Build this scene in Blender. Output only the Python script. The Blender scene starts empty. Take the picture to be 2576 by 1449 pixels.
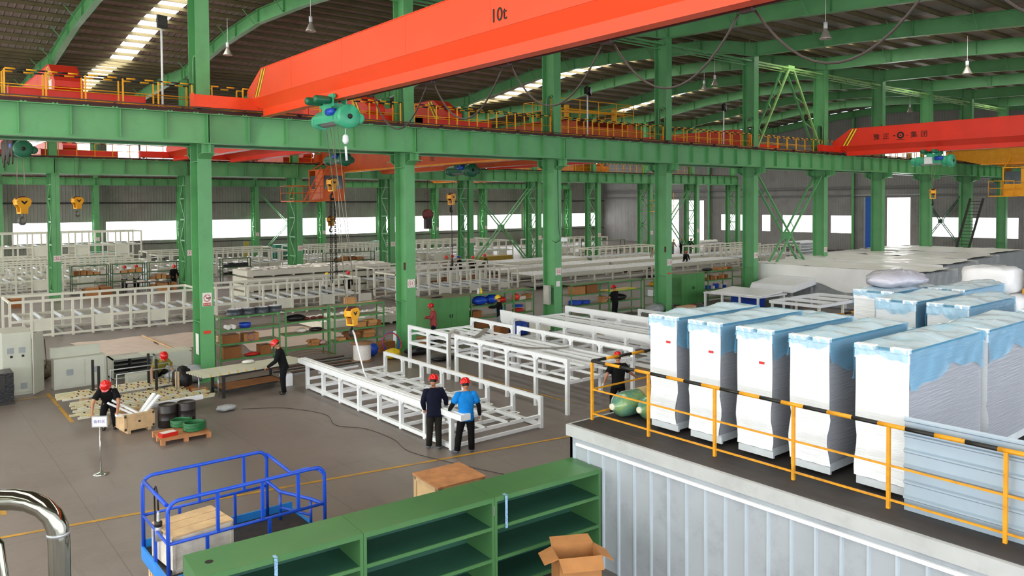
import bpy, bmesh, math, random
from mathutils import Vector, Matrix
random.seed(7)
C = bpy.context.scene.collection
SC = bpy.context.scene
R = math.radians
PI = math.pi

# ------------------------------------------------------------------ camera
cam_d = bpy.data.cameras.new('camera')
cam = bpy.data.objects.new('camera', cam_d)
C.objects.link(cam)
FPX, YAW, PIT, ROL = 1950.0, R(39.11), R(1.61), R(-0.357)
CAM = Vector((-8.2, -26.66, 5.95))
fw = Vector((math.sin(YAW) * math.cos(PIT), math.cos(YAW) * math.cos(PIT), -math.sin(PIT)))
rr = Vector((math.cos(YAW), -math.sin(YAW), 0))
uu = rr.cross(fw)
R2 = rr * math.cos(ROL) + uu * math.sin(ROL)
U2 = -rr * math.sin(ROL) + uu * math.cos(ROL)
cam.matrix_world = Matrix(((R2.x, U2.x, -fw.x, CAM.x), (R2.y, U2.y, -fw.y, CAM.y), (R2.z, U2.z, -fw.z, CAM.z), (0, 0, 0, 1)))
cam_d.sensor_fit = 'HORIZONTAL'
cam_d.sensor_width = 36.0
cam_d.lens = FPX / 2576 * 36.0
cam_d.shift_y = -(724.5 - 565.8) / 2576
cam_d.clip_start = 0.1
cam_d.clip_end = 400
SC.camera = cam
SC.view_settings.view_transform = 'Standard'
SC.view_settings.look = 'None'
SC.view_settings.gamma = 1
SC.view_settings.exposure = 0.0
SC.cycles.use_denoising = True
SC.cycles.max_bounces = 6
SC.cycles.diffuse_bounces = 4
SC.cycles.sample_clamp_indirect = 6

# ------------------------------------------------------------------ daylight
W = bpy.data.worlds.new('sky')
SC.world = W
W.use_nodes = True
W.node_tree.nodes['Background'].inputs[0].default_value = (0.86, 0.93, 1.0, 1)
W.node_tree.nodes['Background'].inputs[1].default_value = 2.0


def area(name, loc, target, sx, sy, power, col=(1, 1, 1)):
    L = bpy.data.lights.new(name, 'AREA')
    L.shape = 'RECTANGLE'
    L.size = sx
    L.size_y = sy
    L.energy = power
    L.color = col
    o = bpy.data.objects.new(name, L)
    C.objects.link(o)
    o.location = loc
    o.rotation_euler = (Vector(target) - Vector(loc)).to_track_quat('-Z', 'Y').to_euler()
    return o


area('daylight_west_opening', (-38, -2, 7.5), (0, 2, 4.5), 64, 13, 9500, (1.0, 0.98, 0.95))
area('daylight_south_windows', (-6, -46, 9), (2, -8, 0), 70, 12, 7500, (0.9, 0.95, 1.0))
area('daylight_north_windows', (34, 59.9, 3.4), (34, 20, 2), 90, 2.0, 2500, (0.95, 0.98, 1.0))
area('daylight_east_door', (80.4, 14, 3.2), (40, 8, 1), 3, 6, 700)


# ------------------------------------------------------------------ materials
def lin(h):
    if isinstance(h, (tuple, list)):
        return tuple(h[:3]) + (1,)
    h = h.lstrip('#')
    r = [int(h[i:i + 2], 16) / 255 for i in (0, 2, 4)]
    return tuple(((c + 0.055) / 1.055) ** 2.4 if c > 0.04045 else c / 12.92 for c in r) + (1,)


MATS = {}


def mat(name, col, rough=0.5, metal=0.0, vary=0.10, scale=3.0, bump=0.0, bscale=30.0, dirt=None, dscale=1.2, damt=0.5, emis=0.0, spec=0.5, coat=0.0):
    """paint-like procedural material: slight tone variation, optional dirt patches and bump"""
    if name in MATS:
        return MATS[name]
    m = bpy.data.materials.new(name)
    m.use_nodes = True
    nt = m.node_tree
    N, L = nt.nodes, nt.links
    b = N['Principled BSDF']
    b.inputs['Roughness'].default_value = rough
    b.inputs['Metallic'].default_value = metal
    b.inputs['Specular IOR Level'].default_value = spec
    if coat:
        b.inputs['Coat Weight'].default_value = coat
    c = lin(col)
    tc = N.new('ShaderNodeTexCoord')
    nz = N.new('ShaderNodeTexNoise')
    nz.inputs['Scale'].default_value = scale
    nz.inputs['Detail'].default_value = 5
    L.new(tc.outputs['Object'], nz.inputs['Vector'])
    mr = N.new('ShaderNodeMapRange')
    mr.inputs[1].default_value = 0.3
    mr.inputs[2].default_value = 0.7
    mr.inputs[3].default_value = 1 - vary
    mr.inputs[4].default_value = 1 + vary
    L.new(nz.outputs[0], mr.inputs[0])
    mx = N.new('ShaderNodeVectorMath')
    mx.operation = 'SCALE'
    mx.inputs[0].default_value = c[:3]
    L.new(mr.outputs[0], mx.inputs['Scale'])
    out = mx.outputs[0]
    if dirt:
        n2 = N.new('ShaderNodeTexNoise')
        n2.inputs['Scale'].default_value = dscale
        n2.inputs['Detail'].default_value = 8
        n2.inputs['Roughness'].default_value = 0.7
        L.new(tc.outputs['Object'], n2.inputs['Vector'])
        r2 = N.new('ShaderNodeMapRange')
        r2.inputs[1].default_value = 0.5
        r2.inputs[2].default_value = 0.72
        r2.inputs[3].default_value = 0
        r2.inputs[4].default_value = damt
        L.new(n2.outputs[0], r2.inputs[0])
        mm = N.new('ShaderNodeMix')
        mm.data_type = 'RGBA'
        L.new(r2.outputs[0], mm.inputs[0])
        L.new(out, mm.inputs[6])
        mm.inputs[7].default_value = lin(dirt)
        out = mm.outputs[2]
    L.new(out, b.inputs['Base Color'])
    if bump:
        n3 = N.new('ShaderNodeTexNoise')
        n3.inputs['Scale'].default_value = bscale
        n3.inputs['Detail'].default_value = 4
        L.new(tc.outputs['Object'], n3.inputs['Vector'])
        bp = N.new('ShaderNodeBump')
        bp.inputs['Strength'].default_value = bump
        bp.inputs['Distance'].default_value = 0.02
        L.new(n3.outputs[0], bp.inputs['Height'])
        L.new(bp.outputs[0], b.inputs['Normal'])
    if emis:
        b.inputs['Emission Color'].default_value = c
        b.inputs['Emission Strength'].default_value = emis
    MATS[name] = m
    return m


def ribbed(name, col, axis, period, depth=0.02, rough=0.5, metal=0.0, col2=None, dirt=None, damt=0.4, sharp=0.18):
    """ribbed metal sheet: bump ribs of given period across an object axis"""
    m = mat(name, col, rough, metal, 0.07, 0.7, dirt=dirt, dscale=0.5, damt=damt)
    nt = m.node_tree
    N, L = nt.nodes, nt.links
    b = N['Principled BSDF']
    tc = N.new('ShaderNodeTexCoord')
    sp = N.new('ShaderNodeSeparateXYZ')
    L.new(tc.outputs['Object'], sp.inputs[0])
    m1 = N.new('ShaderNodeMath')
    m1.operation = 'DIVIDE'
    m1.inputs[1].default_value = period
    L.new(sp.outputs[axis], m1.inputs[0])
    m2 = N.new('ShaderNodeMath')
    m2.operation = 'PINGPONG'
    m2.inputs[1].default_value = 0.5
    L.new(m1.outputs[0], m2.inputs[0])
    mr = N.new('ShaderNodeMapRange')
    mr.interpolation_type = 'SMOOTHSTEP'
    mr.inputs[1].default_value = 0.5 - sharp
    mr.inputs[2].default_value = 0.5
    L.new(m2.outputs[0], mr.inputs[0])
    bp = N.new('ShaderNodeBump')
    bp.inputs['Strength'].default_value = 1
    bp.inputs['Distance'].default_value = depth
    L.new(mr.outputs[0], bp.inputs['Height'])
    L.new(bp.outputs[0], b.inputs['Normal'])
    if col2:
        old = b.inputs['Base Color'].links[0].from_socket
        mm = N.new('ShaderNodeMix')
        mm.data_type = 'RGBA'
        ms = N.new('ShaderNodeMath')
        ms.operation = 'MULTIPLY'
        ms.inputs[1].default_value = 0.6
        L.new(mr.outputs[0], ms.inputs[0])
        L.new(ms.outputs[0], mm.inputs[0])
        L.new(old, mm.inputs[6])
        mm.inputs[7].default_value = lin(col2)
        L.new(mm.outputs[2], b.inputs['Base Color'])
    return m


def film(name, col, alpha, rough=0.18):
    """thin clear plastic film with fine creases"""
    m = mat(name, col, rough, 0, 0.12, 4.0, bump=0.9, bscale=7.0)
    b = m.node_tree.nodes['Principled BSDF']
    b.inputs['Alpha'].default_value = alpha
    b.inputs['Transmission Weight'].default_value = 0.0
    return m


# ------------------------------------------------------------------ mesh builder
class MB:
    def __init__(s):
        s.v, s.f, s.m, s.sm = [], [], [], []

    def add(s, vs, fs, mi=0, smooth=False):
        o = len(s.v)
        s.v += [tuple(p) for p in vs]
        for f in fs:
            s.f.append(tuple(i + o for i in f))
            s.m.append(mi)
            s.sm.append(smooth)
        return s

    def box(s, x0, x1, y0, y1, z0, z1, mi=0):
        vs = [(x, y, z) for z in (z0, z1) for y in (y0, y1) for x in (x0, x1)]
        return s.add(vs, [(0, 2, 3, 1), (4, 5, 7, 6), (0, 1, 5, 4), (2, 6, 7, 3), (0, 4, 6, 2), (1, 3, 7, 5)], mi)

    def cbox(s, c, d, mi=0, rot=None):
        hx, hy, hz = d[0] / 2, d[1] / 2, d[2] / 2
        vs = [Vector((x, y, z)) for z in (-hz, hz) for y in (-hy, hy) for x in (-hx, hx)]
        if rot is not None:
            vs = [rot @ v for v in vs]
        vs = [v + Vector(c) for v in vs]
        return s.add(vs, [(0, 2, 3, 1), (4, 5, 7, 6), (0, 1, 5, 4), (2, 6, 7, 3), (0, 4, 6, 2), (1, 3, 7, 5)], mi)

    def bar(s, p, q, w, h=None, mi=0, up=(0, 0, 1)):
        """rectangular bar from p to q, w across, h along 'up'"""
        h = w if h is None else h
        p, q = Vector(p), Vector(q)
        d = (q - p)
        if d.length < 1e-6:
            return s
        d.normalize()
        u = Vector(up)
        if abs(d.dot(u)) > 0.98:
            u = Vector((1, 0, 0)) if abs(d.x) < 0.9 else Vector((0, 1, 0))
        a = d.cross(u).normalized()
        b = a.cross(d).normalized()
        vs = []
        for c in (p, q):
            for (i, j) in ((-1, -1), (1, -1), (1, 1), (-1, 1)):
                vs.append(c + a * (i * w / 2) + b * (j * h / 2))
        return s.add(vs, [(0, 1, 2, 3), (7, 6, 5, 4), (0, 4, 5, 1), (1, 5, 6, 2), (2, 6, 7, 3), (3, 7, 4, 0)], mi)

    def tube(s, pts, r, n=8, mi=0, caps=True, smooth=True):
        """round tube along a polyline; r may be a number or a list"""
        pts = [Vector(p) for p in pts]
        k = len(pts)
        rs = r if isinstance(r, (list, tuple)) else [r] * k
        o = len(s.v)
        prev = None
        for i, p in enumerate(pts):
            if i == 0:
                d = pts[1] - p
            elif i == k - 1:
                d = p - pts[i - 1]
            else:
                d = (pts[i + 1] - p).normalized() + (p - pts[i - 1]).normalized()
            if d.length < 1e-9:
                d = Vector((0, 0, 1))
            d.normalize()
            if prev is None:
                u = Vector((0, 0, 1)) if abs(d.z) < 0.9 else Vector((1, 0, 0))
                a = d.cross(u).normalized()
            else:
                a = (prev - d * prev.dot(d))
                if a.length < 1e-6:
                    a = d.orthogonal()
                a.normalize()
            prev = a
            b = d.cross(a)
            for j in range(n):
                t = 2 * PI * j / n
                s.v.append(tuple(p + (a * math.cos(t) + b * math.sin(t)) * rs[i]))
        for i in range(k - 1):
            for j in range(n):
                j2 = (j + 1) % n
                s.f.append((o + i * n + j, o + i * n + j2, o + (i + 1) * n + j2, o + (i + 1) * n + j))
                s.m.append(mi)
                s.sm.append(smooth)
        if caps:
            s.f.append(tuple(o + j for j in reversed(range(n))))
            s.f.append(tuple(o + (k - 1) * n + j for j in range(n)))
            s.m += [mi, mi]
            s.sm += [False, False]
        return s

    def cyl(s, p, q, r, n=16, mi=0, r2=None):
        return s.tube([p, q], [r, r if r2 is None else r2], n, mi)

    def lathe(s, prof, c=(0, 0, 0), n=20, mi=0, smooth=True, axis='z'):
        o = len(s.v)
        for (r, z) in prof:
            for j in range(n):
                t = 2 * PI * j / n
                if axis == 'z':
                    p = (c[0] + r * math.cos(t), c[1] + r * math.sin(t), c[2] + z)
                elif axis == 'x':
                    p = (c[0] + z, c[1] + r * math.cos(t), c[2] + r * math.sin(t))
                else:
                    p = (c[0] + r * math.sin(t), c[1] + z, c[2] + r * math.cos(t))
                s.v.append(p)
        k = len(prof)
        for i in range(k - 1):
            for j in range(n):
                j2 = (j + 1) % n
                s.f.append((o + i * n + j, o + i * n + j2, o + (i + 1) * n + j2, o + (i + 1) * n + j))
                s.m.append(mi)
                s.sm.append(smooth)
        s.f.append(tuple(o + j for j in reversed(range(n))))
        s.f.append(tuple(o + (k - 1) * n + j for j in range(n)))
        s.m += [mi, mi]
        s.sm += [False, False]
        return s

    def prism(s, poly, axis, a, b, mi=0):
        """polygon (2-D points) extruded along axis between a and b; 2-D coords are the other two axes in xyz order"""
        def P(u, v, w):
            return {'x': (w, u, v), 'y': (u, w, v), 'z': (u, v, w)}[axis]
        n = len(poly)
        vs = [P(u, v, a) for u, v in poly] + [P(u, v, b) for u, v in poly]
        fs = [tuple(reversed(range(n))), tuple(range(n, 2 * n))]
        for i in range(n):
            j = (i + 1) % n
            fs.append((i, j, n + j, n + i))
        return s.add(vs, fs, mi)

    def ball(s, c, r, n=10, mi=0):
        rx, ry, rz = r if isinstance(r, (tuple, list)) else (r, r, r)
        o = len(s.v)
        k = n // 2 + 1
        for i in range(k + 1):
            a = PI * i / k
            for j in range(n):
                t = 2 * PI * j / n
                s.v.append((c[0] + rx * math.sin(a) * math.cos(t), c[1] + ry * math.sin(a) * math.sin(t), c[2] + rz * math.cos(a)))
        for i in range(k):
            for j in range(n):
                j2 = (j + 1) % n
                s.f.append((o + i * n + j, o + (i + 1) * n + j, o + (i + 1) * n + j2, o + i * n + j2))
                s.m.append(mi)
                s.sm.append(True)
        return s

    def xf(s, M):
        s.v = [tuple(M @ Vector(p)) for p in s.v]
        return s

    def build(s, name, mats, parent=None, off=None):
        me = bpy.data.meshes.new(name)
        vs = s.v
        if off is None and parent is not None:
            off = OFF.get(parent.name)
        if off is not None:
            vs = [(p[0] - off[0], p[1] - off[1], p[2] - off[2]) for p in vs]
        me.from_pydata(vs, [], s.f)
        if not isinstance(mats, (list, tuple)):
            mats = [mats]
        for m in mats:
            me.materials.append(m)
        me.polygons.foreach_set('material_index', s.m)
        me.polygons.foreach_set('use_smooth', s.sm)
        bm = bmesh.new()
        bm.from_mesh(me)
        bmesh.ops.recalc_face_normals(bm, faces=bm.faces)
        bm.to_mesh(me)
        bm.free()
        me.update()
        o = bpy.data.objects.new(name, me)
        C.objects.link(o)
        if parent is not None:
            o.parent = parent
            if parent.name in OFF:
                OFF[o.name] = OFF[parent.name]
        return o


OFF = {}      # world offset of things whose parts are written in world coordinates


def tag(o, label, cat, group=None, kind=None):
    if label:
        o['label'] = label
    if cat:
        o['category'] = cat
    if group:
        o['group'] = group
    if kind:
        o['kind'] = kind
    return o


def thing(name, label, cat, loc=(0, 0, 0), rz=0, group=None, world=False):
    o = bpy.data.objects.new(name, None)
    o.empty_display_size = 0.2
    C.objects.link(o)
    o.location = loc
    o.rotation_euler = (0, 0, rz)
    tag(o, label, cat, group)
    if world:
        OFF[o.name] = tuple(loc)
    return o


def solo(name, mb, mats, label, cat, group=None, kind=None, loc=None, rz=0):
    """a thing that is one mesh; if loc is given the mesh is local to it"""
    o = mb.build(name, mats)
    if loc is not None:
        o.location = loc
        o.rotation_euler = (0, 0, rz)
    return tag(o, label, cat, group, kind)


def struct(name, mb, mats):
    o = mb.build(name, mats)
    o['kind'] = 'structure'
    return o


def dup(root, loc=None, rz=None, label=None, group=None):
    def cp(o, parent):
        c = o.copy()
        C.objects.link(c)
        c.parent = parent
        for ch in o.children:
            cp(ch, c)
        return c
    r = cp(root, None)
    if loc is not None:
        r.location = loc
    if rz is not None:
        r.rotation_euler = (0, 0, rz)
    if label:
        r['label'] = label
    if group:
        r['group'] = group
    return r


def text_mesh(name, txt, size, m, parent, M, depth=0.004, align='CENTER', world=None):
    cu = bpy.data.curves.new(name, 'FONT')
    cu.body = txt
    cu.size = size
    cu.extrude = depth
    cu.align_x = align
    cu.align_y = 'CENTER'
    cu.resolution_u = 3
    t = bpy.data.objects.new(name, cu)
    C.objects.link(t)
    dg = bpy.context.evaluated_depsgraph_get()
    me = bpy.data.meshes.new_from_object(t.evaluated_get(dg))
    bpy.data.objects.remove(t)
    me.transform(M)
    if parent is not None and parent.name in OFF:
        me.transform(Matrix.Translation(-Vector(OFF[parent.name])))
    me.materials.clear()
    me.materials.append(m)
    o = bpy.data.objects.new(name, me)
    C.objects.link(o)
    o.parent = parent
    return o


def face_M(org, xdir, zdir):
    """matrix placing text (local x right, y up) at org, x along xdir, y along zdir"""
    x = Vector(xdir).normalized()
    y = Vector(zdir).normalized()
    n = x.cross(y)
    return Matrix(((x.x, y.x, n.x, org[0]), (x.y, y.y, n.y, org[1]), (x.z, y.z, n.z, org[2]), (0, 0, 0, 1)))


# palette ------------------------------------------------------------
GREEN = mat('green_steel_paint', '#62A568', 0.42, vary=0.10, scale=0.8, dirt='#3E6B48', dscale=0.9, damt=0.35)
GREEN2 = mat('green_cabinet_paint', '#4C8A4A', 0.45, vary=0.08, scale=2.0)
ORANGE = mat('orange_red_crane_paint', '#FB4E22', 0.38, vary=0.05, scale=0.6)
RED = mat('red_crane_paint', '#E03018', 0.4, vary=0.08, scale=0.7)
DORANGE = mat('dark_orange_crane_paint', '#C9521A', 0.45, vary=0.12, scale=0.9, dirt='#7A3312', damt=0.4)
YELLOW = mat('yellow_safety_paint', '#F2AA14', 0.42, vary=0.08, scale=2.0)
BLACK = mat('black_paint', '#17150F', 0.5, vary=0.2)
RUST = mat('rusty_rail_steel', '#4A2620', 0.6, vary=0.2, scale=4)
WHITE = mat('white_powder_coat', '#F3F4F5', 0.4, vary=0.03, scale=2)
CREAM = mat('cream_machine_frame_paint', '#E2DFCE', 0.45, vary=0.05, scale=2)
STEELG = mat('galvanised_steel', '#A9ABAC', 0.35, metal=0.6, vary=0.12, scale=5)
DARKST = mat('dark_steel', '#35322F', 0.5, metal=0.3, vary=0.2)
PURL = mat('roof_purlin_paint', '#6F6545', 0.6, vary=0.12, scale=1.5)
CARD = mat('corrugated_cardboard', '#B27A46', 0.85, vary=0.12, scale=4)
CARD_IN = mat('cardboard_inside', '#8B5A30', 0.9, vary=0.12, scale=4)
WOOD = mat('pale_crate_wood', '#CFAE82', 0.75, vary=0.18, scale=6, dirt='#7D5B3A', dscale=3, damt=0.5)
BLUE = mat('blue_paint', '#1B4CC0', 0.35, vary=0.08)
# ================================================================== BUILDING
XA, XB_ = -38.0, 81.5          # extent along the rows
BAYA = list(range(0, 11))      # frame numbers along X, 8 m apart
PROF = [(-31, 12.75), (-22, 13.35), (-14, 13.85), (-9, 14.2), (-6, 14.4), (0.2, 14.6), (1.8, 15.0), (4, 15.35), (10, 15.75), (15.5, 15.95),
        (21, 15.65), (26, 15.05), (29.4, 14.6), (33, 14.7), (39, 14.45), (45, 14.1), (51, 13.75), (56, 13.45), (60.3, 13.2)]
RD = 0.75


def zprof(y, add=0.0):
    for (a, b) in zip(PROF[:-1], PROF[1:]):
        if a[0] <= y <= b[0]:
            t = (y - a[0]) / (b[0] - a[0])
            return a[1] + t * (b[1] - a[1]) + add
    return (PROF[0][1] if y < PROF[0][0] else PROF[-1][1]) + add


# floor --------------------------------------------------------------
def floor_mat():
    m = mat('worn_concrete_floor', '#7B706A', 0.42, vary=0.10, scale=0.35, dirt='#59483E', dscale=0.22, damt=0.6, bump=0.15, bscale=9)
    nt = m.node_tree
    N, L = nt.nodes, nt.links
    b = N['Principled BSDF']
    old = b.inputs['Base Color'].links[0].from_socket
    tc = N.new('ShaderNodeTexCoord')
    # streaks of tyre marks
    mp = N.new('ShaderNodeMapping')
    mp.inputs['Scale'].default_value = (1.6, 0.18, 1)
    mp.inputs['Rotation'].default_value = (0, 0, 0.5)
    L.new(tc.outputs['Object'], mp.inputs[0])
    n = N.new('ShaderNodeTexNoise')
    n.inputs['Scale'].default_value = 1.5
    n.inputs['Detail'].default_value = 9
    n.inputs['Roughness'].default_value = 0.72
    L.new(mp.outputs[0], n.inputs['Vector'])
    mr = N.new('ShaderNodeMapRange')
    mr.inputs[1].default_value = 0.56
    mr.inputs[2].default_value = 0.74
    mr.inputs[4].default_value = 0.45
    L.new(n.outputs[0], mr.inputs[0])
    mm = N.new('ShaderNodeMix')
    mm.data_type = 'RGBA'
    L.new(mr.outputs[0], mm.inputs[0])
    L.new(old, mm.inputs[6])
    mm.inputs[7].default_value = lin('#4A423C')
    # slab joints every 4 m
    sp = N.new('ShaderNodeSeparateXYZ')
    L.new(tc.outputs['Object'], sp.inputs[0])
    js = []
    for ax, per, ph in ((0, 4.0, 1.2), (1, 5.0, 0.6)):
        a = N.new('ShaderNodeMath'); a.operation = 'ADD'; a.inputs[1].default_value = ph
        L.new(sp.outputs[ax], a.inputs[0])
        p = N.new('ShaderNodeMath'); p.operation = 'PINGPONG'; p.inputs[1].default_value = per / 2
        L.new(a.outputs[0], p.inputs[0])
        lt = N.new('ShaderNodeMath'); lt.operation = 'LESS_THAN'; lt.inputs[1].default_value = 0.008
        L.new(p.outputs[0], lt.inputs[0])
        js.append(lt)
    mxx = N.new('ShaderNodeMath'); mxx.operation = 'MAXIMUM'
    L.new(js[0].outputs[0], mxx.inputs[0]); L.new(js[1].outputs[0], mxx.inputs[1])
    sc = N.new('ShaderNodeMath'); sc.operation = 'MULTIPLY'; sc.inputs[1].default_value = 0.45
    L.new(mxx.outputs[0], sc.inputs[0])
    m3 = N.new('ShaderNodeMix'); m3.data_type = 'RGBA'
    L.new(sc.outputs[0], m3.inputs[0]); L.new(mm.outputs[2], m3.inputs[6]); m3.inputs[7].default_value = lin('#38312C')
    L.new(m3.outputs[2], b.inputs['Base Color'])
    return m


fm = MB()
fm.add([(XA - 14, -48, 0), (XB_ + 10, -48, 0), (XB_ + 10, 70, 0), (XA - 14, 70, 0)], [(0, 1, 2, 3)])
fm.add([(XA - 14, -48, -0.3), (XB_ + 10, -48, -0.3), (XB_ + 10, 70, -0.3), (XA - 14, 70, -0.3)], [(3, 2, 1, 0)])
struct('floor', fm, floor_mat())

# roof sheet with translucent strips and added fill strips ----------------------------------
ROOFM = ribbed('roof_sheet_underside', '#968D86', 0, 0.38, 0.03, 0.55)
SKYL = mat('skylight_and_fill_glow', '#FFFDF4', 0.5, vary=0.02, emis=10)
yy = [-31, -22, -14, -9, -6, 0.2, 1.8, 4, 10, 15.5, 21, 26, 29.4, 33, 39, 45, 51, 56, 60.8]
STRIPS = [(-33, -31), (-25, -23), (-17, -15), (-9, -7), (3.6, 4.9), (19.4, 20.6), (35.4, 36.9), (51.4, 52.9), (67.4, 68.9)]  # the wide westmost strips are unseen, added for more light from above
xs = [XA] + [v for s_ in STRIPS for v in s_] + [XB_]
rb = MB()
sk = MB()
for i in range(len(xs) - 1):
    strip = (i % 2 == 1)
    for a, b in zip(yy[:-1], yy[1:]):
        lit = strip and (6 < a < 56 or -14 <= a < -5 or (a < -5 and xs[i] < 10))
        if strip and i == 11 and not (15 < a < 29):
            lit = False
        q = [(xs[i], a, zprof(a, RD + 0.24)), (xs[i + 1], a, zprof(a, RD + 0.24)), (xs[i + 1], b, zprof(b, RD + 0.24)), (xs[i], b, zprof(b, RD + 0.24))]
        q2 = [(p[0], p[1], p[2] + 0.06) for p in q]
        (sk if lit else rb).add(q + q2, [(0, 1, 2, 3), (7, 6, 5, 4), (0, 4, 5, 1), (1, 5, 6, 2), (2, 6, 7, 3), (3, 7, 4, 0)])
ceil = struct('ceiling', rb, ROOFM)
sk.build('skylight_and_fill_strip', SKYL, ceil)

# purlins -------------------------------------------------------------
L_ = XB_ - XA
pm = MB()
pm.box(0, L_, -0.035, 0.035, 0, 0.2)
pm.box(0, L_, -0.035, 0.05, 0.19, 0.205)
pm.box(0, L_, -0.05, 0.035, 0, 0.015)
y = -30.3
first = None
while y < 60.4:
    z = zprof(y, RD + 0.02)
    lab = 'olive roof purlin running the length of the hall under the roof sheet'
    if first is None:
        first = solo('roof_purlin', pm, PURL, lab, 'purlin', 'purlins under the roof sheet', loc=(XA, y, z))
    else:
        o = first.copy(); C.objects.link(o); o.location = (XA, y, z)
    y += 1.42

# walls -----------------------------------------------------------------
WALLM = ribbed('wall_cladding_grey', '#8E8A84', 0, 0.30, 0.025, 0.6, dirt='#5F5750', damt=0.45)
WALLF = ribbed('wall_cladding_grey_end', '#8D8A88', 1, 0.30, 0.025, 0.6, dirt='#5F5750', damt=0.45)
PANE = mat('bright_frosted_pane', '#FFFFFF', 0.4, vary=0.0, emis=3.2)
MULL = mat('grey_mullion', '#9AA0A0', 0.5)


def wall_with_holes(name, axis, c, a0, a1, z0, ztop, holes, m, th=0.15):
    """wall in plane axis=c; holes: (u0,u1,z0,z1) axis-aligned; built from strips"""
    us = sorted(set([a0, a1] + [h for H_ in holes for h in H_[:2]]))
    mb = MB()
    for u0, u1 in zip(us[:-1], us[1:]):
        if u1 - u0 < 1e-4:
            continue
        um = (u0 + u1) / 2
        hs = sorted([(h[2], h[3]) for h in holes if h[0] < um < h[1]])
        z = z0
        tops = ztop if callable(ztop) else (lambda _u: ztop)
        for (h0, h1) in hs + [(None, None)]:
            ze = h0 if h0 is not None else None
            if ze is None:
                poly = [(u0, z), (u1, z), (u1, tops(u1)), (u0, tops(u0))]
            else:
                poly = [(u0, z), (u1, z), (u1, ze), (u0, ze)]
            if not (ze is not None and ze - z < 1e-3):
                mb.prism(poly, 'y' if axis == 'y' else 'x', c, c + th)
            if ze is None:
                break
            z = h1
    return struct(name, mb, m)


# north (back) wall behind row C : window band and clerestory
NW = 60.4
holesN = []
for k in range(-5, 10):
    x0 = 8 * k + 0.95 + 0.5
    if x0 + 7 > XB_ - 1:
        continue
    holesN.append((x0, x0 + 6.9, 2.3, 4.3))
    holesN.append((x0 + 0.2, x0 + 3.2, 10.3, 12.6))
    holesN.append((x0 + 3.4, x0 + 6.7, 10.3, 12.6))
wall_with_holes('wall_back', 'y', NW, XA, XB_, 0, 14.1, holesN, WALLM)
wn = 1
for h in holesN:
    w = MB()
    w.box(h[0], h[1], NW + 0.06, NW + 0.09, h[2], h[3])
    o = struct('window_%d' % wn, w, PANE)
    f = MB()
    zc = (h[2] + h[3]) / 2
    f.box(h[0], h[1], NW + 0.0, NW + 0.05, zc - 0.012, zc + 0.012)
    if h[2] > 8:
        for t in (0.33, 0.66):
            xx = h[0] + (h[1] - h[0]) * t
            f.box(xx - 0.012, xx + 0.012, NW, NW + 0.05, h[2], h[3])
    f.build('window_bar', MULL, o)
    wn += 1

# east (far) end wall
EW = XB_
holesE = [(24.5, 28.6, 2.1, 4.2), (19.3, 22.1, 2.1, 4.2), (2.0, 6.6, 2.0, 4.1), (7.6, 10.6, 2.0, 4.1), (-5.5, -0.5, 2.0, 4.1),
          (12.7, 15.3, 0, 6.3), (40.9, 41.6, 0.4, 6.15), (42.6, 44.1, 0.2, 6.15), (45.3, 47.3, 0, 6.3),
          (30.4, 31.6, 2.1, 4.2), (34.0, 38.0, 2.1, 4.2), (13.2, 16.0, 10.1, 11.5), (9.0, 12.6, 10.1, 11.5), (4.6, 8.3, 10.1, 11.5), (0.6, 4.0, 10.1, 11.5), (-4, -0.2, 10.1, 11.5)]
wall_with_holes('wall_far', 'x', EW, -31, 60.5, 0, lambda u: zprof(u, 0.95), holesE, WALLF)
for h in holesE:
    w = MB()
    w.box(EW + 0.06, EW + 0.09, h[0], h[1], h[2], h[3])
    if h[2] < 1:
        o = struct('door_%d' % (holesE.index(h) - 4), w, PANE)
    else:
        o = struct('window_%d' % wn, w, PANE)
        f = MB()
        f.box(EW, EW + 0.05, h[0], h[1], (h[2] + h[3]) / 2 - 0.015, (h[2] + h[3]) / 2 + 0.015)
        f.build('window_bar', MULL, o)
        wn += 1
BLUED = mat('blue_sliding_door_paint', '#1E5BB8', 0.45, vary=0.06)
b = MB()
b.box(EW - 0.14, EW - 0.06, 16.55, 17.75, 0.05, 6.4)
o = struct('door_9', b, BLUED)
f = MB()
f.box(EW - 0.2, EW - 0.1, 11.2, 19.2, 6.55, 6.7)
f.box(EW - 0.16, EW - 0.06, 17.75, 17.9, 0.05, 6.4)
f.build('door_rail', STEELG, o)
# girts (dark horizontal rails) on walls
g = MB()
g.box(XA, XB_, NW - 0.14, NW, 6.15, 6.3)
g.box(XA, XB_, NW - 0.10, NW, 1.9, 1.98)
struct('trim_1', g, DARKST)
g = MB()
g.box(EW - 0.12, EW, 16, 60, 6.5, 6.7)
g.box(EW - 0.12, EW, -31, 12, 6.5, 6.7)
g.box(EW - 0.25, EW, -31, 60, 7.4, 7.7)
struct('trim_2', g, mat('grey_girt_paint', '#6D6A6C', 0.5))
# wind posts on end wall
for i, yv in enumerate((-12, -5.2, 7.2, 11.2, 19.0, 23.3, 33.0, 39.6, 48.3)):
    g = MB()
    g.box(EW - 0.45, EW - 0.43, yv, yv + 0.3, 0, zprof(yv, 0.5)); g.box(EW - 0.43, EW - 0.02, yv + 0.14, yv + 0.16, 0, zprof(yv, 0.5))
    struct('trim_%d' % (3 + i), g, GREEN)

# south (camera side) wall high part, for light balance when seen from elsewhere
struct('wall_front', MB().box(XA, XB_, -31.2, -31.0, 10.5, 13.6), WALLM)


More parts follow.
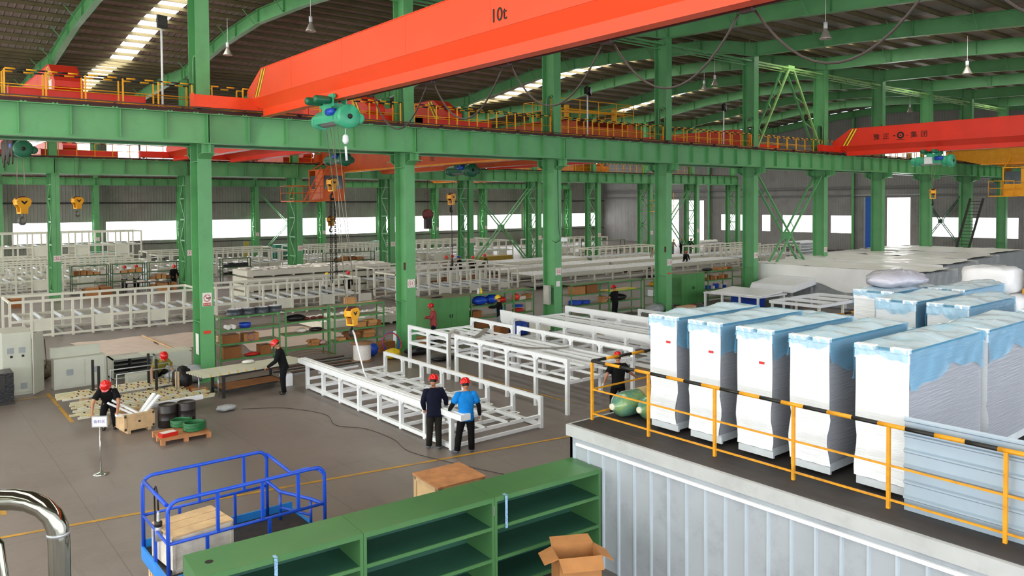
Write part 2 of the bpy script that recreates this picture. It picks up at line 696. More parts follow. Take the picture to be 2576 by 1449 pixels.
# columns -------------------------------------------------------------------
SIGNP = mat('sign_plate_white', '#E9E2DC', 0.5, vary=0.06, scale=8)
SIGNR = mat('sign_red_print', '#B8322C', 0.5)
SIGNB = mat('sign_blue_print', '#4453A8', 0.5)
SIGNO = mat('orange_red_sticker', '#D8401C', 0.5)


def ring(mb, c, r, w, ax, mi=0, n=28, d=0.004):
    """flat ring: plane normal to axis ax"""
    for k in range(n):
        a0, a1 = 2 * PI * k / n, 2 * PI * (k + 1) / n
        pts = []
        for (rr_, a) in ((r, a0), (r, a1), (r - w, a1), (r - w, a0)):
            pts.append((c[0] + rr_ * math.cos(a), c[1], c[2] + rr_ * math.sin(a)) if ax == 'y' else (c[0], c[1] + rr_ * math.cos(a), c[2] + rr_ * math.sin(a)))
        mb.add(pts, [(0, 1, 2, 3)], mi)
    return mb


def number_sign(par, txt, x, y, z, s):
    """square plate on a flange facing -Y"""
    p = MB().box(x - s / 2, x + s / 2, y - 0.012, y, z - s / 2, z + s / 2)
    pl = p.build('number_plate', SIGNP, par)
    r_ = ring(MB(), (x, y - 0.016, z), s * 0.46, s * 0.035, 'y')
    r_.build('plate_ring', SIGNR, pl)
    if txt:
        text_mesh('plate_number', txt, s * 0.62, SIGNR, pl, face_M((x, y - 0.017, z), (1, 0, 0), (0, 0, 1)), 0.002)
    return pl


ARCH = [(0.18, 9.2), (0.18, 10.75)] + [(0.40 - 0.22 * math.cos(a), 10.75 + 0.22 * math.sin(a)) for a in [PI * k / 10 for k in range(1, 10)]] + [(0.62, 10.75), (0.62, 9.2)]
colw = 0.45
shaft = MB()
shaft.box(0, colw, 0, 0.03, 0, 14.6)
shaft.box(0, colw, 0.77, 0.80, 0, 14.6)
web = []
for (a, b_) in ((0.03, 0.18), (0.62, 0.77)):
    shaft.box(0.215, 0.235, a, b_, 9.2, 11.05)
shaft.box(0.215, 0.235, 0.03, 0.77, 0, 9.2)
shaft.box(0.215, 0.235, 0.03, 0.77, 11.05, 14.6)
arch_top = [p for p in ARCH if p[1] >= 10.75]
for i in range(len(arch_top) - 1):
    a, b_ = arch_top[i], arch_top[i + 1]
    shaft.prism([a, b_, (b_[0], 11.05), (a[0], 11.05)], 'x', 0.215, 0.235)
for zz in (7.4, 8.95, 2.0):
    shaft.box(0.02, 0.43, 0.03, 0.77, zz, zz + 0.02)
rim = MB().tube([(0.1, p[0], p[1]) for p in ARCH], 0.035, 6)
rim.box(0.06, 0.14, 0.1, 0.7, 9.2, 9.22)
base = MB().box(-0.1, colw + 0.1, -0.12, 0.92, 0, 0.05)
corb = MB()
for sgn in (-1, 1):
    def Y_(d):
        return -d if sgn < 0 else 0.8 + d
    pts = [(Y_(0), 7.5), (Y_(0.28), 7.66), (Y_(0.62), 7.66), (Y_(0.62), 7.96), (Y_(0), 7.96)]
    corb.prism(pts, 'x', 0.21, 0.24)
    for (p, q) in ((pts[0], pts[1]), (pts[1], pts[2])):
        corb.bar((colw / 2, p[0], p[1]), (colw / 2, q[0], q[1]), colw, 0.02)
    corb.box(0, colw, min(Y_(0), Y_(0.7)), max(Y_(0), Y_(0.7)), 7.95, 7.97)
    corb.box(0.02, 0.43, min(Y_(0.36), Y_(0.38)), max(Y_(0.36), Y_(0.38)), 7.66, 7.96)
signs = {0: None, 1: '51', 2: '52', 3: '53', 4: '54', 5: '55', 6: None}
colA = None
for n in range(-1, 10):
    lab = {0: 'green steel column carrying the red no smoking sign, left of column 51', 1: 'green steel column carrying number 51', 2: 'green steel column carrying number 52',
           3: 'green steel column carrying number 53', 4: 'green steel column carrying number 54, left of the tall cross bracing', 5: 'green steel column right of the cross bracing, by the red crane end',
           6: 'green steel column just right of the blue sliding door', 7: 'green steel column right of the bright open door', 8: 'green steel column left of the sloping ladder',
           9: 'green steel column behind the sloping ladder', -1: 'green steel column left of the picture edge'}[n]
    t = thing('steel_column', lab, 'column', (8 * n, 0, 0), 0, 'columns of the near row')
    if colA is None:
        parts = [base.build('base_plate', GREEN, t), shaft.build('shaft', GREEN, t), rim.build('passage_rim', GREEN, t), corb.build('corbel', GREEN, t)]
        colA = parts
    else:
        for p in colA:
            c = p.copy(); C.objects.link(c); c.parent = t
    if signs.get(n):
        number_sign(t, signs[n], 0.24 if n < 4 else 0.2, 0, 2.75, 0.34)
    if n == 6:
        pass
    if n == 0:
        p = MB().box(0.08, 0.38, -0.012, 0, 2.55, 3.0)
        pl = p.build('no_smoking_sign', SIGNP, t)
        q = ring(MB(), (0.23, -0.016, 2.82), 0.12, 0.022, 'y')
        q.bar((0.15, -0.016, 2.9), (0.31, -0.016, 2.74), 0.02, 0.004, up=(0, 1, 0))
        q.box(0.1, 0.36, -0.016, -0.012, 2.56, 2.66)
        q.build('sign_print', SIGNR, pl)
        d = MB().box(0.2, 0.34, -0.018, -0.013, 2.80, 2.84)
        d.build('cigarette_print', BLACK, pl)
        text_mesh('sign_text', '禁止吸烟', 0.06, SIGNP, pl, face_M((0.23, -0.0175, 2.61), (1, 0, 0), (0, 0, 1)), 0.001)
        MB().box(0.1, 0.34, -0.012, 0, 1.62, 1.72).build('fire_sticker', SIGNO, t)
        MB().box(-0.012, 0.0, 0.2, 0.5, 0.9, 1.6).build('notice_board', SIGNP, t)
    if n == 2:
        MB().box(0.1, 0.34, -0.012, 0, 2.05, 2.3).build('small_notice', SIGNP, t)
        MB().box(-0.16, 0.0, 0.25, 0.6, 1.2, 2.1).build('switch_box', mat('grey_switch_box', '#B5B3A6', 0.5), t)
        # cable and little camera
        cb = MB().tube([(0.2, -0.03, 7.9), (0.22, -0.03, 6.4), (0.27, -0.03, 4.7), (0.3, -0.1, 4.25)], 0.012, 5)
        cb.tube([(0.3, -0.05, 4.2), (0.05, -0.06, 4.1), (-0.05, 0.1, 4.2)], 0.012, 5)
        cb.build('cable', BLACK, t)
        MB().box(0.36, 0.6, -0.25, -0.05, 4.15, 4.33).build('security_camera', WHITE, t)
    if n in (1, 3):
        MB().box(-0.06, 0.0, 0.02, 0.09, 3.3, 3.6).build('cable_clamp', RUST, t)
    if n == 3:
        MB().box(0.1, 0.34, -0.012, 0, 2.12, 2.2).build('fire_sticker', SIGNO, t)

# crane girders, one per 8 m span
def girder_mb(h, fwid, ns=6, z0=7.97, L8=8.0):
    g = MB()
    g.box(0, L8 - 0.01, -fwid / 2, fwid / 2, z0, z0 + 0.025)
    g.box(0, L8 - 0.01, -fwid / 2, fwid / 2, z0 + h - 0.025, z0 + h)
    g.box(0, L8 - 0.01, -0.008, 0.008, z0 + 0.025, z0 + h - 0.025)
    for k in range(ns + 1):
        x = k * L8 / ns
        x = min(max(x, 0.03), L8 - 0.04)
        g.box(x - 0.008, x + 0.008, -fwid * 0.42, fwid * 0.42, z0 + 0.10 if 0 < k < ns else z0 + 0.025, z0 + h - 0.025)
    return g


def rail_mb(z):
    r_ = MB()
    r_.box(0, 8, -0.05, 0.05, z, z + 0.02); r_.box(0, 8, -0.012, 0.012, z + 0.02, z + 0.1); r_.box(0, 8, -0.035, 0.035, z + 0.1, z + 0.14)
    return r_


def clips_mb(z):
    c_ = MB()
    for k in range(10):
        x = 0.4 + k * 0.8
        for dx in (-0.05, 0.05):
            c_.box(x + dx - 0.025, x + dx + 0.025, -0.13, -0.05, z, z + 0.04)
            c_.box(x + dx - 0.025, x + dx + 0.025, 0.05, 0.13, z, z + 0.04)
    return c_


def run_girders(y, h, fwid, ns, n0, n1, grp, lab, x_off=0.225, z0=7.97):
    parts = None
    for n in range(n0, n1):
        t = thing('crane_girder', lab(n), 'crane girder', (8 * n + x_off, y, 0), 0, grp)
        if parts is None:
            parts = [girder_mb(h, fwid, ns, z0).build('beam', GREEN, t), rail_mb(z0 + h).build('crane_rail', RUST, t), clips_mb(z0 + h).build('rail_clips', GREEN, t)]
            parts[2]['kind'] = 'stuff'
        else:
            for p in parts:
                c = p.copy(); C.objects.link(c); c.parent = t


between = {-1: 'left of the no smoking column', 0: 'between the no smoking column and column 51', 1: 'between columns 51 and 52', 2: 'between columns 52 and 53', 3: 'between columns 53 and 54',
           4: 'over the cross bracing right of column 54', 5: 'under the tip of the lettered red crane', 6: 'above the bright open door', 7: 'left of the sloping ladder', 8: 'behind the yellow operator cab', 9: 'at the far end'}
run_girders(-0.38, 0.98, 0.40, 6, -1, 10, 'crane girders of the near row, front line', lambda n: 'green crane girder, front line of near row, ' + between[n])
run_girders(1.18, 0.98, 0.40, 6, -1, 10, 'crane girders of the near row, rear line', lambda n: 'green crane girder, rear line of near row, ' + between[n])

# walkway plates and conductor line between the girders
for n in range(-1, 10):
    w = MB().box(0, 7.5, -0.16, 0.94, 8.95, 8.975)
    t = solo('walkway_plate', w, RUST, 'rusty walkway plate, ' + between[n], 'walkway', 'walkway plates of the near row', loc=(8 * n + 0.475, 0, 0))
cl = MB()
cl.tube([(-9, -0.62, 9.12), (81, -0.62, 9.12)], 0.022, 6)
for k in range(45):
    cl.box(-8.6 + k * 2, -8.56 + k * 2, -0.62, -0.45, 9.04, 9.12)
solo('conductor_line', cl, RUST, 'thin brown conductor line along the near crane girder', 'conductor line')

# laced columns rows B, C --------------------------------------------------
def laced(w, dep, zt, fl=0.45):
    """two H chords joined by lacing (faces -X and +X); near chord at y=0"""
    s_ = MB()
    for y0, y1 in ((0, 0.42), (dep - 0.42, dep)):
        s_.box(0, fl, y0, y0 + 0.02, 0, zt); s_.box(0, fl, y1 - 0.02, y1, 0, zt); s_.box(fl / 2 - 0.01, fl / 2 + 0.01, y0, y1, 0, zt)
    l_ = MB()
    z = 0.6
    k = 0
    while z < zt - 1.5:
        for x in (0.02, fl - 0.02):
            l_.bar((x, 0.38, z), (x, dep - 0.38, z), 0.02, 0.1)
            a, b_ = (0.38, dep - 0.38) if k % 2 else (dep - 0.38, 0.38)
            l_.bar((x, a, z), (x, b_, z + 1.45), 0.02, 0.09)
        z += 1.45
        k += 1
    s_.box(0.0, fl, 0.02, dep - 0.02, zt - 0.7, zt - 0.66)
    top = MB().box(-0.05, fl + 0.05, -0.15, dep + 0.15, zt, zt + 0.03)
    top.box(fl / 2 - 0.01, fl / 2 + 0.01, 0.42, dep - 0.42, zt - 0.68, zt)
    up = MB()
    yc = dep / 2
    hu = 13.25 if dep < 1.5 else 14.6
    up.box(0, fl, yc - 0.3, yc - 0.28, zt, hu); up.box(0, fl, yc + 0.28, yc + 0.3, zt, hu); up.box(fl / 2 - 0.01, fl / 2 + 0.01, yc - 0.28, yc + 0.28, zt, hu)
    return s_, l_, top, up


def laced_row(y, dep, ns, grp, labf, sgn):
    parts = None
    for n in ns:
        t = thing('laced_column', labf(n), 'column', (8 * n, y, 0), 0, grp)
        if parts is None:
            s_, l_, top, up = laced(0.45, dep, 7.97)
            parts = [s_.build('chords', GREEN, t), l_.build('lacing', GREEN, t), top.build('cap', GREEN, t), up.build('upper_shaft', GREEN, t)]
        else:
            for p in parts:
                c = p.copy(); C.objects.link(c); c.parent = t
        if sgn(n):
            number_sign(t, sgn(n), 0.23, 0, 2.66, 0.38)


BX = {0: 0.38, 1: 0.22}
laced_row(28.7, 1.85, range(-1, 10), 'laced columns of the middle row', lambda n: 'green laced column of the middle row, ' + ({0: 'carrying number 26', 1: 'carrying number 27', 2: 'carrying number 28', 3: 'carrying number 29', 4: 'carrying number 30', 5: 'carrying number 31',
          6: 'carrying number 32', 7: 'carrying number 33', 8: 'carrying number 34', 9: 'beside the blue lit platform', -1: 'beyond the left edge'}[n]), lambda n: str(26 + n) if 0 <= n <= 8 else None)
laced_row(58.2, 1.3, range(-2, 10), 'laced columns of the back row', lambda n: 'green laced column against the back window band, ' + ['leftmost', 'next to the leftmost', 'right of number 26 column', 'hidden behind number 27 column', 'left of number 28 column', 'left of the wall cross brace', 'right of the wall cross brace',
          'left of column 30', 'beside the rear cross brace', 'between columns 31 and 32', 'between columns 32 and 33', 'near the bright far opening'][n + 2], lambda n: str(n + 1) if 0 < n < 8 else None)
run_girders(29.0, 0.98, 0.42, 6, -1, 9, 'crane girders of the middle row, front line', lambda n: 'green crane girder of the middle row, front line, from column %s' % ('%d' % (26 + n) if n >= 0 else '25'))
run_girders(30.3, 0.98, 0.42, 6, -1, 9, 'crane girders of the middle row, rear line', lambda n: 'green crane girder of the middle row, rear line, from column %s' % ('%d' % (26 + n) if n >= 0 else '25'))
run_girders(58.6, 0.72, 0.36, 6, -2, 9, 'crane girders of the back row', lambda n: 'green crane girder along the back wall, %s' % ['far left', 'second from left', 'third from left', 'behind column 26 to 27', 'behind column 27 to 28', 'above the wall cross brace', 'behind column 29 to 30', 'behind column 30 to 31', 'behind column 31 to 32', 'behind column 32 to 33', 'near the far end'][n + 2])

# rafters -------------------------------------------------------------------
def rafter_mb():
    ys = [p[0] for p in PROF]
    r_ = MB()
    for a, b_ in zip(PROF[:-1], PROF[1:]):
        r_.add([(0.215, a[0], a[1]), (0.235, a[0], a[1]), (0.235, b_[0], b_[1]), (0.215, b_[0], b_[1]),
                (0.215, a[0], a[1] + RD), (0.235, a[0], a[1] + RD), (0.235, b_[0], b_[1] + RD), (0.215, b_[0], b_[1] + RD)],
               [(0, 1, 2, 3), (7, 6, 5, 4), (0, 4, 5, 1), (1, 5, 6, 2), (2, 6, 7, 3), (3, 7, 4, 0)])
        for dz in (0, RD):
            r_.add([(0.07, a[0], a[1] + dz - 0.015), (0.38, a[0], a[1] + dz - 0.015), (0.38, b_[0], b_[1] + dz - 0.015), (0.07, b_[0], b_[1] + dz - 0.015),
                    (0.07, a[0], a[1] + dz + 0.015), (0.38, a[0], a[1] + dz + 0.015), (0.38, b_[0], b_[1] + dz + 0.015), (0.07, b_[0], b_[1] + dz + 0.015)],
                   [(0, 1, 2, 3), (7, 6, 5, 4), (0, 4, 5, 1), (1, 5, 6, 2), (2, 6, 7, 3), (3, 7, 4, 0)])
    return r_


def stiff_mb():
    s_ = MB()
    for yv in (-27, -22, -14, -9, -4.2, 0.0, 0.8, 4, 7.5, 12, 15.5, 19, 23, 28.9, 29.6, 33, 37, 41, 45, 49, 53, 57):
        s_.box(0.09, 0.36, yv - 0.012, yv + 0.012, zprof(yv), zprof(yv, RD))
    return s_


def fly_mb():
    s_ = MB()
    for yv in range(-28, 60, 4):
        for sg in (-1, 1):
            s_.bar((0.22 + sg * 0.12, yv, zprof(yv, 0.05)), (0.22 + sg * 0.75, yv, zprof(yv, RD + 0.05)), 0.04)
    return s_


parts = None
for n in range(-4, 11):
    x = 8 * n if n < 10 else 80.6
    where = {-4: 'farthest left', -3: 'far left', -2: 'left of the picture', -1: 'over the far left of the hall', 0: 'arching to the no smoking column', 1: 'arching to column 51', 2: 'arching to column 52', 3: 'meeting column 53', 4: 'meeting column 54', 5: 'meeting the column right of the cross bracing',
             6: 'meeting the column by the blue door', 7: 'meeting the column right of the open door', 8: 'meeting the column left of the ladder', 9: 'last before the end wall', 10: 'against the far end wall'}[n]
    t = thing('roof_rafter', 'green steel roof rafter, ' + where, 'rafter', (x, 0, 0), 0, 'rafters of the hall roof')
    if parts is None:
        rm = rafter_mb()
        for q in (stiff_mb(), fly_mb()):
            rm.add(q.v, q.f)
        parts = [rm.build('beam', GREEN, t)]
    else:
        for p in parts:
            c = p.copy(); C.objects.link(c); c.parent = t

# eave struts along row A top
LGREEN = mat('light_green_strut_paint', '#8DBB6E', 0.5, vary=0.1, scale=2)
for n in range(-1, 9):
    s_ = MB()
    for yv in (0.15, 0.65):
        s_.bar((0.45, yv, 14.28), (8.0, yv, 14.28), 0.1, 0.09)
    k = 0
    while k < 8:
        s_.bar((0.5 + k * 0.93, 0.15 if k % 2 else 0.65, 14.28), (0.5 + (k + 1) * 0.93, 0.65 if k % 2 else 0.15, 14.28), 0.04, 0.04)
        k += 1
    s_.bar((0.45, 0.4, 14.05), (8.0, 0.4, 14.05), 0.05, 0.05)
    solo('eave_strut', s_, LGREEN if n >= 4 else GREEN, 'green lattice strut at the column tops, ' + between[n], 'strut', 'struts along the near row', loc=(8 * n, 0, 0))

# cross bracing ---------------------------------------------------------------
def xbrace(name, x0, x1, y, z0, z1, m, label, grp, w=0.12, kk=True):
    x0 += 0.12; x1 -= 0.14
    t = thing(name, label, 'cross brace', (x0, y, 0), 0, grp)
    L8 = x1 - x0
    for (a, b_) in (((0, z0), (L8, z1)), ((0, z1), (L8, z0))):
        mb = MB()
        for dy in (-0.25, 0.25):
            mb.bar((a[0], dy, a[1]), (b_[0], dy, b_[1]), w, w * 0.6)
        for k in range(1, 9):
            f0, f1 = k / 9, (k + 0.5) / 9
            p = (a[0] + (b_[0] - a[0]) * f0, a[1] + (b_[1] - a[1]) * f0)
            q = (a[0] + (b_[0] - a[0]) * f1, a[1] + (b_[1] - a[1]) * f1)
            if k % 2:
                mb.bar((p[0], -0.25, p[1]), (q[0], 0.25, q[1]), 0.04)
            else:
                mb.bar((p[0], 0.25, p[1]), (q[0], -0.25, q[1]), 0.04)
        mb.build('diagonal', m, t)
    MB().box(L8 / 2 - 0.22, L8 / 2 + 0.22, -0.26, 0.26, (z0 + z1) / 2 - 0.2, (z0 + z1) / 2 + 0.2).build('gusset', m, t)
    return t


xbrace('cross_brace', 32.45, 40.0, 0.4, 0.06, 7.6, GREEN, 'green double cross brace right of column 54, crossing low', 'cross braces')
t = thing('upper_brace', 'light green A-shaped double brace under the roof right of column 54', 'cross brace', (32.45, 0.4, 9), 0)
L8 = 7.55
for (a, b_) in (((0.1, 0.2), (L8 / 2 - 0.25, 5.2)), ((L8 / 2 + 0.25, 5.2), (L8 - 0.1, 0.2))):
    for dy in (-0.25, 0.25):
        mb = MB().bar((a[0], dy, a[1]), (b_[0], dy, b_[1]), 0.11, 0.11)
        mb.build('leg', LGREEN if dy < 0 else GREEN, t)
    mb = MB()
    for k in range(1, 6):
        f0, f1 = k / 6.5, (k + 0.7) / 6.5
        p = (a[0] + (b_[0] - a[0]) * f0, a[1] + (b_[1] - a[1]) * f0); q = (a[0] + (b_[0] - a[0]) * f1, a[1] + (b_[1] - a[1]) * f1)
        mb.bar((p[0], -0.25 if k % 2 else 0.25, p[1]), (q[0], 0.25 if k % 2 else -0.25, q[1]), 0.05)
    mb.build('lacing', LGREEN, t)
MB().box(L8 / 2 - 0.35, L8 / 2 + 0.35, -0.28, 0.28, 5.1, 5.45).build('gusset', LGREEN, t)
xbrace('cross_brace', 32.45, 40.0, 29.6, 0.06, 7.5, GREEN, 'green cross brace between columns 30 and 31', 'cross braces')
xbrace('cross_brace', 24.45, 32.0, 59.0, 0.06, 7.5, GREEN, 'green cross brace against the back window band left of column 29', 'cross braces', 0.1)
xbrace('cross_brace', 56.45, 64.0, 29.6, 0.06, 7.5, GREEN, 'green cross brace right of column 33', 'cross braces')
t = xbrace('cross_brace', 0, 4.2, 0, 1.0, 6.4, mat('dark_green_brace_paint', '#2F5540', 0.5), 'dark green cross brace on the far end wall right of the open door', 'cross braces')
t.location = (EW - 0.5, 11.2, 0); t.rotation_euler = (0, 0, -PI / 2)
# ================================================================== WALKWAY RAILINGS
def striped_tube(mb, p, q, r, seg, n=6, start=0):
    p, q = Vector(p), Vector(q)
    L = (q - p).length
    d = (q - p) / L
    k = 0
    t = 0
    while t < L - 1e-3:
        t1 = min(L, t + seg)
        mb.tube([p + d * t, p + d * t1], r, n, (k + start) % 2)
        t = t1
        k += 1
    return mb


def rail_panel(L, npost, h=0.98, rp=0.022, name='guard_railing'):
    posts = []
    for k in range(npost):
        x = 0.05 + k * (L - 0.1) / (npost - 1)
        posts.append(MB().box(x - rp, x + rp, -rp, rp, 0, h))
    rails = MB()
    rails.tube([(0, 0, h * 0.55), (L, 0, h * 0.55)], 0.015, 6)
    rails.tube([(0, 0, h * 0.2), (L, 0, h * 0.2)], 0.015, 6)
    top = striped_tube(MB(), (0, 0, h), (L, 0, h), 0.026, 0.27)
    return posts, rails, top


for (yv, which) in ((0.12, 'front'), (0.72, 'rear')):
    proto = None
    for n in range(-1, 10):
        lab = 'yellow black striped guard railing, %s side, %s' % (which, between[n])
        loc = (8 * n + 0.49, yv, 8.98)
        if proto is None:
            proto = thing('guard_railing', lab, 'railing', loc, 0, 'railings of the near crane walkway, %s' % which)
            ps, ra, tp = rail_panel(7.45, 8)
            for p in ps:
                p.build('post', YELLOW, proto)
            ra.build('rails', YELLOW, proto)
            tp.build('striped_top_rail', [YELLOW, BLACK], proto)
        else:
            dup(proto, loc, 0, lab)
# railing on the middle row (seen through the gaps)
proto = None
for n in range(-1, 8):
    lab = 'yellow guard railing on the middle row girder, from column %d' % (26 + n)
    loc = (8 * n + 0.5, 29.55, 8.98)
    if proto is None:
        proto = thing('guard_railing', lab, 'railing', loc, 0, 'railings of the middle row walkway')
        ps, ra, tp = rail_panel(7.4, 8)
        for p in ps:
            p.build('post', YELLOW, proto)
        ra.build('rails', YELLOW, proto)
        tp.build('striped_top_rail', [YELLOW, BLACK], proto)
    else:
        dup(proto, loc, 0, lab)

# ================================================================== CRANES
YSTR = mat('yellow_stripe_paint', '#FFD21A', 0.45)
DGRN = mat('dark_green_hoist_paint', '#1B6B4A', 0.35, vary=0.1)
TGRN = mat('teal_green_hoist_paint', '#3FAE82', 0.35, vary=0.08)


def crane(name, lab, x, w, y_near, y_far, m, truck=(1.6, 2.0), zb=8.93, zt=10.48, stripes=True, grp=None, near_taper=True, far_taper=True):
    """single girder bridge crane lying along Y. near end (towards row A side = larger y if camera bay)"""
    t = thing(name, lab, 'bridge crane', (x, y_near, zb), 0, grp, world=True)
    sg = 1 if y_far > y_near else -1
    zk = zb + 0.62
    zi = zb + 0.27
    x0, x1 = x, x + w

    def E(d, near=True):
        return y_near + sg * d if near else y_far - sg * d
    tp_ = 0.38 if sg < 0 else 0.2
    poly = [(E(-tp_ + 0.15), zk), (E(-tp_), zk + 0.12), (E(-tp_), zk + 0.3), (E(0.85), zt), (E(1.0, False), zt), (E(-0.2, False), zk + 0.25), (E(-0.2, False), zk + 0.12), (E(0.05, False), zk)]
    g = MB()
    g.prism(poly, 'x', x0, x1)
    g.box(x0 - 0.02, x1 + 0.02, min(E(0.9), E(1.0, False)), max(E(0.9), E(1.0, False)), zt, zt + 0.015)
    xi0, xi1 = x0 + 0.22, x1 - 0.22
    a, b_ = E(-tp_ + 0.15), E(0.05, False)
    c_, d_ = E(0.35), E(0.5, False)
    vs = [(x0, a, zk), (x0, b_, zk), (xi0, d_, zi), (xi0, c_, zi), (x1, a, zk), (x1, b_, zk), (xi1, d_, zi), (xi1, c_, zi)]
    g.add(vs, [(0, 1, 2, 3), (5, 4, 7, 6), (3, 2, 6, 7), (0, 3, 7, 4), (1, 5, 6, 2), (0, 4, 5, 1)])
    e_, f_ = E(0.5), E(0.7, False)
    g.box(xi0, xi1, min(e_, f_), max(e_, f_), zb + 0.03, zi + 0.01)
    g.box(xi0 - 0.07, xi1 + 0.07, min(e_, f_), max(e_, f_), zb, zb + 0.03)
    for k in range(1, 9):       # weld seams
        ys = y_near + (y_far - y_near) * k / 9
        g.box(x0 - 0.004, x0, ys - 0.006, ys + 0.006, zk, zt)
    g.box(x0 - 0.006, x0, min(a, b_), max(a, b_), zk - 0.01, zk + 0.012)
    g.build('bridge_girder', m, t)
    for yy_ in (y_near, y_far):
        tr = MB()
        tx0, tx1 = x0 - truck[0], x1 + truck[1]
        tr.box(tx0, tx1, yy_ - 0.16, yy_ + 0.16, 9.16, 9.56)
        tr.box(tx0 - 0.02, tx0, yy_ - 0.2, yy_ + 0.2, 9.12, 9.6)
        tr.box(tx1, tx1 + 0.02, yy_ - 0.2, yy_ + 0.2, 9.12, 9.6)
        for k in range(4):
            xx = tx0 + (tx1 - tx0) * (k + 0.5) / 4
            tr.box(xx - 0.01, xx + 0.01, yy_ - 0.165, yy_ + 0.165, 9.16, 9.56)
        o = tr.build('end_truck', m, t)
        wh = MB()
        for xx in (tx0 + 0.25, tx1 - 0.25):
            wh.cyl((xx, yy_ - 0.07, 9.25), (xx, yy_ + 0.07, 9.25), 0.155, 14)
        wh.build('wheel', DARKST, o)
        mo = MB()
        ym = yy_ + (0.32 if sg > 0 else -0.32) * (1 if yy_ == y_near else -1)
        mo.cyl((tx1 - 0.75, ym, 9.42), (tx1 - 0.2, ym, 9.42), 0.12, 12)
        mo.build('drive_motor', DGRN, o)
    if stripes:
        for face in (x0 - 0.003,):
            st = MB()
            bl = MB()
            for (dy, wd) in ((0.35, 0.11), (0.57, 0.11)):
                for (mbx, d0, d1) in ((st, dy, dy + wd), (bl, dy - 0.045, dy), (bl, dy + wd, dy + wd + 0.03)):
                    y0_, y1_ = E(d0), E(d1)
                    lift = sg * 0.62
                    mbx.add([(face, y0_, zk + 0.03), (face, y1_, zk + 0.03), (face, y1_ + lift, zt - 0.03), (face, y0_ + lift, zt - 0.03)], [(0, 1, 2, 3)])
            st.build('yellow_stripes', YSTR, t)
            bl.build('black_stripes', BLACK, t)
    return t


def catenary(p, q, sag, n=14):
    p, q = Vector(p), Vector(q)
    return [p + (q - p) * (i / n) - Vector((0, 0, sag * 4 * (i / n) * (1 - i / n))) for i in range(n + 1)]


cr1 = crane('bridge_crane', 'large orange-red bridge crane marked 10t crossing the foreground', 1.7, 0.6, -0.38, -30.6, ORANGE, truck=(1.95, 1.4))
text_mesh('load_marking', '10t', 0.40, BLACK, cr1, face_M((1.69, -14.1, 9.80), (0, -1, 0), (0, 0, 1)), 0.004)
MB().box(1.8, 2.1, -13.2, -12.9, 10.47, 10.62).build('junction_box', RED, cr1)
# festoon cables
CABLE = mat('dark_rubber_cable', '#3B302A', 0.5, vary=0.1)
ff = MB()
fy = [-7.4 - 3.02 * k for k in range(0, 8)]
for a, b_ in zip(fy[:-1], fy[1:]):
    ff.tube(catenary((2.42, a - 0.15, 8.92), (2.42, b_ + 0.15, 8.92), 1.0), 0.02, 6)
for a in fy:
    ff.box(2.36, 2.48, a - 0.12, a + 0.12, 8.92, 8.98)
ff.bar((2.42, -5, 8.985), (2.42, -30, 8.985), 0.05, 0.03)
ff.build('festoon_cable', CABLE, cr1)


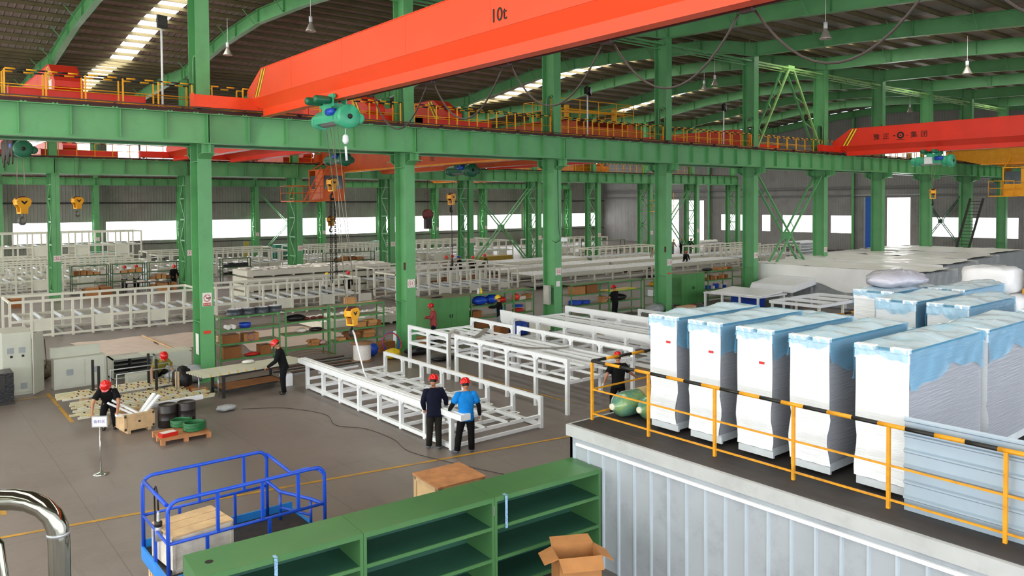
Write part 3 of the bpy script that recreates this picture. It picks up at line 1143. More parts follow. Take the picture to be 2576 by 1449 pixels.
def hoist(lab, x, yc, zf, s=1.0, grp=None, body=TGRN, mo=DGRN, box=False):
    """wire rope hoist with drum along Y, hanging under a girder flange at height zf"""
    t = thing('wire_rope_hoist', lab, 'hoist', (x, yc, zf), 0, grp)
    h = MB()
    # drum housing shell (upper), end collars
    zc = -0.52 * s
    r = 0.27 * s
    n = 14
    prof = [(r * math.cos(a), zc + r * math.sin(a)) for a in [PI * (-0.15 + 1.3 * k / n) for k in range(n + 1)]]
    inner = [(0.88 * u, zc + 0.88 * (v - zc)) for u, v in reversed(prof)]
    h.prism(prof + inner, 'y', -0.55 * s, 0.75 * s)
    h.lathe([(r * 1.02, -0.75 * s), (r * 1.02, -0.5 * s), (r * 0.9, -0.5 * s)], (0, 0, zc), 20, axis='y')
    h.lathe([(0.05, 1.15 * s), (r * 0.5, 1.13 * s), (r * 0.8, 1.05 * s), (r * 0.86, 0.9 * s), (r * 0.7, 0.86 * s), (r * 0.98, 0.8 * s), (r * 0.98, 0.62 * s)], (0, 0, zc), 20, axis='y')
    h.box(-0.2 * s, 0.2 * s, -0.35 * s, 0.25 * s, -0.3 * s, -0.12 * s)
    h.box(-0.24 * s, -0.18 * s, -0.35 * s, 0.25 * s, zc - 0.1, -0.12 * s)
    h.build('drum_housing', body, t)
    d = MB()
    d.lathe([(r * 0.78, -0.5 * s)] + [(r * (0.78 if k % 2 else 0.72), (-0.5 + 0.05 * k) * s) for k in range(1, 24)] + [(r * 0.7, 0.62 * s)], (0, 0, zc), 18, axis='y')
    d.build('rope_drum', STEELG, t)
    g = MB()
    g.lathe([(0.02, -0.98 * s), (0.12 * s, -1.0 * s), (0.16 * s, -0.99 * s), (0.30 * s, -1.0 * s), (0.34 * s, -0.96 * s), (0.34 * s, -0.78 * s), (0.28 * s, -0.74 * s)], (0.02, 0, zc), 24, axis='y')
    g.lathe([(0.02, -0.96 * s), (0.1 * s, -0.97 * s), (0.15 * s, -0.93 * s), (0.15 * s, -0.8 * s)], (0.36 * s, 0, zc - 0.04), 16, axis='y')
    g.box(0.1 * s, 0.4 * s, -0.94 * s, -0.8 * s, zc - 0.16 * s, zc + 0.08 * s)
    g.build('gearbox', body, t)
    MB().lathe([(0.01, -1.03 * s), (0.06 * s, -1.03 * s), (0.075 * s, -0.99 * s)], (0.02, 0, zc), 14, axis='y').build('gearbox_hub', BLACK, t)
    MB().lathe([(0.02, -0.6 * s), (0.09 * s, -0.58 * s), (0.11 * s, -0.4 * s), (0.11 * s, -0.2 * s)], (-0.26 * s, 0, zc + 0.16), 12, axis='y').build('blue_limiter', BLUE, t)
    for (yy_) in (-0.28 * s, 0.28 * s):
        tr = MB()
        for sx in (-1, 1):
            tr.box(sx * 0.2 - 0.01, sx * 0.2 + 0.01, yy_ - 0.16, yy_ + 0.16, -0.2, 0.16)
            for dy in (-0.1, 0.1):
                tr.cyl((sx * 0.12, yy_ + dy, 0.09), (sx * 0.19, yy_ + dy, 0.09), 0.075, 12)
        tr.bar((-0.22, yy_, -0.12), (0.22, yy_, -0.12), 0.05)
        o = tr.build('trolley', body, t)
        m_ = MB()
        m_.lathe([(0.02, -0.72 * s), (0.09 * s, -0.71 * s), (0.115 * s, -0.66 * s), (0.115 * s, -0.32 * s), (0.09 * s, -0.22 * s)], (0, yy_, -0.02), 14, axis='x')
        m_.build('travel_motor', mo, o)
    if box:
        MB().box(-0.42, -0.22, -0.1, 0.35, -0.75, -0.35).build('control_box', WHITE, t)
    return t


def hook_block(lab, p, s=1.0, grp=None, m=YELLOW, rz=0.0, hookc=None):
    t = thing('hook_block', lab, 'hook block', p, rz, grp)
    b_ = MB()
    pol = [(-0.13, -0.42), (0.13, -0.42), (0.14, -0.2), (0.24, -0.08), (0.27, 0.06), (0.2, 0.17), (0.08, 0.2), (-0.08, 0.2), (-0.2, 0.17), (-0.27, 0.06), (-0.24, -0.08), (-0.14, -0.2)]
    pol = [(u * s, v * s) for u, v in pol]
    b_.prism(pol, 'y', -0.15 * s, -0.11 * s)
    b_.prism(pol, 'y', 0.11 * s, 0.15 * s)
    b_.box(-0.13 * s, 0.13 * s, -0.11 * s, 0.11 * s, -0.42 * s, -0.36 * s)
    b_.box(-0.24 * s, -0.2 * s, -0.11 * s, 0.11 * s, -0.08 * s, 0.12 * s)
    b_.box(0.2 * s, 0.24 * s, -0.11 * s, 0.11 * s, -0.08 * s, 0.12 * s)
    b_.build('housing', m, t)
    v = MB()
    for yq in (-0.155 * s, 0.155 * s):
        v.add([(x_ * s, yq, z_ * s) for x_, z_ in ((-0.13, 0.09), (-0.05, 0.06), (0, 0.02), (0.05, 0.06), (0.13, 0.09), (0.08, 0.0), (0, -0.07), (-0.08, 0.0))], [(0, 1, 2, 3, 4, 5, 6, 7)])
    v.build('v_mark', BLACK, t)
    sh = MB()
    for yq in (-0.055, 0.055):
        sh.lathe([(0.03 * s, yq * s - 0.035 * s), (0.21 * s, yq * s - 0.035 * s), (0.18 * s, yq * s), (0.21 * s, yq * s + 0.035 * s), (0.03 * s, yq * s + 0.035 * s)], (0, 0, 0.04 * s), 18, axis='y')
    sh.build('sheave', mat('dark_red_sheave', '#5A1512', 0.5), t)
    hk = MB()
    hp = [(0, 0, -0.36), (0, 0, -0.52), (0.02, 0, -0.56)] + [(0.125 * math.cos(a), 0, -0.68 + 0.125 * math.sin(a)) for a in [R(100 + 26 * k) for k in range(0, 10)]]
    rs = [0.035, 0.035, 0.04] + [0.045 + 0.012 * math.sin(PI * k / 9) for k in range(9)] + [0.02]
    hk.tube([(a * s, b__ * s, c * s) for a, b__, c in hp], [r_ * s for r_ in rs], 8)
    hk.build('hook', hookc or mat('grey_hook_steel', '#6B6B66', 0.4, metal=0.4), t)
    return t


def ropes(t, blk, s=1.0, n=4, spread=0.5, m=None, top=(0, 0, -0.7)):
    """wire ropes from hoist t down to hook block, parts of the hoist; coordinates local to hoist"""
    d = Vector(blk) - t.location
    for k in range(n):
        u = (k / (n - 1) - 0.5) if n > 1 else 0
        a = (top[0] + (0.12 if k % 2 else -0.12), top[1] + u * spread, top[2])
        b_ = (d.x + (0.15 if k % 2 else -0.15) * s, d.y + (0.05 if k < n / 2 else -0.05), d.z + 0.1 * s)
        MB().tube([a, b_], 0.009 if s < 1.2 else 0.012, 5).build('wire_rope', m or mat('wire_rope_steel', '#8F8878', 0.45, metal=0.3), t)


h1 = hoist('teal green hoist under the orange 10t crane, nearest the camera', 2.0, -5.95, 8.93, 1.0, 'rope hoists')
ropes(h1, (2.05, -6.85, 2.95), 1.0, 4, 0.7, top=(0, 0.1, -0.75))
hk1 = hook_block('yellow slotted hook block low over the white frame with a white sling', (2.05, -6.85, 2.86), 0.8, 'hook blocks', rz=0.5, hookc=BLACK)
sl = MB().tube([(2.05, -6.85, 2.42), (2.1, -6.9, 2.25), (2.3, -7.05, 1.2), (2.35, -7.12, 1.02)], [0.025, 0.03, 0.018, 0.018], 6)
solo('lifting_sling', sl, WHITE, 'thin white sling from the low yellow hook block to the white frame', 'sling')
# pendant rope and white weight beside the first hoist
pw = MB().tube([(2.15, -6.4, 8.3), (2.15, -6.4, 7.95)], 0.01, 5)
pw.lathe([(0.02, 0), (0.08, -0.05), (0.09, -0.2), (0.04, -0.28)], (2.15, -6.4, 7.95), 10)
pw.cyl((2.15, -6.4, 7.6), (2.17, -6.42, 7.2), 0.035, 8)
solo('limit_weight', pw, WHITE, 'small white limit weight dangling below the teal green hoist', 'weight')

# crane 2, camera bay, far right, with lettering
cr2 = crane('bridge_crane', 'red bridge crane at right with Chinese letters and round emblem', 41.0, 0.9, -0.38, -30.6, RED, truck=(2.2, 1.3), zb=8.93, zt=10.66)
for (txt, yv) in (('豫', -2.95), ('正', -3.55), ('集', -5.25), ('团', -5.85)):
    text_mesh('lettering', txt, 0.42, BLACK, cr2, face_M((40.985, yv, 9.98), (0, -1, 0), (0, 0, 1)), 0.004)
em = ring(MB(), (40.988, -4.45, 10.02), 0.22, 0.1, 'x')
em.add([(40.988, -4.45 + 0.05 * math.cos(a), 10.02 + 0.05 * math.sin(a)) for a in [2 * PI * k / 10 for k in range(10)]], [tuple(range(10))])
em.box(40.985, 40.99, -4.7, -4.2, 9.74, 9.76)
em.box(40.985, 40.99, -4.12, -4.0, 9.98, 10.04)
em.box(40.985, 40.99, -4.92, -4.8, 9.98, 10.0)
em.build('emblem', BLACK, cr2)
h2 = hoist('green hoist with white control box under the red lettered crane', 41.45, -6.2, 8.93, 1.15, 'rope hoists', box=True)
hb2 = (41.4, -6.2, 6.45)
ropes(h2, hb2, 1.0, 4, 0.5)
hook_block('yellow hook block below the red lettered crane at right', hb2, 0.95, 'hook blocks', rz=0.6, hookc=BLACK)

# cranes of the middle bay
cA = crane('bridge_crane', 'red bridge crane end behind the yellow railing at far left', -3.95, 0.8, 1.18, 29.0, RED, truck=(1.2, 1.8), grp='red cranes of the middle bay')
cB = crane('bridge_crane', 'red bridge crane end partly behind the teal green hoist', 6.9, 0.8, 1.18, 29.0, RED, truck=(1.7, 1.8), grp='red cranes of the middle bay')
cC = crane('bridge_crane', 'red bridge crane with striped end right of column 51', 10.7, 0.8, 1.18, 29.0, RED, truck=(1.6, 1.6), grp='red cranes of the middle bay')
bd = MB().box(-3.96, -3.95, 1.5, 2.0, 9.62, 9.95)
bd.build('white_label', SIGNP, cA)


def double_crane(lab, x0, x1, y0, y1, m, zb=8.3, zt=10.0, cat='bridge crane', deck=True, letters=None):
    t = thing('bridge_crane', lab, cat, ((x0 + x1) / 2, y0, 9), 0, None, world=True)
    sg = 1 if y1 > y0 else -1
    for x in (x0, x1 - 0.55):
        g = MB()
        lo, hi = min(y0, y1), max(y0, y1)
        g.prism([(lo, 9.3), (lo, zt), (hi, zt), (hi, 9.3), (hi - 2.2, zb), (lo + 2.2, zb)], 'x', x, x + 0.55)
        g.box(x - 0.05, x + 0.6, lo + 2.2, hi - 2.2, zb - 0.03, zb)
        g.box(x - 0.05, x + 0.6, lo, hi, zt, zt + 0.03)
        g.build('bridge_girder', m, t)
    lip = MB()
    lip.box(x0 - 0.12, x0 - 0.05, min(y0, y1) + 2.2, max(y0, y1) - 2.2, zb - 0.05, zb + 0.06)
    lip.build('flange_edge', mat('orange_yellow_paint', '#E89018', 0.45), t)
    for yv in (y0, y1):
        tr = MB().box(x0 - 0.5, x1 + 0.5, yv - 0.2, yv + 0.2, 9.16, 9.75)
        for k in range(6):
            xx = x0 - 0.3 + k * (x1 - x0 + 0.6) / 5
            tr.box(xx - 0.015, xx + 0.015, yv - 0.22, yv + 0.22, 9.16, 9.78)
        o = tr.build('end_truck', m, t)
        w = MB()
        for xx in (x0 - 0.2, x0 + 0.7, x1 - 0.7, x1 + 0.2):
            w.cyl((xx, yv - 0.06, 9.25), (xx, yv + 0.06, 9.25), 0.15, 12)
        w.build('wheel', DARKST, o)
    if deck:
        d = MB()
        d.box(x0 - 0.3, x1 + 0.3, y0 + sg * 0.2, y0 + sg * 3.2, zt + 0.03, zt + 0.08)
        d.build('deck', m, t)
        r_ = MB()
        P = [(x0 - 0.3, y0 + sg * 0.3), (x1 + 0.3, y0 + sg * 0.3), (x1 + 0.3, y0 + sg * 3.1), (x0 - 0.3, y0 + sg * 3.1)]
        for i in range(4):
            a, b_ = P[i], P[(i + 1) % 4]
            for zz in (zt + 1.1, zt + 0.6):
                r_.tube([(a[0], a[1], zz), (b_[0], b_[1], zz)], 0.022, 6)
            for k in range(4):
                px, py_ = a[0] + (b_[0] - a[0]) * k / 4, a[1] + (b_[1] - a[1]) * k / 4
                r_.tube([(px, py_, zt + 0.05), (px, py_, zt + 1.1)], 0.024, 6)
        r_.build('deck_railing', YELLOW, t)
        MB().bar((x0 + 0.2, y0 + sg * 0.9, zt + 0.55), (x1 + 0.9, y0 + sg * 1.6, zt + 0.8), 0.14, 0.12).build('jib_arm', YELLOW, t)
        for xx in (x0 + 0.9, x1 - 0.3):
            MB().box(xx, xx + 0.18, y0 + sg * 1.15, y0 + sg * 1.35, zt + 0.05, zt + 0.95).build('jib_post', YELLOW, t)
    if letters:
        for k, ch in enumerate(letters):
            text_mesh('lettering', ch, 0.62, mat('dark_brown_lettering', '#5A2814', 0.5), t, face_M((x0 - 0.01, letters_y - 1.55 * k, 8.78), (0, -1, 0), (0, 0, 1)), 0.004)
    return t


letters_y = 16.5
dcr = double_crane('orange double girder crane with railed deck right of column 52', 18.1, 22.8, 1.18, 29.0, DORANGE, letters='河南重')
# its operator cab near the middle row
OCAB = mat('orange_cab_paint', '#D8621A', 0.45, vary=0.1)
GLASS = mat('dark_cab_glass', '#4A5258', 0.12, spec=0.8)


def cab(par, x, y, z, m, w=1.6, d=2.2, h=2.1, bal=2.2, sgn=1):
    c = MB()
    for (a, b_) in ((0, 0), (w, 0), (0, d), (w, d)):
        c.box(x + a - 0.05, x + a + 0.05, y + b_ - 0.05, y + b_ + 0.05, z, z + h)
    c.box(x - 0.05, x + w + 0.05, y - 0.05, y + d + 0.05, z - 0.08, z)
    c.box(x - 0.08, x + w + 0.08, y - 0.08, y + d + 0.08, z + h, z + h + 0.08)
    for k in (0, d):
        c.box(x, x + w, y + k - 0.02, y + k + 0.02, z, z + 0.8)
        c.box(x, x + w, y + k - 0.02, y + k + 0.02, z + 1.75, z + h)
    for k in (0, w):
        c.box(x + k - 0.02, x + k + 0.02, y, y + d * 0.55, z, z + h)
        c.box(x + k - 0.02, x + k + 0.02, y + d * 0.55, y + d, z, z + 0.8)
    o = c.build('operator_cab', m, par)
    g = MB()
    for k in (0, d):
        g.box(x + 0.1, x + w - 0.1, y + k - 0.008, y + k + 0.008, z + 0.8, z + 1.75)
    for k in (0, w):
        g.box(x + k - 0.008, x + k + 0.008, y + d * 0.55, y + d - 0.1, z + 0.8, z + 1.75)
    g.build('cab_window', GLASS, o)
    b = MB()
    bx0, bx1 = (x - bal, x - 0.08) if sgn > 0 else (x + w + 0.08, x + w + bal)
    b.box(bx0, bx1, y, y + d, z - 0.12, z - 0.04)
    for zz in (0.5, 1.0):
        for (p, q) in (((bx0, y), (bx1, y)), ((bx0, y + d), (bx1, y + d)), ((bx0, y), (bx0, y + d))):
            b.tube([(p[0], p[1], z + zz), (q[0], q[1], z + zz)], 0.02, 5)
    for k in range(4):
        xx = bx0 + (bx1 - bx0) * k / 3.2
        for yy_ in (y, y + d):
            b.tube([(xx, yy_, z - 0.04), (xx, yy_, z + 1.0)], 0.02, 5)
    b.build('cab_balcony', m, o)
    s_ = MB()
    for sx in (0.1, 0.55):
        s_.bar((bx1 - sx - 0.9, y - 0.25, z), (bx1 - sx + 0.4, y - 0.25, z + 2.3), 0.05, 0.08)
    for k in range(8):
        f = k / 8
        s_.bar((bx1 - 1.0 + 1.3 * f, y - 0.25, z + 2.3 * f + 0.1), (bx1 - 1.45 + 1.3 * f, y - 0.25, z + 2.3 * f + 0.1), 0.03, 0.03)
    s_.build('cab_ladder', m, o)
    hg = MB()
    for (a, b_) in ((0, 0), (w, 0), (0, d), (w, d)):
        hg.bar((x + a, y + b_, z + h), (x + w / 2 + (a - w / 2) * 0.4 + 1.2, y + b_, z + h + 1.0), 0.06)
    hg.build('cab_hanger', m, o)
    return o


cab(dcr, 16.0, 24.2, 6.25, OCAB)

hA = hoist('dark green hoist with looped cables below the far left red crane', -3.55, 12.6, 8.93, 1.1, 'rope hoists', body=DGRN)
bA = (-3.45, 12.9, 6.1)
ropes(hA, bA, 1.1, 4, 0.8)
hook_block('yellow hook block with grey hook at far left', bA, 1.15, 'hook blocks', rz=0.35)
lp = MB()
for k in range(9):
    yv = 15.3 - 0.42 * k
    lp.tube(catenary((-3.9, yv, 8.9), (-3.9, yv - 0.34, 8.9), 0.95 + 0.25 * math.sin(k * 1.7), 8), 0.03, 6)
lp.build('festoon_cable', CABLE, cA)
hB = hoist('dark green hoist under the red crane left of column 51', 11.1, 12.2, 8.93, 1.1, 'rope hoists', body=DGRN)
bB = (11.3, 13.2, 7.15)
ropes(hB, bB, 1.1, 4, 0.8)
hook_block('yellow hook block with black chains hanging to the left of column 51', bB, 1.15, 'hook blocks', rz=0.45, hookc=BLACK)
ch = MB()
for (dx, dy, z1) in ((-0.09, 0, 1.75), (0.0, 0.08, 1.6), (0.09, -0.05, 1.9), (0.17, 0.05, 2.1)):
    z = bB[2] - 0.85
    k = 0
    while z > z1:
        w_ = 0.028
        xx, yy_ = bB[0] + dx * (1 + (bB[2] - z) * 0.12), bB[1] + dy
        if k % 2:
            ch.tube([(xx - w_, yy_, z), (xx - w_, yy_, z - 0.13), (xx + w_, yy_, z - 0.13), (xx + w_, yy_, z), (xx - w_, yy_, z)], 0.012, 4, caps=False)
        else:
            ch.tube([(xx, yy_ - w_, z), (xx, yy_ - w_, z - 0.13), (xx, yy_ + w_, z - 0.13), (xx, yy_ + w_, z), (xx, yy_ - w_, z)], 0.012, 4, caps=False)
        z -= 0.11
        k += 1
solo('lifting_chain', ch, mat('black_chain_steel', '#1E1C1A', 0.45, metal=0.5), 'black lifting chains hanging from the yellow hook block left of column 51', 'chain')
hD = hoist('dark green hoist below the orange double crane right of column 51', 20.3, 13.5, 8.7, 1.3, 'rope hoists', body=DGRN)
bD = (19.9, 14.0, 6.35)
ropes(hD, bD, 1.1, 4, 0.8)
hook_block('yellow hook block with window opening right of column 51', bD, 1.15, 'hook blocks', rz=0.45, hookc=BLACK)
pr_ = MB().tube([(19.95, 14.05, 5.95), (20.0, 14.1, 2.2)], 0.03, 5)
pr_.tube([(20.0, 14.1, 2.35), (20.0, 14.1, 1.95)], 0.08, 6)
solo('pendant_cable', pr_, CABLE, 'brown pendant cable hanging below the hook block right of column 51', 'cable')
sh = thing('pulley_block', 'dark red pulley block hanging before the back windows right of column 51', 'pulley', (27.9, 29.1, 4.7))
MB().lathe([(0.1, -0.12), (0.5, -0.12), (0.42, 0), (0.5, 0.12), (0.1, 0.12)], (0, 0, 0.3), 18, axis='y').build('sheave', mat('dark_red_pulley_paint', '#6E2A2A', 0.5), sh)
MB().box(-0.3, 0.3, -0.2, 0.2, -0.9, 0.1).build('cheek_plate', DARKST, sh)
MB().tube([(0, 0, 0.7), (0, 0, 3.3)], 0.02, 5).build('wire_rope', DARKST, sh)
sm_ = hook_block('small orange hook block in front of the wall cross brace', (19.0, 29.2, 4.75), 1.2, 'hook blocks', m=mat('orange_block_paint', '#C98A1E', 0.5), rz=0.4)
hz_ = hook_block('half hidden yellow hook block just left of column 26', (1.1, 26.9, 6.25), 1.15, 'hook blocks', rz=0.4)

for o_, zt_ in ((sm_, 3.25), (hz_, 2.75)):
    for dx in (-0.12, 0.12):
        MB().tube([(dx, 0, 0.1), (dx, 0, zt_)], 0.01, 5).build('wire_rope', CABLE, o_)
# back bay cranes (between middle and back rows), only ends seen
crane('bridge_crane', 'red crane of the back bay seen under the girder at left, left one', 0.9, 0.8, 30.3, 58.5, RED, truck=(1.2, 2.4), stripes=False, grp='red cranes of the back bay')
crane('bridge_crane', 'red crane of the back bay seen under the girder at left, right one', 17.2, 0.8, 30.3, 58.5, RED, truck=(1.6, 1.6), stripes=False, grp='red cranes of the back bay')
double_crane('orange yellow railed crane of the back bay right of column 52', 46.5, 50.5, 30.3, 58.5, mat('orange_yellow_crane_paint', '#D97A12', 0.45), zb=8.6, zt=9.9)
crane('bridge_crane', 'red crane of the middle bay seen low between columns 51 and 52', 33.5, 0.9, 1.6, 29.0, RED, truck=(1.6, 2.6), stripes=False)
plt = thing('service_platform', 'yellow railed service platform high on a column left of column 54', 'platform', (56.0, 27.8, 5.0))
pm_ = MB().box(0, 2.8, 0, 1.0, -0.08, 0)
pm_.build('deck', YELLOW, plt)
pm_ = MB()
for (a, b_) in (((0, 0), (2.8, 0)), ((0, 0), (0, 1)), ((2.8, 0), (2.8, 1))):
    for zz in (0.55, 1.1):
        pm_.tube([(a[0], a[1], zz), (b_[0], b_[1], zz)], 0.03, 5)
for xx in (0, 0.9, 1.9, 2.8):
    pm_.tube([(xx, 0, 0), (xx, 0, 1.1 if xx not in (0, 2.8) else 2.0)], 0.03, 5)
pm_.build('platform_railing', YELLOW, plt)
MB().box(1.0, 2.0, -0.04, -0.01, 0.3, 0.75).build('warning_board', SIGNP, plt)

# yellow crane with cab in the camera bay at far right
ycr = double_crane('yellow double girder crane with operator cab at the right edge', 59.0, 63.2, -0.38, -30.6, mat('yellow_ochre_crane_paint', '#C98710', 0.45, vary=0.12), zb=8.75, zt=10.1)
YC = mat('yellow_cab_paint', '#E8A015', 0.45, vary=0.08)
cab(ycr, 57.6, -7.2, 6.35, YC, w=1.6, d=2.6, h=2.0, bal=0.1)
bl = MB()
bl.box(56.7, 57.5, -5.6, -3.9, 6.2, 6.28)
for zz in (0.55, 1.1):
    bl.tube([(56.7, -5.6, 6.28 + zz), (56.7, -3.9, 6.28 + zz), (57.5, -3.9, 6.28 + zz)], 0.025, 5)
for yy_ in (-5.6, -4.75, -3.9):
    bl.tube([(56.7, yy_, 6.28), (56.7, yy_, 7.4)], 0.025, 5)
bl.build('cab_balcony', YC, ycr)
ld = thing('sloping_ladder', 'dark sloping steel ladder below the yellow operator cab at right', 'ladder', (56.6, -3.4, 0))
for yy_ in (0, 0.9):
    MB().bar((0, yy_ + 1.35, 0.0), (0, yy_ - 0.4 + 0.2, 6.1), 0.06, 0.16).build('stringer', DARKST, ld)
tr = MB()
for k in range(22):
    f = k / 22
    z = 0.5 + 5.6 * f
    y0_ = 1.3 - 1.5 * (z - 0.2) / 5.9
    tr.box(-0.12, 0.12, y0_, y0_ + 0.9, z, z + 0.04)
tr.build('treads', DARKST, ld)

# ------------------------------------------------------------------ lamps
LAMPM = mat('aluminium_lamp_shade', '#C9BFB2', 0.35, metal=0.4)
BULB = mat('frosted_bulb', '#F4EFE4', 0.5, emis=0.25)
lamps = [((8.0, 8.5), 'high bay lamp hanging above the orange crane at left', 15.5), ((7.1, 17.4), 'high bay lamp right of the no smoking column near the roof', 15.6), ((20.9, 16.2), 'high bay lamp seen just under the orange girder', 15.6),
         ((37.6, 6.9), 'high bay lamp hanging in the roof gap left of column 54', 15.4), ((23.4, -9.2), 'high bay lamp top right beside the hanging cable', 14.15), ((38.4, -9.2), 'high bay lamp near the right edge of the roof', 14.15),
         ((40.5, 10.0), 'small far high bay lamp below the roof left of column 54', 15.7), ((66.0, 6.0), 'tiny far high bay lamp above the red lettered crane', 15.4)]
pl_ = None
for (xy, lab, zt) in lamps:
    if pl_ is None:
        pl_ = thing('high_bay_lamp', lab, 'lamp', (xy[0], xy[1], zt - 0.25), 0, 'high bay lamps under the roof')
        MB().cyl((0, 0, 1.1), (0, 0, -0.28), 0.015, 6).build('stem', WHITE, pl_)
        MB().cyl((0, 0, -0.28), (0, 0, -0.55), 0.085, 12).build('ballast_housing', WHITE, pl_)
        MB().lathe([(0.05, -0.55), (0.09, -0.62), (0.17, -0.8), (0.24, -0.95), (0.25, -0.99), (0.235, -0.99), (0.15, -0.8), (0.04, -0.6)], n=18).build('shade', LAMPM, pl_)
        MB().ball((0, 0, -0.86), (0.07, 0.07, 0.11), 10).build('bulb', BULB, pl_)
    else:
        dup(pl_, (xy[0], xy[1], zt - 0.25), 0, lab)
fl = None
for (x, y_, h_, rz, lab, two) in ((-0.95, 0.42, 2.75, 0.3, 'white pole floodlight left of the no smoking column', False), (18.6, 0.42, 2.2, 0.5, 'twin floodlight on white pole between columns 52 and 53', True), (29.6, 0.42, 2.2, 0.5, 'twin floodlight on white pole left of column 54', True),
                               (48.6, 0.42, 2.2, 0.5, 'twin floodlight peeping above the red lettered crane', True)):
    t = thing('floodlight_mast', lab, 'floodlight', (x, y_, 8.98), rz, 'floodlights on the walkway')
    MB().cyl((0, 0, 0), (0, 0, h_), 0.035, 8).build('pole', WHITE, t)
    for sx in ((-0.28, 0.28) if two else (0.0,)):
        q = MB()
        rt = Matrix.Rotation(R(25) * (1 if sx > 0 else -1 if sx < 0 else 0), 3, 'Y')
        q.cbox((sx, -0.05, h_ + 0.22), (0.34, 0.09, 0.42 if not two else 0.3), rot=rt)
        for k in range(6):
            q.cbox((sx, 0.02, h_ + 0.08 + 0.05 * k), (0.32, 0.08, 0.012), rot=rt)
        o = q.build('lamp_head', BLACK, t)
        MB().cbox((sx, -0.1, h_ + 0.22), (0.26, 0.012, 0.24), rot=rt).build('lens', mat('floodlight_glass', '#DDE2E6', 0.2) if sx > 0 else DARKST, o)
    if two:
        MB().tube([(-0.3, 0, h_ + 0.05), (0.3, 0, h_ + 0.05)], 0.02, 6).build('cross_arm', BLACK, t)
# ================================================================== PLATFORM (lower right)
PANEL = mat('aged_white_wall_panel', '#A4A9AE', 0.45, vary=0.05, scale=1.2, dirt='#72767C', dscale=1.6, damt=0.45)
PX0, PX1, PY0, PY1, PZ = 0.8, 24.0, -17.12, -31.0, 2.2
pf = thing('storage_platform', 'white panelled storage room with dark flat roof carrying the wrapped cabinets', 'platform', (0.8, -17.12, 0), 0, None, world=True)
w = MB()
# vertical panels with raised ribs on the west face and north face
n = int((PY0 - PY1) / 0.335)
w.box(PX0, PX0 + 0.06, PY1, PY0, 0, 1.98)
w.box(PX0, PX1, PY0 - 0.06, PY0, 0, 1.98)
w.build('wall_panel', PANEL, pf)
rb_ = MB()
for k in range(n + 1):
    y = PY0 - 0.12 - k * 0.335
    rb_.prism([(PX0, y - 0.028), (PX0 - 0.026, y - 0.014), (PX0 - 0.026, y + 0.014), (PX0, y + 0.028)], 'z', 0, 1.9)
rb_.build('panel_ribs', mat('pale_blue_white_rib', '#B4BEC6', 0.35, vary=0.05), pf)
tp = MB()
tp.box(PX0 - 0.05, PX1, PY1, PY0 + 0.05, 2.0, 2.19)
tp.build('roof_slab', mat('roof_fascia_white', '#B9BAB8', 0.5, vary=0.05, dirt='#8F8E88', dscale=2, damt=0.35), pf)
MB().box(PX0 + 0.02, PX1, PY1, PY0 - 0.02, 2.19, 2.2).build('roof_top', mat('dark_roof_felt', '#3B3634', 0.7, vary=0.2, scale=3), pf)
MB().box(PX0 - 0.045, PX0 - 0.005, PY1, PY0 - 0.18, 1.875, 1.925).build('flashing', WHITE, pf)

# platform railing ----------------------------------------------------------
RY = mat('worn_yellow_rail_paint', '#E29A12', 0.45, vary=0.12, scale=6, dirt='#7A4A1A', dscale=5, damt=0.5)
rl = thing('guard_railing', 'yellow guard railing with black striped top edging the storage roof', 'railing', (1.25, -17.2, 2.2), 0, None, world=True)
posts = [-17.2 - 1.27 * k for k in range(0, 11)]
for y in posts:
    MB().box(1.23, 1.27, y - 0.02, y + 0.02, 2.2, 3.2).build('post', RY, rl)
for xx in (2.85, 4.5):
    MB().box(xx - 0.02, xx + 0.02, -17.22, -17.18, 2.2, 3.2).build('post', RY, rl)
q = MB()
for zz in (2.31, 2.73):
    q.box(1.238, 1.262, posts[-1], -17.2, zz - 0.012, zz + 0.012)
    q.box(1.25, 23.5, -17.212, -17.188, zz - 0.012, zz + 0.012)
q.build('rails', RY, rl)
q = striped_tube(MB(), (1.25, -17.2, 3.22), (1.25, posts[-1], 3.22), 0.028, 0.33, 8, 1)
striped_tube(q, (1.25, -17.2, 3.22), (23.5, -17.2, 3.22), 0.028, 0.33, 8, 1)
q.build('striped_top_rail', [RY, BLACK], rl)
for xx in (10, 14, 18.4, 20.2, 22):
    MB().box(xx - 0.03, xx + 0.03, -17.24, -17.16, 2.2, 3.2).build('post', YELLOW, rl)
# corrugated sheets leaning inside the railing
CORR = mat('blue_grey_corrugated_steel', '#A9B9C6', 0.3, metal=0.25, vary=0.05, dirt='#8593A0', dscale=1.5, damt=0.3)
cs = MB()
prof = []
z = 0.0
while z < 0.96:
    prof += [(0.03, z), (0.03, z + 0.13), (0.0, z + 0.15), (0.0, z + 0.17), (0.03, z + 0.19)]
    z += 0.19
prof = [(u, v) for u, v in prof]
for i in range(len(prof) - 1):
    a, b_ = prof[i], prof[i + 1]
    cs.add([(a[0], 0, a[1]), (a[0], -6.5, a[1]), (b_[0], -6.5, b_[1]), (b_[0], 0, b_[1]), (a[0] + 0.004, 0, a[1]), (a[0] + 0.004, -6.5, a[1]), (b_[0] + 0.004, -6.5, b_[1]), (b_[0] + 0.004, 0, b_[1])],
           [(0, 1, 2, 3), (7, 6, 5, 4), (0, 3, 7, 4), (1, 2, 6, 5)])
cs.box(0.0, 0.035, -6.5, 0, 0.95, 0.975)
solo('corrugated_sheet', cs, CORR, 'blue grey corrugated steel sheet standing behind the yellow railing at bottom right', 'metal sheet', loc=(1.33, -22.42, 2.2))

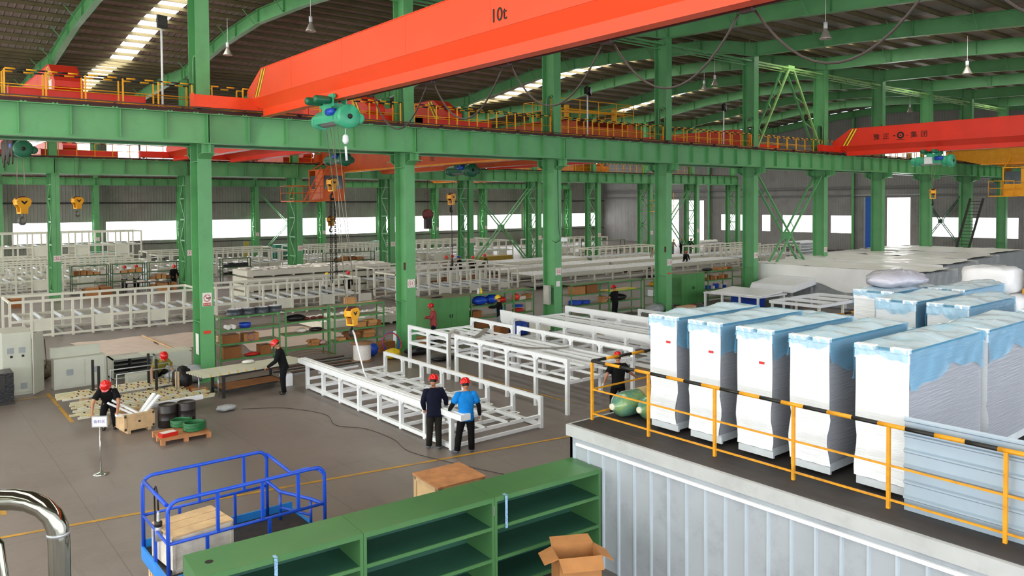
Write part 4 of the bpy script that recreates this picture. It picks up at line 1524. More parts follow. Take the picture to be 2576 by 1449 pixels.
# wrapped cabinets -----------------------------------------------------------
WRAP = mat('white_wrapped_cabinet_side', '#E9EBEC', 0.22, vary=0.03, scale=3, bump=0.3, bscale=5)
nt = WRAP.node_tree
for nd in nt.nodes:                      # stretch film creases sideways
    if nd.bl_idname == 'ShaderNodeTexNoise' and nd.inputs['Scale'].default_value == 5:
        mp = nt.nodes.new('ShaderNodeMapping'); mp.inputs['Scale'].default_value = (0.6, 0.6, 6)
        tcn = nt.nodes.new('ShaderNodeTexCoord'); nt.links.new(tcn.outputs['Object'], mp.inputs[0]); nt.links.new(mp.outputs[0], nd.inputs['Vector'])
        nd.inputs['Distortion'].default_value = 0.8
WRAP_SHADE = mat('shaded_cabinet_side_under_film', '#A0A2A8', 0.25, vary=0.05, scale=1.2, bump=0.5, bscale=5.01)  # sides of the white cabinets toned grey, shade put into the colour
nt = WRAP_SHADE.node_tree
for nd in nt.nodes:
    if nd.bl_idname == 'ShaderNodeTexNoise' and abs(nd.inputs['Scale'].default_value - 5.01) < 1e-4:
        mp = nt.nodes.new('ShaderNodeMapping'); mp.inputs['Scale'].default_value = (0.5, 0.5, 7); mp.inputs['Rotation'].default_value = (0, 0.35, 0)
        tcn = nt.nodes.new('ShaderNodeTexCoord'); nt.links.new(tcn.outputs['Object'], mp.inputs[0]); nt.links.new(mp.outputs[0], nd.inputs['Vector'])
BFILM = film('pale_blue_plastic_film', '#6CC0E8', 0.42)
TFILM = mat('milky_top_film', '#C2D3DA', 0.2, vary=0.1, scale=2, bump=0.9, bscale=5, dirt='#8CCDEB', dscale=1.7, damt=0.75)
FOAM = mat('white_foam_edge_guard', '#FBFBFB', 0.6)
REDL = mat('red_label', '#D8202A', 0.5)


def wave(x, y, s):
    return (math.sin(x * 5.1 + s) * math.cos(y * 4.3 + s * 2) + 0.6 * math.sin(x * 11 + y * 7 + s * 3)) * 0.5


def grid_mb(x0, x1, y0, y1, nx, ny, fz, smooth=True):
    mb = MB()
    vs = []
    for j in range(ny + 1):
        for i in range(nx + 1):
            x = x0 + (x1 - x0) * i / nx
            y = y0 + (y1 - y0) * j / ny
            vs.append((x, y, fz(x, y)))
    fs = [(j * (nx + 1) + i, j * (nx + 1) + i + 1, (j + 1) * (nx + 1) + i + 1, (j + 1) * (nx + 1) + i) for j in range(ny) for i in range(nx)]
    return mb.add(vs, fs, 0, smooth)


def drape(mb, x0, x1, y0, y1, ztop, drops, s, amp=0.012, n=18, mi=0):
    """film skirt around a box: top grid + four sides falling by drops=(west,east,south,north)"""
    def side(p, q, nrm, dr):
        vs, fs = [], []
        m = 10
        for j in range(m + 1):
            for i in range(n + 1):
                f = i / n
                x = p[0] + (q[0] - p[0]) * f
                y = p[1] + (q[1] - p[1]) * f
                d = dr * (1 + 0.18 * math.sin(f * 7 + s) + 0.1 * math.sin(f * 19 + 2 * s)) * j / m
                o = 0.012 + amp * (1 + math.sin(f * 31 + s * 3 + j * 0.5)) * (0.3 + j / m)
                vs.append((x + nrm[0] * o, y + nrm[1] * o, ztop - d))
        for j in range(m):
            for i in range(n):
                a = j * (n + 1) + i
                fs.append((a, a + 1, a + n + 2, a + n + 1))
        mb.add(vs, fs, mi, True)
    if drops[0]: side((x0, y0), (x0, y1), (-1, 0), drops[0])
    if drops[1]: side((x1, y0), (x1, y1), (1, 0), drops[1])
    if drops[2]: side((x0, y0), (x1, y0), (0, -1), drops[2])
    if drops[3]: side((x0, y1), (x1, y1), (0, 1), drops[3])
    return mb


def wrapped_cabinet(lab, x0, x1, y0, y1, z0, z1, s, grp, label=None, skirt=(0.13, 0.35, 0.42, 0.4)):
    """y0 is the far (north) side, y1 the near (south) side"""
    ya, yb = min(y0, y1), max(y0, y1)
    t = thing('wrapped_cabinet', lab, 'cabinet', (x0, ya, z0), 0, grp, world=True)
    zb = z0 + 0.2
    b_ = MB()
    # front (west) face bulging film, as a fine grid; body box behind
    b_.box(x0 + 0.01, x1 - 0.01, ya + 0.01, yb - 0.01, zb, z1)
    b_.build('body', WRAP_SHADE, t)
    f = MB()
    vs, fs = [], []
    nx, nz = 8, 16
    for j in range(nz + 1):
        for i in range(nx + 1):
            y = ya + (yb - ya) * i / nx
            z = zb - 0.02 + (z1 - zb + 0.01) * j / nz
            o = 0.006 + 0.018 * (0.5 + 0.5 * math.sin(i * 1.9 + j * 0.7 + s)) * (1.6 if j < 5 else 0.5)
            vs.append((x0 - o, y + (0.02 * math.sin(j * 0.9 + s) if i in (0, nx) and j < 7 else 0), z))
    for j in range(nz):
        for i in range(nx):
            a = j * (nx + 1) + i
            fs.append((a, a + 1, a + nx + 2, a + nx + 1))
    f.add(vs, fs, 0, True)
    f.build('front_wrap', WRAP, t)
    p = MB()
    p.box(x0 + 0.04, x1 - 0.04, ya + 0.02, yb - 0.02, zb - 0.12, zb - 0.0)
    p.box(x0 + 0.02, x0 + 0.06, ya, yb, zb - 0.14, zb - 0.04)
    p.build('plinth', mat('pale_grey_plinth', '#C9CED0', 0.4), t)
    c = MB()
    for xx in (x0 + 0.3, x1 - 0.3):
        for yy_ in (ya + 0.12, yb - 0.12):
            c.cyl((xx, yy_ - 0.02, z0 + 0.04), (xx, yy_ + 0.02, z0 + 0.04), 0.04, 10)
            c.box(xx - 0.02, xx + 0.02, yy_ - 0.03, yy_ + 0.03, z0 + 0.04, zb - 0.11)
    c.build('casters', BLACK, t)
    tg = grid_mb(x0 - 0.01, x1 + 0.01, ya - 0.01, yb + 0.01, 24, 8, lambda x, y: z1 + 0.035 + 0.07 * (0.6 + wave(x, y, s)) * min(1, 6 * min(x - x0 + 0.01, x1 - x + 0.01, y - ya + 0.01, yb - y + 0.01)))
    tg.build('top_film', TFILM, t)
    k = MB()
    drape(k, x0 - 0.035, x1, ya, yb, z1 + 0.04, skirt, s)
    k.build('film_skirt', BFILM, t)
    e = MB()
    for (a, b__) in ((ya, ya + 0.22), (yb - 0.26, yb)):
        e.box(x0 - 0.05, x0 + 0.05, a, b__, z1 - 0.01, z1 + 0.05)
    e.box(x0 - 0.03, x0 + 0.0, ya - 0.005, yb + 0.005, z1 - 0.14, z1 - 0.03)
    e.build('edge_guard', FOAM, t)
    if label:
        MB().box(x0 - 0.035, x0 - 0.028, ya + 0.12, ya + 0.2, z1 - label, z1 - label + 0.035).build('red_label', REDL, t)
    return t


rows = [(-18.75, -18.2, 'first', 0.38), (-19.58, -19.0, 'second', 0.42), (-20.46, -19.88, 'third', 0.45), (-21.32, -20.74, 'fourth', None), (-22.36, -21.68, 'fifth', None)]
names = ['tall white wrapped cabinet beside the green rolls, first of the front line', 'white wrapped cabinet in the front line, second from the green rolls', 'white wrapped cabinet in the front line, third from the green rolls',
         'white wrapped cabinet in the front line, fourth from the green rolls', 'large white wrapped cabinet at the near end of the front line']
for i, (a, b_, nm, lb) in enumerate(rows):
    wrapped_cabinet(names[i], 1.62, 3.9, a, b_, 2.2, 4.06, i * 1.7, 'front line of wrapped cabinets', lb)
for i, (a, b_) in enumerate([(-18.76, -18.2), (-19.6, -19.02), (-20.5, -19.9), (-21.35, -20.78)]):
    wrapped_cabinet('wrapped cabinet with blue film cap behind the %s of the front line' % ['first', 'second', 'third', 'fourth'][i],
                    4.1, 6.1, a, b_, 2.2, 3.72 - 0.04 * i, 3 + i * 2.1, 'second line of wrapped cabinets')
wrapped_cabinet('wrapped cabinet with shaded side at the right edge behind the largest one', 4.0, 6.25, -22.4, -21.72, 2.2, 4.06, 7.7, 'second line of wrapped cabinets')
for i, (x0, a, b_) in enumerate([(6.45, -20.35, -19.62), (6.45, -21.24, -20.55), (6.6, -22.6, -21.95), (9.0, -20.2, -19.5)]):
    wrapped_cabinet('white topped wrapped cabinet in the third line, %s' % ['the left one with a blue film cap', 'the right one with a deep blue side', 'cut off by the right edge', 'half hidden behind the left one'][i],
                    x0, x0 + 2.2, a, b_, 2.2, 4.06, 11 + i * 1.3, 'third line of wrapped cabinets', skirt=(0.22, 0.4, 0.7, 0.5))


def bag(name, lab, cat, c, r, m, s=0.0, grp=None, n=22, sq=1.0, part=None):
    """rumpled soft bundle"""
    mb = MB()
    vs, fs = [], []
    k = 12
    for i in range(k + 1):
        a = PI * i / k
        for j in range(n):
            t_ = 2 * PI * j / n
            cx, cy = math.cos(t_), math.sin(t_)
            e = sq
            cx = math.copysign(abs(cx) ** e, cx); cy = math.copysign(abs(cy) ** e, cy)
            ca, sa = math.cos(a), math.sin(a)
            ca = math.copysign(abs(ca) ** e, ca); sa = abs(sa) ** e
            f = 1 + 0.05 * math.sin(5 * t_ + 3 * a + s) + 0.035 * math.sin(11 * t_ - 5 * a + s * 2) + (random.uniform(-0.07, 0.07) if n >= 20 and sq == 1.0 else 0)
            vs.append((r[0] * f * sa * cx, r[1] * f * sa * cy, max(-r[2] * 0.98, r[2] * f * ca)))
    for i in range(k):
        for j in range(n):
            j2 = (j + 1) % n
            fs.append((i * n + j, (i + 1) * n + j, (i + 1) * n + j2, i * n + j2))
    mb.add(vs, fs, 0, True)
    if part is not None:
        mb.xf(Matrix.Translation(Vector(c)))
        return mb.build(name, m, part)
    return solo(name, mb, m, lab, cat, grp, loc=(c[0], c[1], c[2] + r[2] * 0.98))


GREYF = mat('grey_clear_film_bundle', '#B9B7C2', 0.2, vary=0.1, bump=1.0, bscale=9)
bag('film_bundle', 'crumpled heap of grey clear film on top of the rear wrapped cabinets', 'plastic film', (8.6, -19.0, 4.1), (0.9, 0.5, 0.19), GREYF, 2.0)
wrapped_cabinet('wrapped cabinet under the heap of grey film', 7.6, 9.7, -19.4, -18.6, 2.2, 4.06, 5.2, 'third line of wrapped cabinets')

# stacked white textile bales at right edge
BALE = mat('white_bale_wrap', '#F4F3F2', 0.5, vary=0.03, bump=0.9, bscale=3)
for i, (x, y, z, w_, h_) in enumerate([(13.6, -19.3, 2.2, 1.1, 0.72), (13.6, -19.3, 2.93, 1.1, 0.7), (13.5, -19.15, 3.64, 1.0, 0.66), (13.9, -20.6, 2.2, 1.1, 0.72), (13.9, -20.6, 2.93, 1.05, 0.7), (13.9, -20.5, 3.64, 1.0, 0.66)]):
    nm = ['bottom bale of the left white stack at the right edge', 'middle bale of the left white stack at the right edge', 'top bale of the left white stack at the right edge', 'bottom bale of the right white stack, cut by the right edge', 'middle bale of the right white stack, cut by the right edge', 'top bale of the right white stack, cut by the right edge'][i]
    bag('wrapped_bale', nm, 'bale', (x, y, z), (w_ * 0.5, 0.62, h_ / 2), BALE, i * 1.3, 'white bales on the storage roof', sq=0.45)
MB
# green and clear film rolls at the platform corner
ROLLF = mat('clear_film_over_green_roll', '#5F8F7A', 0.15, vary=0.35, scale=3, bump=0.8, bscale=8, dirt='#B9C43A', dscale=2.2, damt=0.8, coat=0.6)
ROLLB = mat('brown_fabric_roll', '#A48D62', 0.6, vary=0.2, scale=5)
for i, (yy_, x0) in enumerate(((-17.42, 1.55), (-17.86, 1.75))):
    t = thing('fabric_roll', ['film wrapped green roll at the platform corner, the farther one', 'film wrapped green roll beside the wrapped cabinet, the nearer one'][i], 'roll', (x0, yy_, 2.2 + 0.22), 0, 'green rolls on the storage roof')
    n_ = 20
    m_ = MB()
    pr_ = [(0.03, -0.02), (0.06, -0.03), (0.075, 0.0), (0.13, 0.06), (0.19, 0.13), (0.215, 0.22)] + [(0.22, 0.3 + 0.2 * k) for k in range(3)]
    m_.lathe(pr_, (0, 0, 0), n_, axis='x')
    m_.build('film_end', ROLLF, t)
    MB().lathe([(0.222, 0.62), (0.222, 2.2), (0.1, 2.3)], (0, 0, 0), n_, axis='x').build('roll_body', ROLLB, t)
    MB().lathe([(0.03, -0.05), (0.055, -0.05), (0.055, 0.02), (0.03, 0.02)], (0, 0, 0), 14, axis='x').build('core', mat('pale_core_tube', '#E4DFC4', 0.6), t)

# ================================================================== GREEN SHELF (foreground)
SG = mat('deep_green_shelf_paint', '#4A7A48', 0.42, vary=0.08, scale=1.5, dirt='#6C7D54', dscale=0.7, damt=0.5)
SGI = mat('dark_teal_shelf_board', '#2F5B48', 0.5, vary=0.1, scale=2)
for i in range(3):
    L3 = 2.07
    lab = ['green steel shelf unit at the right, against the panelled wall', 'green steel shelf unit in the middle of the foreground row', 'green steel shelf unit at the left end beside the blue lift'][i]
    ang = R(176 + 0.2)
    t = thing('shelf_unit', lab, 'shelf', (0.74 - 2.075 * i * math.cos(R(-3.8)), -17.9 + 2.075 * i * math.sin(R(3.8)), 0), R(-3.8), 'green shelf units in the foreground')
    D = 0.72
    # local: x from -L3 to 0, y from 0 (front, camera side) to D
    MB().box(-L3, 0, -0.0, D, 1.61, 1.64).build('top_board', SG, t)
    q = MB().box(-L3, 0, -0.005, 0.02, 1.57, 1.635)
    q.build('top_lip', SG, t)
    for sx in (-L3, -0.045):
        MB().box(sx, sx + 0.045, 0, D, 0, 1.61).build('side_panel', SG, t)
    MB().box(-L3, 0, D - 0.015, D, 0, 1.61).build('back_panel', SGI, t)
    for zz in (1.18, 0.71, 0.25):
        s_ = MB().box(-L3 + 0.045, -0.045, 0.02, D - 0.02, zz, zz + 0.02)
        o = s_.build('shelf_board', SGI, t)
        MB().box(-L3 + 0.045, -0.045, -0.004, 0.02, zz - 0.02, zz + 0.03).build('board_edge', SG, o)
    if i == 1:
        MB().box(-1.95 + 0.16 + 1.6, -1.95 + 0.19 + 1.6, -0.012, -0.006, 1.0, 1.0).build('tape_strip', SG, t) if False else None
    if i in (0, 2):
        xx = -1.9 if i == 0 else -1.18
        tp_ = MB().box(xx, xx + 0.04, -0.03, -0.02, 1.15, 1.63)
        tp_.box(xx, xx + 0.04, -0.03, 0.05, 1.64, 1.645)
        tp_.build('tape_strip', mat('blue_white_speckled_tape', '#8FB4D8', 0.5, vary=0.5, scale=60), t)
    if i == 2:
        MB().cyl((-1.85, 0.35, 1.64), (-1.85, 0.35, 1.643), 0.05, 16).build('hole', BLACK, t)
        sgn = MB().box(-L3 - 0.006, -L3, 0.1, 0.42, 1.12, 1.5)
        o = sgn.build('warning_sticker', SIGNP, t)
        ring(MB(), (-L3 - 0.009, 0.26, 1.36), 0.11, 0.02, 'x').build('sticker_ring', SIGNR, o)
    if i == 1:
        MB().box(-0.025, -0.005, -0.012, -0.004, 1.38, 1.52).build('hinge', STEELG, t)

# ================================================================== BLUE LIFT
BL = BLUE
lf = thing('scissor_lift', 'blue scissor lift platform with railings at bottom left', 'lift', (-4.1, -14.9, 0), 0, None, world=True)
r_ = 0.028


def arc(c, r, a0, a1, ax, n=5):
    out = []
    for k in range(n + 1):
        a = R(a0 + (a1 - a0) * k / n)
        out.append((c[0] + r * math.cos(a), c[1], c[2] + r * math.sin(a)) if ax == 'y' else (c[0], c[1] + r * math.cos(a), c[2] + r * math.sin(a)))
    return out


xa, xb, ya, yb, zt, zd = -5.27, -2.97, -15.58, -14.27, 1.9, 0.82
fr = MB()      # far rail
fr.tube([(xa, yb, zd)] + [(xa, yb, zt - 0.15)] + arc((xa + 0.15, yb, zt - 0.15), 0.15, 180, 90, 'y') + arc((xb - 0.55, yb, zt - 0.15), 0.15, 90, 0, 'y') + [(xb - 0.4, yb, zd)], r_, 8)
fr.tube([(xa, yb, zd + 0.5), (xb - 0.4, yb, zd + 0.5)], 0.022, 6)
fr.build('far_rail', BL, lf)
for xx in (-4.45, -3.75):
    MB().box(xx - 0.02, xx + 0.02, yb - 0.02, yb + 0.02, zd + 0.5, zt).build('post', BL, lf)
for xx in (-4.75, -3.9):
    MB().box(xx - 0.02, xx + 0.02, yb - 0.02, yb + 0.02, zd, zd + 0.5).build('post', BL, lf)
nr = MB()
nr.tube([(xa, ya, zd)] + [(xa, ya, zt - 0.15)] + arc((xa + 0.15, ya, zt - 0.15), 0.15, 180, 90, 'y') + arc((xb - 0.15, ya, zt - 0.15), 0.15, 90, 0, 'y') + [(xb, ya, zd)], r_, 8)
nr.tube([(xa, ya, zd + 0.5), (xb, ya, zd + 0.5)], 0.024, 6)
nr.build('near_rail', BL, lf)
for xx in (-4.6, -3.95, -3.4):
    MB().box(xx - 0.022, xx + 0.022, ya - 0.02, ya + 0.02, zd + 0.5, zt).build('post', BL, lf)
for xx in (-4.75, -3.85):
    MB().box(xx - 0.022, xx + 0.022, ya - 0.02, ya + 0.02, zd, zd + 0.5).build('post', BL, lf)
le = MB()
le.tube([(xa, ya + 0.05, zt - 0.05), (xa, yb - 0.05, zt - 0.05)], r_, 8)
le.tube([(xa, ya, zd + 0.5), (xa, yb, zd + 0.5)], 0.022, 6)
le.box(xa - 0.02, xa + 0.02, -14.95, -14.91, zd, zd + 0.5)
le.build('end_rail', BL, lf)
re_ = MB()
re_.tube([(xb - 0.4, yb, zt - 0.05), (xb - 0.15, yb - 0.4, zt - 0.32), (xb - 0.02, yb - 0.7, zt - 0.2), (xb, ya + 0.2, zt - 0.1), (xb, ya, zt - 0.12)], r_, 8)
re_.tube([(xb - 0.4, yb, zt - 0.5), (xb - 0.3, yb - 0.3, zt - 0.62), (xb - 0.05, ya + 0.4, zt - 0.62), (xb, ya, zt - 0.6)], r_, 8)
re_.build('gate_rail', BL, lf)
g = MB()
g.tube([(xb - 0.3, yb - 0.3, zd), (xb - 0.3, yb - 0.3, zt - 0.66)], 0.024, 8)
g.tube([(xb - 0.05, ya + 0.4, zd), (xb - 0.05, ya + 0.4, zt - 0.66)], 0.024, 8)
g.tube([(xb - 0.3, yb - 0.3, zd + 0.2), (xb - 0.05, ya + 0.4, zd + 0.2)], 0.02, 8)
g.build('gate', BL, lf)
dk = MB().box(xa, xb, ya, yb, zd - 0.03, zd)
dk.build('deck', mat('dark_oily_deck', '#2A2626', 0.6, vary=0.4, scale=6), lf)
ed = MB()
ed.box(xa - 0.03, xb + 0.03, ya - 0.03, ya, zd - 0.14, zd + 0.04)
ed.box(xa - 0.03, xb + 0.03, yb, yb + 0.03, zd - 0.14, zd + 0.12)
ed.box(xa - 0.03, xa, ya, yb, zd - 0.16, zd + 0.04)
ed.box(xb, xb + 0.03, ya, yb, zd - 0.14, zd + 0.04)
ed.build('deck_edge', mat('bright_blue_deck_edge', '#2A86D8', 0.4), lf)
bs = MB().box(xa + 0.05, xb - 0.05, ya + 0.05, yb - 0.05, 0.12, zd - 0.16)
bs.build('chassis', mat('off_white_chassis', '#D9D2BE', 0.5), lf)
hz = MB()
k = 0
y = ya + 0.05
while y < yb - 0.12:
    hz.add([(xa + 0.045, y, 0.45), (xa + 0.045, y + 0.06, 0.45), (xa + 0.045, y + 0.12, 0.66), (xa + 0.045, y + 0.06, 0.66)], [(0, 1, 2, 3)])
    y += 0.12
hz.build('hazard_stripes', mat('orange_hazard_stripe', '#E8922A', 0.5), lf)
wh = MB()
for xx in (xa + 0.35, xb - 0.35):
    for yy_ in (ya + 0.1, yb - 0.1):
        wh.cyl((xx, yy_ - 0.06, 0.16), (xx, yy_ + 0.06, 0.16), 0.16, 16)
wh.build('wheel', BLACK, lf)
# wooden case on the deck
WBX = mat('white_painted_wood', '#D8CDBE', 0.7, vary=0.12, scale=5, dirt='#8D7B63', dscale=4, damt=0.5)
wc = thing('wooden_case', 'white painted wooden case with plank lid standing on the lift deck', 'case', (-4.78, -15.02, zd), R(6))
MB().box(-0.42, 0.42, -0.36, 0.36, 0.03, 0.5).build('case_body', WBX, wc)
for k in range(3):
    y0_ = -0.38 + k * 0.26
    MB().box(-0.44, 0.44, y0_, y0_ + 0.235, 0.5, 0.53).build('lid_plank', WOOD, wc)
bt = MB()
for xx in (-0.44, 0.40):
    bt.box(xx, xx + 0.04, -0.38, -0.36, 0.0, 0.5); bt.box(xx, xx + 0.04, 0.36, 0.38, 0.0, 0.5)
bt.box(-0.44, 0.44, -0.38, -0.36, 0.0, 0.06); bt.box(-0.44, 0.44, -0.38, -0.36, 0.44, 0.5)
bt.build('batten', WBX, wc)
# angle grinder hanging on the end rail
gr = thing('angle_grinder', 'silver power tool hanging by its cord on the lift end rail', 'power tool', (xa + 0.03, -15.0, 1.35))
MB().lathe([(0.02, -0.18), (0.05, -0.17), (0.055, -0.02), (0.045, 0.04), (0.03, 0.08), (0.022, 0.2), (0.012, 0.26)], n=12).build('tool_body', STEELG, gr)
MB().lathe([(0.03, 0.03), (0.05, 0.03), (0.05, 0.1), (0.03, 0.11)], n=10).build('grip', BLACK, gr)
MB().tube([(0, 0, 0.26), (0, 0.03, 0.5), (0.0, 0.12, 0.57), (0, 0.2, 0.5), (0, 0.18, 0.0), (0, 0.2, -0.5)], 0.012, 6).build('power_cord', BLACK, gr)

# ================================================================== STAINLESS HANDRAIL, near camera
CHROME = mat('polished_stainless_tube', '#8A887C', 0.1, metal=1.0, vary=0.02)
hd = thing('handrail', 'shiny stainless steel handrail bend at the bottom left corner', 'handrail', (-7.87, -24.45, 5.0), 0, None, world=True)
tt = [(-8.55, -23.9, 5.208), (-7.99, -24.345, 5.212), (-7.955, -24.372, 5.212), (-7.928, -24.394, 5.207), (-7.902, -24.415, 5.192), (-7.884, -24.43, 5.17), (-7.874, -24.438, 5.14), (-7.872, -24.44, 5.1), (-7.872, -24.44, 3.9)]
MB().tube(tt, 0.0255, 24).build('rail_tube', CHROME, hd)
cl_ = MB()
cl_.tube([(-7.994, -24.342, 5.212), (-7.988, -24.347, 5.212)], 0.027, 24)
cl_.tube([(-7.873, -24.439, 5.13), (-7.873, -24.439, 5.122)], 0.0268, 24)
cl_.build('weld_seam', STEELG, hd)
MB().tube([(-8.06, -24.3, 5.2), (-7.99, -24.352, 5.1), (-7.972, -24.36, 4.9), (-7.97, -24.36, 3.9)], 0.012, 12).build('baluster', CHROME, hd)

# carton with open flaps in front of the shelf
def open_carton(lab, loc, sx, sy, h, rz, grp=None, flap=0.55, m=CARD, name='cardboard_box', angs=(50, 38, 50, 38)):
    t = thing(name, lab, 'box', loc, rz, grp)
    th = 0.008
    b_ = MB()
    b_.box(-sx / 2, sx / 2, -sy / 2, sy / 2, 0, th)
    b_.box(-sx / 2, sx / 2, -sy / 2, -sy / 2 + th, 0, h); b_.box(-sx / 2, sx / 2, sy / 2 - th, sy / 2, 0, h)
    b_.box(-sx / 2, -sx / 2 + th, -sy / 2, sy / 2, 0, h); b_.box(sx / 2 - th, sx / 2, -sy / 2, sy / 2, 0, h)
    b_.build('carton_body', m, t)
    fl = sy * flap
    for k, (nx, ny, ww) in enumerate(((0, -1, sx), (1, 0, sy), (0, 1, sx), (-1, 0, sy))):
        a = R(angs[k])
        d = (sy if ny else sy) * flap
        f = MB()
        ex, ey = nx * sx / 2, ny * sy / 2
        tx, ty = -ny, nx
        p = [(ex + tx * ww / 2, ey + ty * ww / 2, h), (ex - tx * ww / 2, ey - ty * ww / 2, h)]
        o = (nx * math.cos(a) * d, ny * math.cos(a) * d, -math.sin(a) * d * (1 if angs[k] >= 0 else 1))
        q_ = [(v[0] + o[0] - (tx if i == 0 else -tx) * 0.02, v[1] + o[1] - (ty if i == 0 else -ty) * 0.02, v[2] + o[2]) for i, v in enumerate(p)]
        vs = [p[0], p[1], q_[1], q_[0]]
        f.add(vs + [(v[0], v[1], v[2] + th) for v in vs], [(0, 1, 2, 3), (7, 6, 5, 4), (0, 4, 5, 1), (1, 5, 6, 2), (2, 6, 7, 3), (3, 7, 4, 0)])
        f.build('flap', m, t)
    return t


open_carton('large open brown carton with flaps folded out before the green shelf', (-0.72, -18.85, 0.5), 0.62, 0.42, 0.55, R(-28), flap=0.5, angs=(35, 30, -12, 20))
pb = MB().box(-0.75, 0.75, -0.4, 0.4, 0.44, 0.5)
for xx in (-0.7, 0.66):
    for yy_ in (-0.36, 0.32):
        pb.box(xx, xx + 0.04, yy_, yy_ + 0.04, 0, 0.44)
solo('wooden_bench', pb, mat('brown_plywood', '#8E5A2C', 0.7, vary=0.15), 'low brown wooden bench carrying the open carton before the green shelf', 'bench', loc=(-0.95, -18.75, 0), rz=R(-10))

# plywood crate behind the green shelf
PLY = mat('plywood_lid', '#BE8254', 0.7, vary=0.2, scale=4, dirt='#8A4F2C', dscale=3, damt=0.6)
cr = thing('plywood_crate', 'plywood crate with brown lid standing behind the green shelf', 'crate', (0.08, -14.53, 0), R(-4))
MB().box(-0.5, 0.5, -0.46, 0.46, 0.08, 0.76).build('crate_body', mat('light_plywood', '#D9B585', 0.7, vary=0.1), cr)
MB().box(-0.53, 0.53, -0.49, 0.49, 0.76, 0.79).build('lid', PLY, cr)
fr = MB()
for (a, b_) in ((-0.5, -0.46), (0.42, -0.46), (-0.5, 0.38), (0.42, 0.38)):
    fr.box(a - 0.015, a + 0.09, b_ - 0.015, b_ + 0.09, 0, 0.76)
fr.box(-0.515, -0.5, -0.46, 0.46, 0.68, 0.76); fr.box(-0.515, -0.5, -0.46, 0.46, 0.08, 0.16)
fr.box(-0.5, 0.5, -0.475, -0.46, 0.68, 0.76); fr.box(-0.5, 0.5, -0.475, -0.46, 0.08, 0.16)
fr.build('batten', WOOD, cr)
# ================================================================== WHITE FRAMES on the near floor
def post(x, y, z0, z1, w=0.1):
    return MB().box(x - w / 2, x + w / 2, y - w / 2, y + w / 2, z0, z1)


def gusset(mb, x, y, z, w, s, dy):
    """small triangular gusset in the Y-Z plane"""
    mb.prism([(y, z), (y + dy * s, z), (y, z - s)], 'x', x - w / 2, x + w / 2)


# frame 1 : low open frame in front of the two men
t = thing('machine_bed', 'low white open machine frame on the floor in front of the two men', 'machine frame', (2.4, -7.3, 0), 0, 'white machine frames', world=True)
X0, X1, Y0, Y1 = 2.36, 5.22, -11.36, -3.1
for x in (X0, X1):
    q = MB()
    q.box(x - 0.047, x + 0.047, Y0 + 0.01, Y1 - 0.01, 0.04, 0.14)
    q.box(x - 0.047, x + 0.047, Y0 + 0.01, Y1 - 0.01, 0.74, 0.837)
    q.build('side_rail', WHITE, t)
    n = 8
    for k in range(n):
        y = Y0 + 0.05 + (Y1 - Y0 - 0.1) * k / (n - 1)
        p = post(x, y, 0.0, 0.84, 0.1)
        if k > 0: gusset(p, x, y - 0.05, 0.74, 0.05, 0.1, -1)
        if k < n - 1: gusset(p, x, y + 0.05, 0.74, 0.05, 0.1, 1)
        p.build('post', WHITE, t)
for k in range(n):
    y = Y0 + 0.05 + (Y1 - Y0 - 0.1) * k / (n - 1)
    q = MB().box(X0, X1, y - 0.035, y + 0.035, 0.28, 0.36)
    q.box(X0, X1, y - 0.035, y + 0.035, 0.04, 0.12)
    q.build('cross_rail', WHITE, t)
q = MB()
for f in (0.22, 0.36, 0.62, 0.78):
    x = X0 + (X1 - X0) * f
    q.box(x - 0.03, x + 0.03, Y0, Y1, 0.30, 0.36)
q.build('floor_rails', WHITE, t)
q = MB()
for k in range(n - 1):
    y = Y0 + 0.05 + (Y1 - Y0 - 0.1) * (k + 0.5) / (n - 1)
    for f in (0.29, 0.85):
        x = X0 + (X1 - X0) * f
        vs = []
        for (r, z) in ((0.13, 0.355), (0.09, 0.355)):
            for j in range(12):
                a = 2 * PI * j / 12
                rr_ = r / max(abs(math.cos(a)), abs(math.sin(a))) if r > 0.12 else r
                vs.append((x + rr_ * math.cos(a), y + rr_ * math.sin(a), z))
        q.add(vs, [(j, (j + 1) % 12, 12 + (j + 1) % 12, 12 + j) for j in range(12)])
q.build('holed_plates', WHITE, t)
bmq = MB().box(-0.14, 0.14, -4.6, 4.35, 0, 0.14)
bmq.box(-0.05, -0.02, -4.6, 4.35, 0.14, 0.15)
solo('square_beam', bmq, WHITE, 'long white square beam lying on top of the low white frame', 'beam', loc=(2.3, -7.32, 0.845), rz=R(0.6))
eb = MB().box(-0.12, 0.12, -0.12, 0.12, 0, 0.32)
eb.box(-0.25, 0.12, -0.1, 0.1, 0.32, 0.40)
solo('beam_bracket', eb, WHITE, 'white bracket block at the far left end of the long white beam', 'bracket', loc=(2.05, -2.3, 0.0))


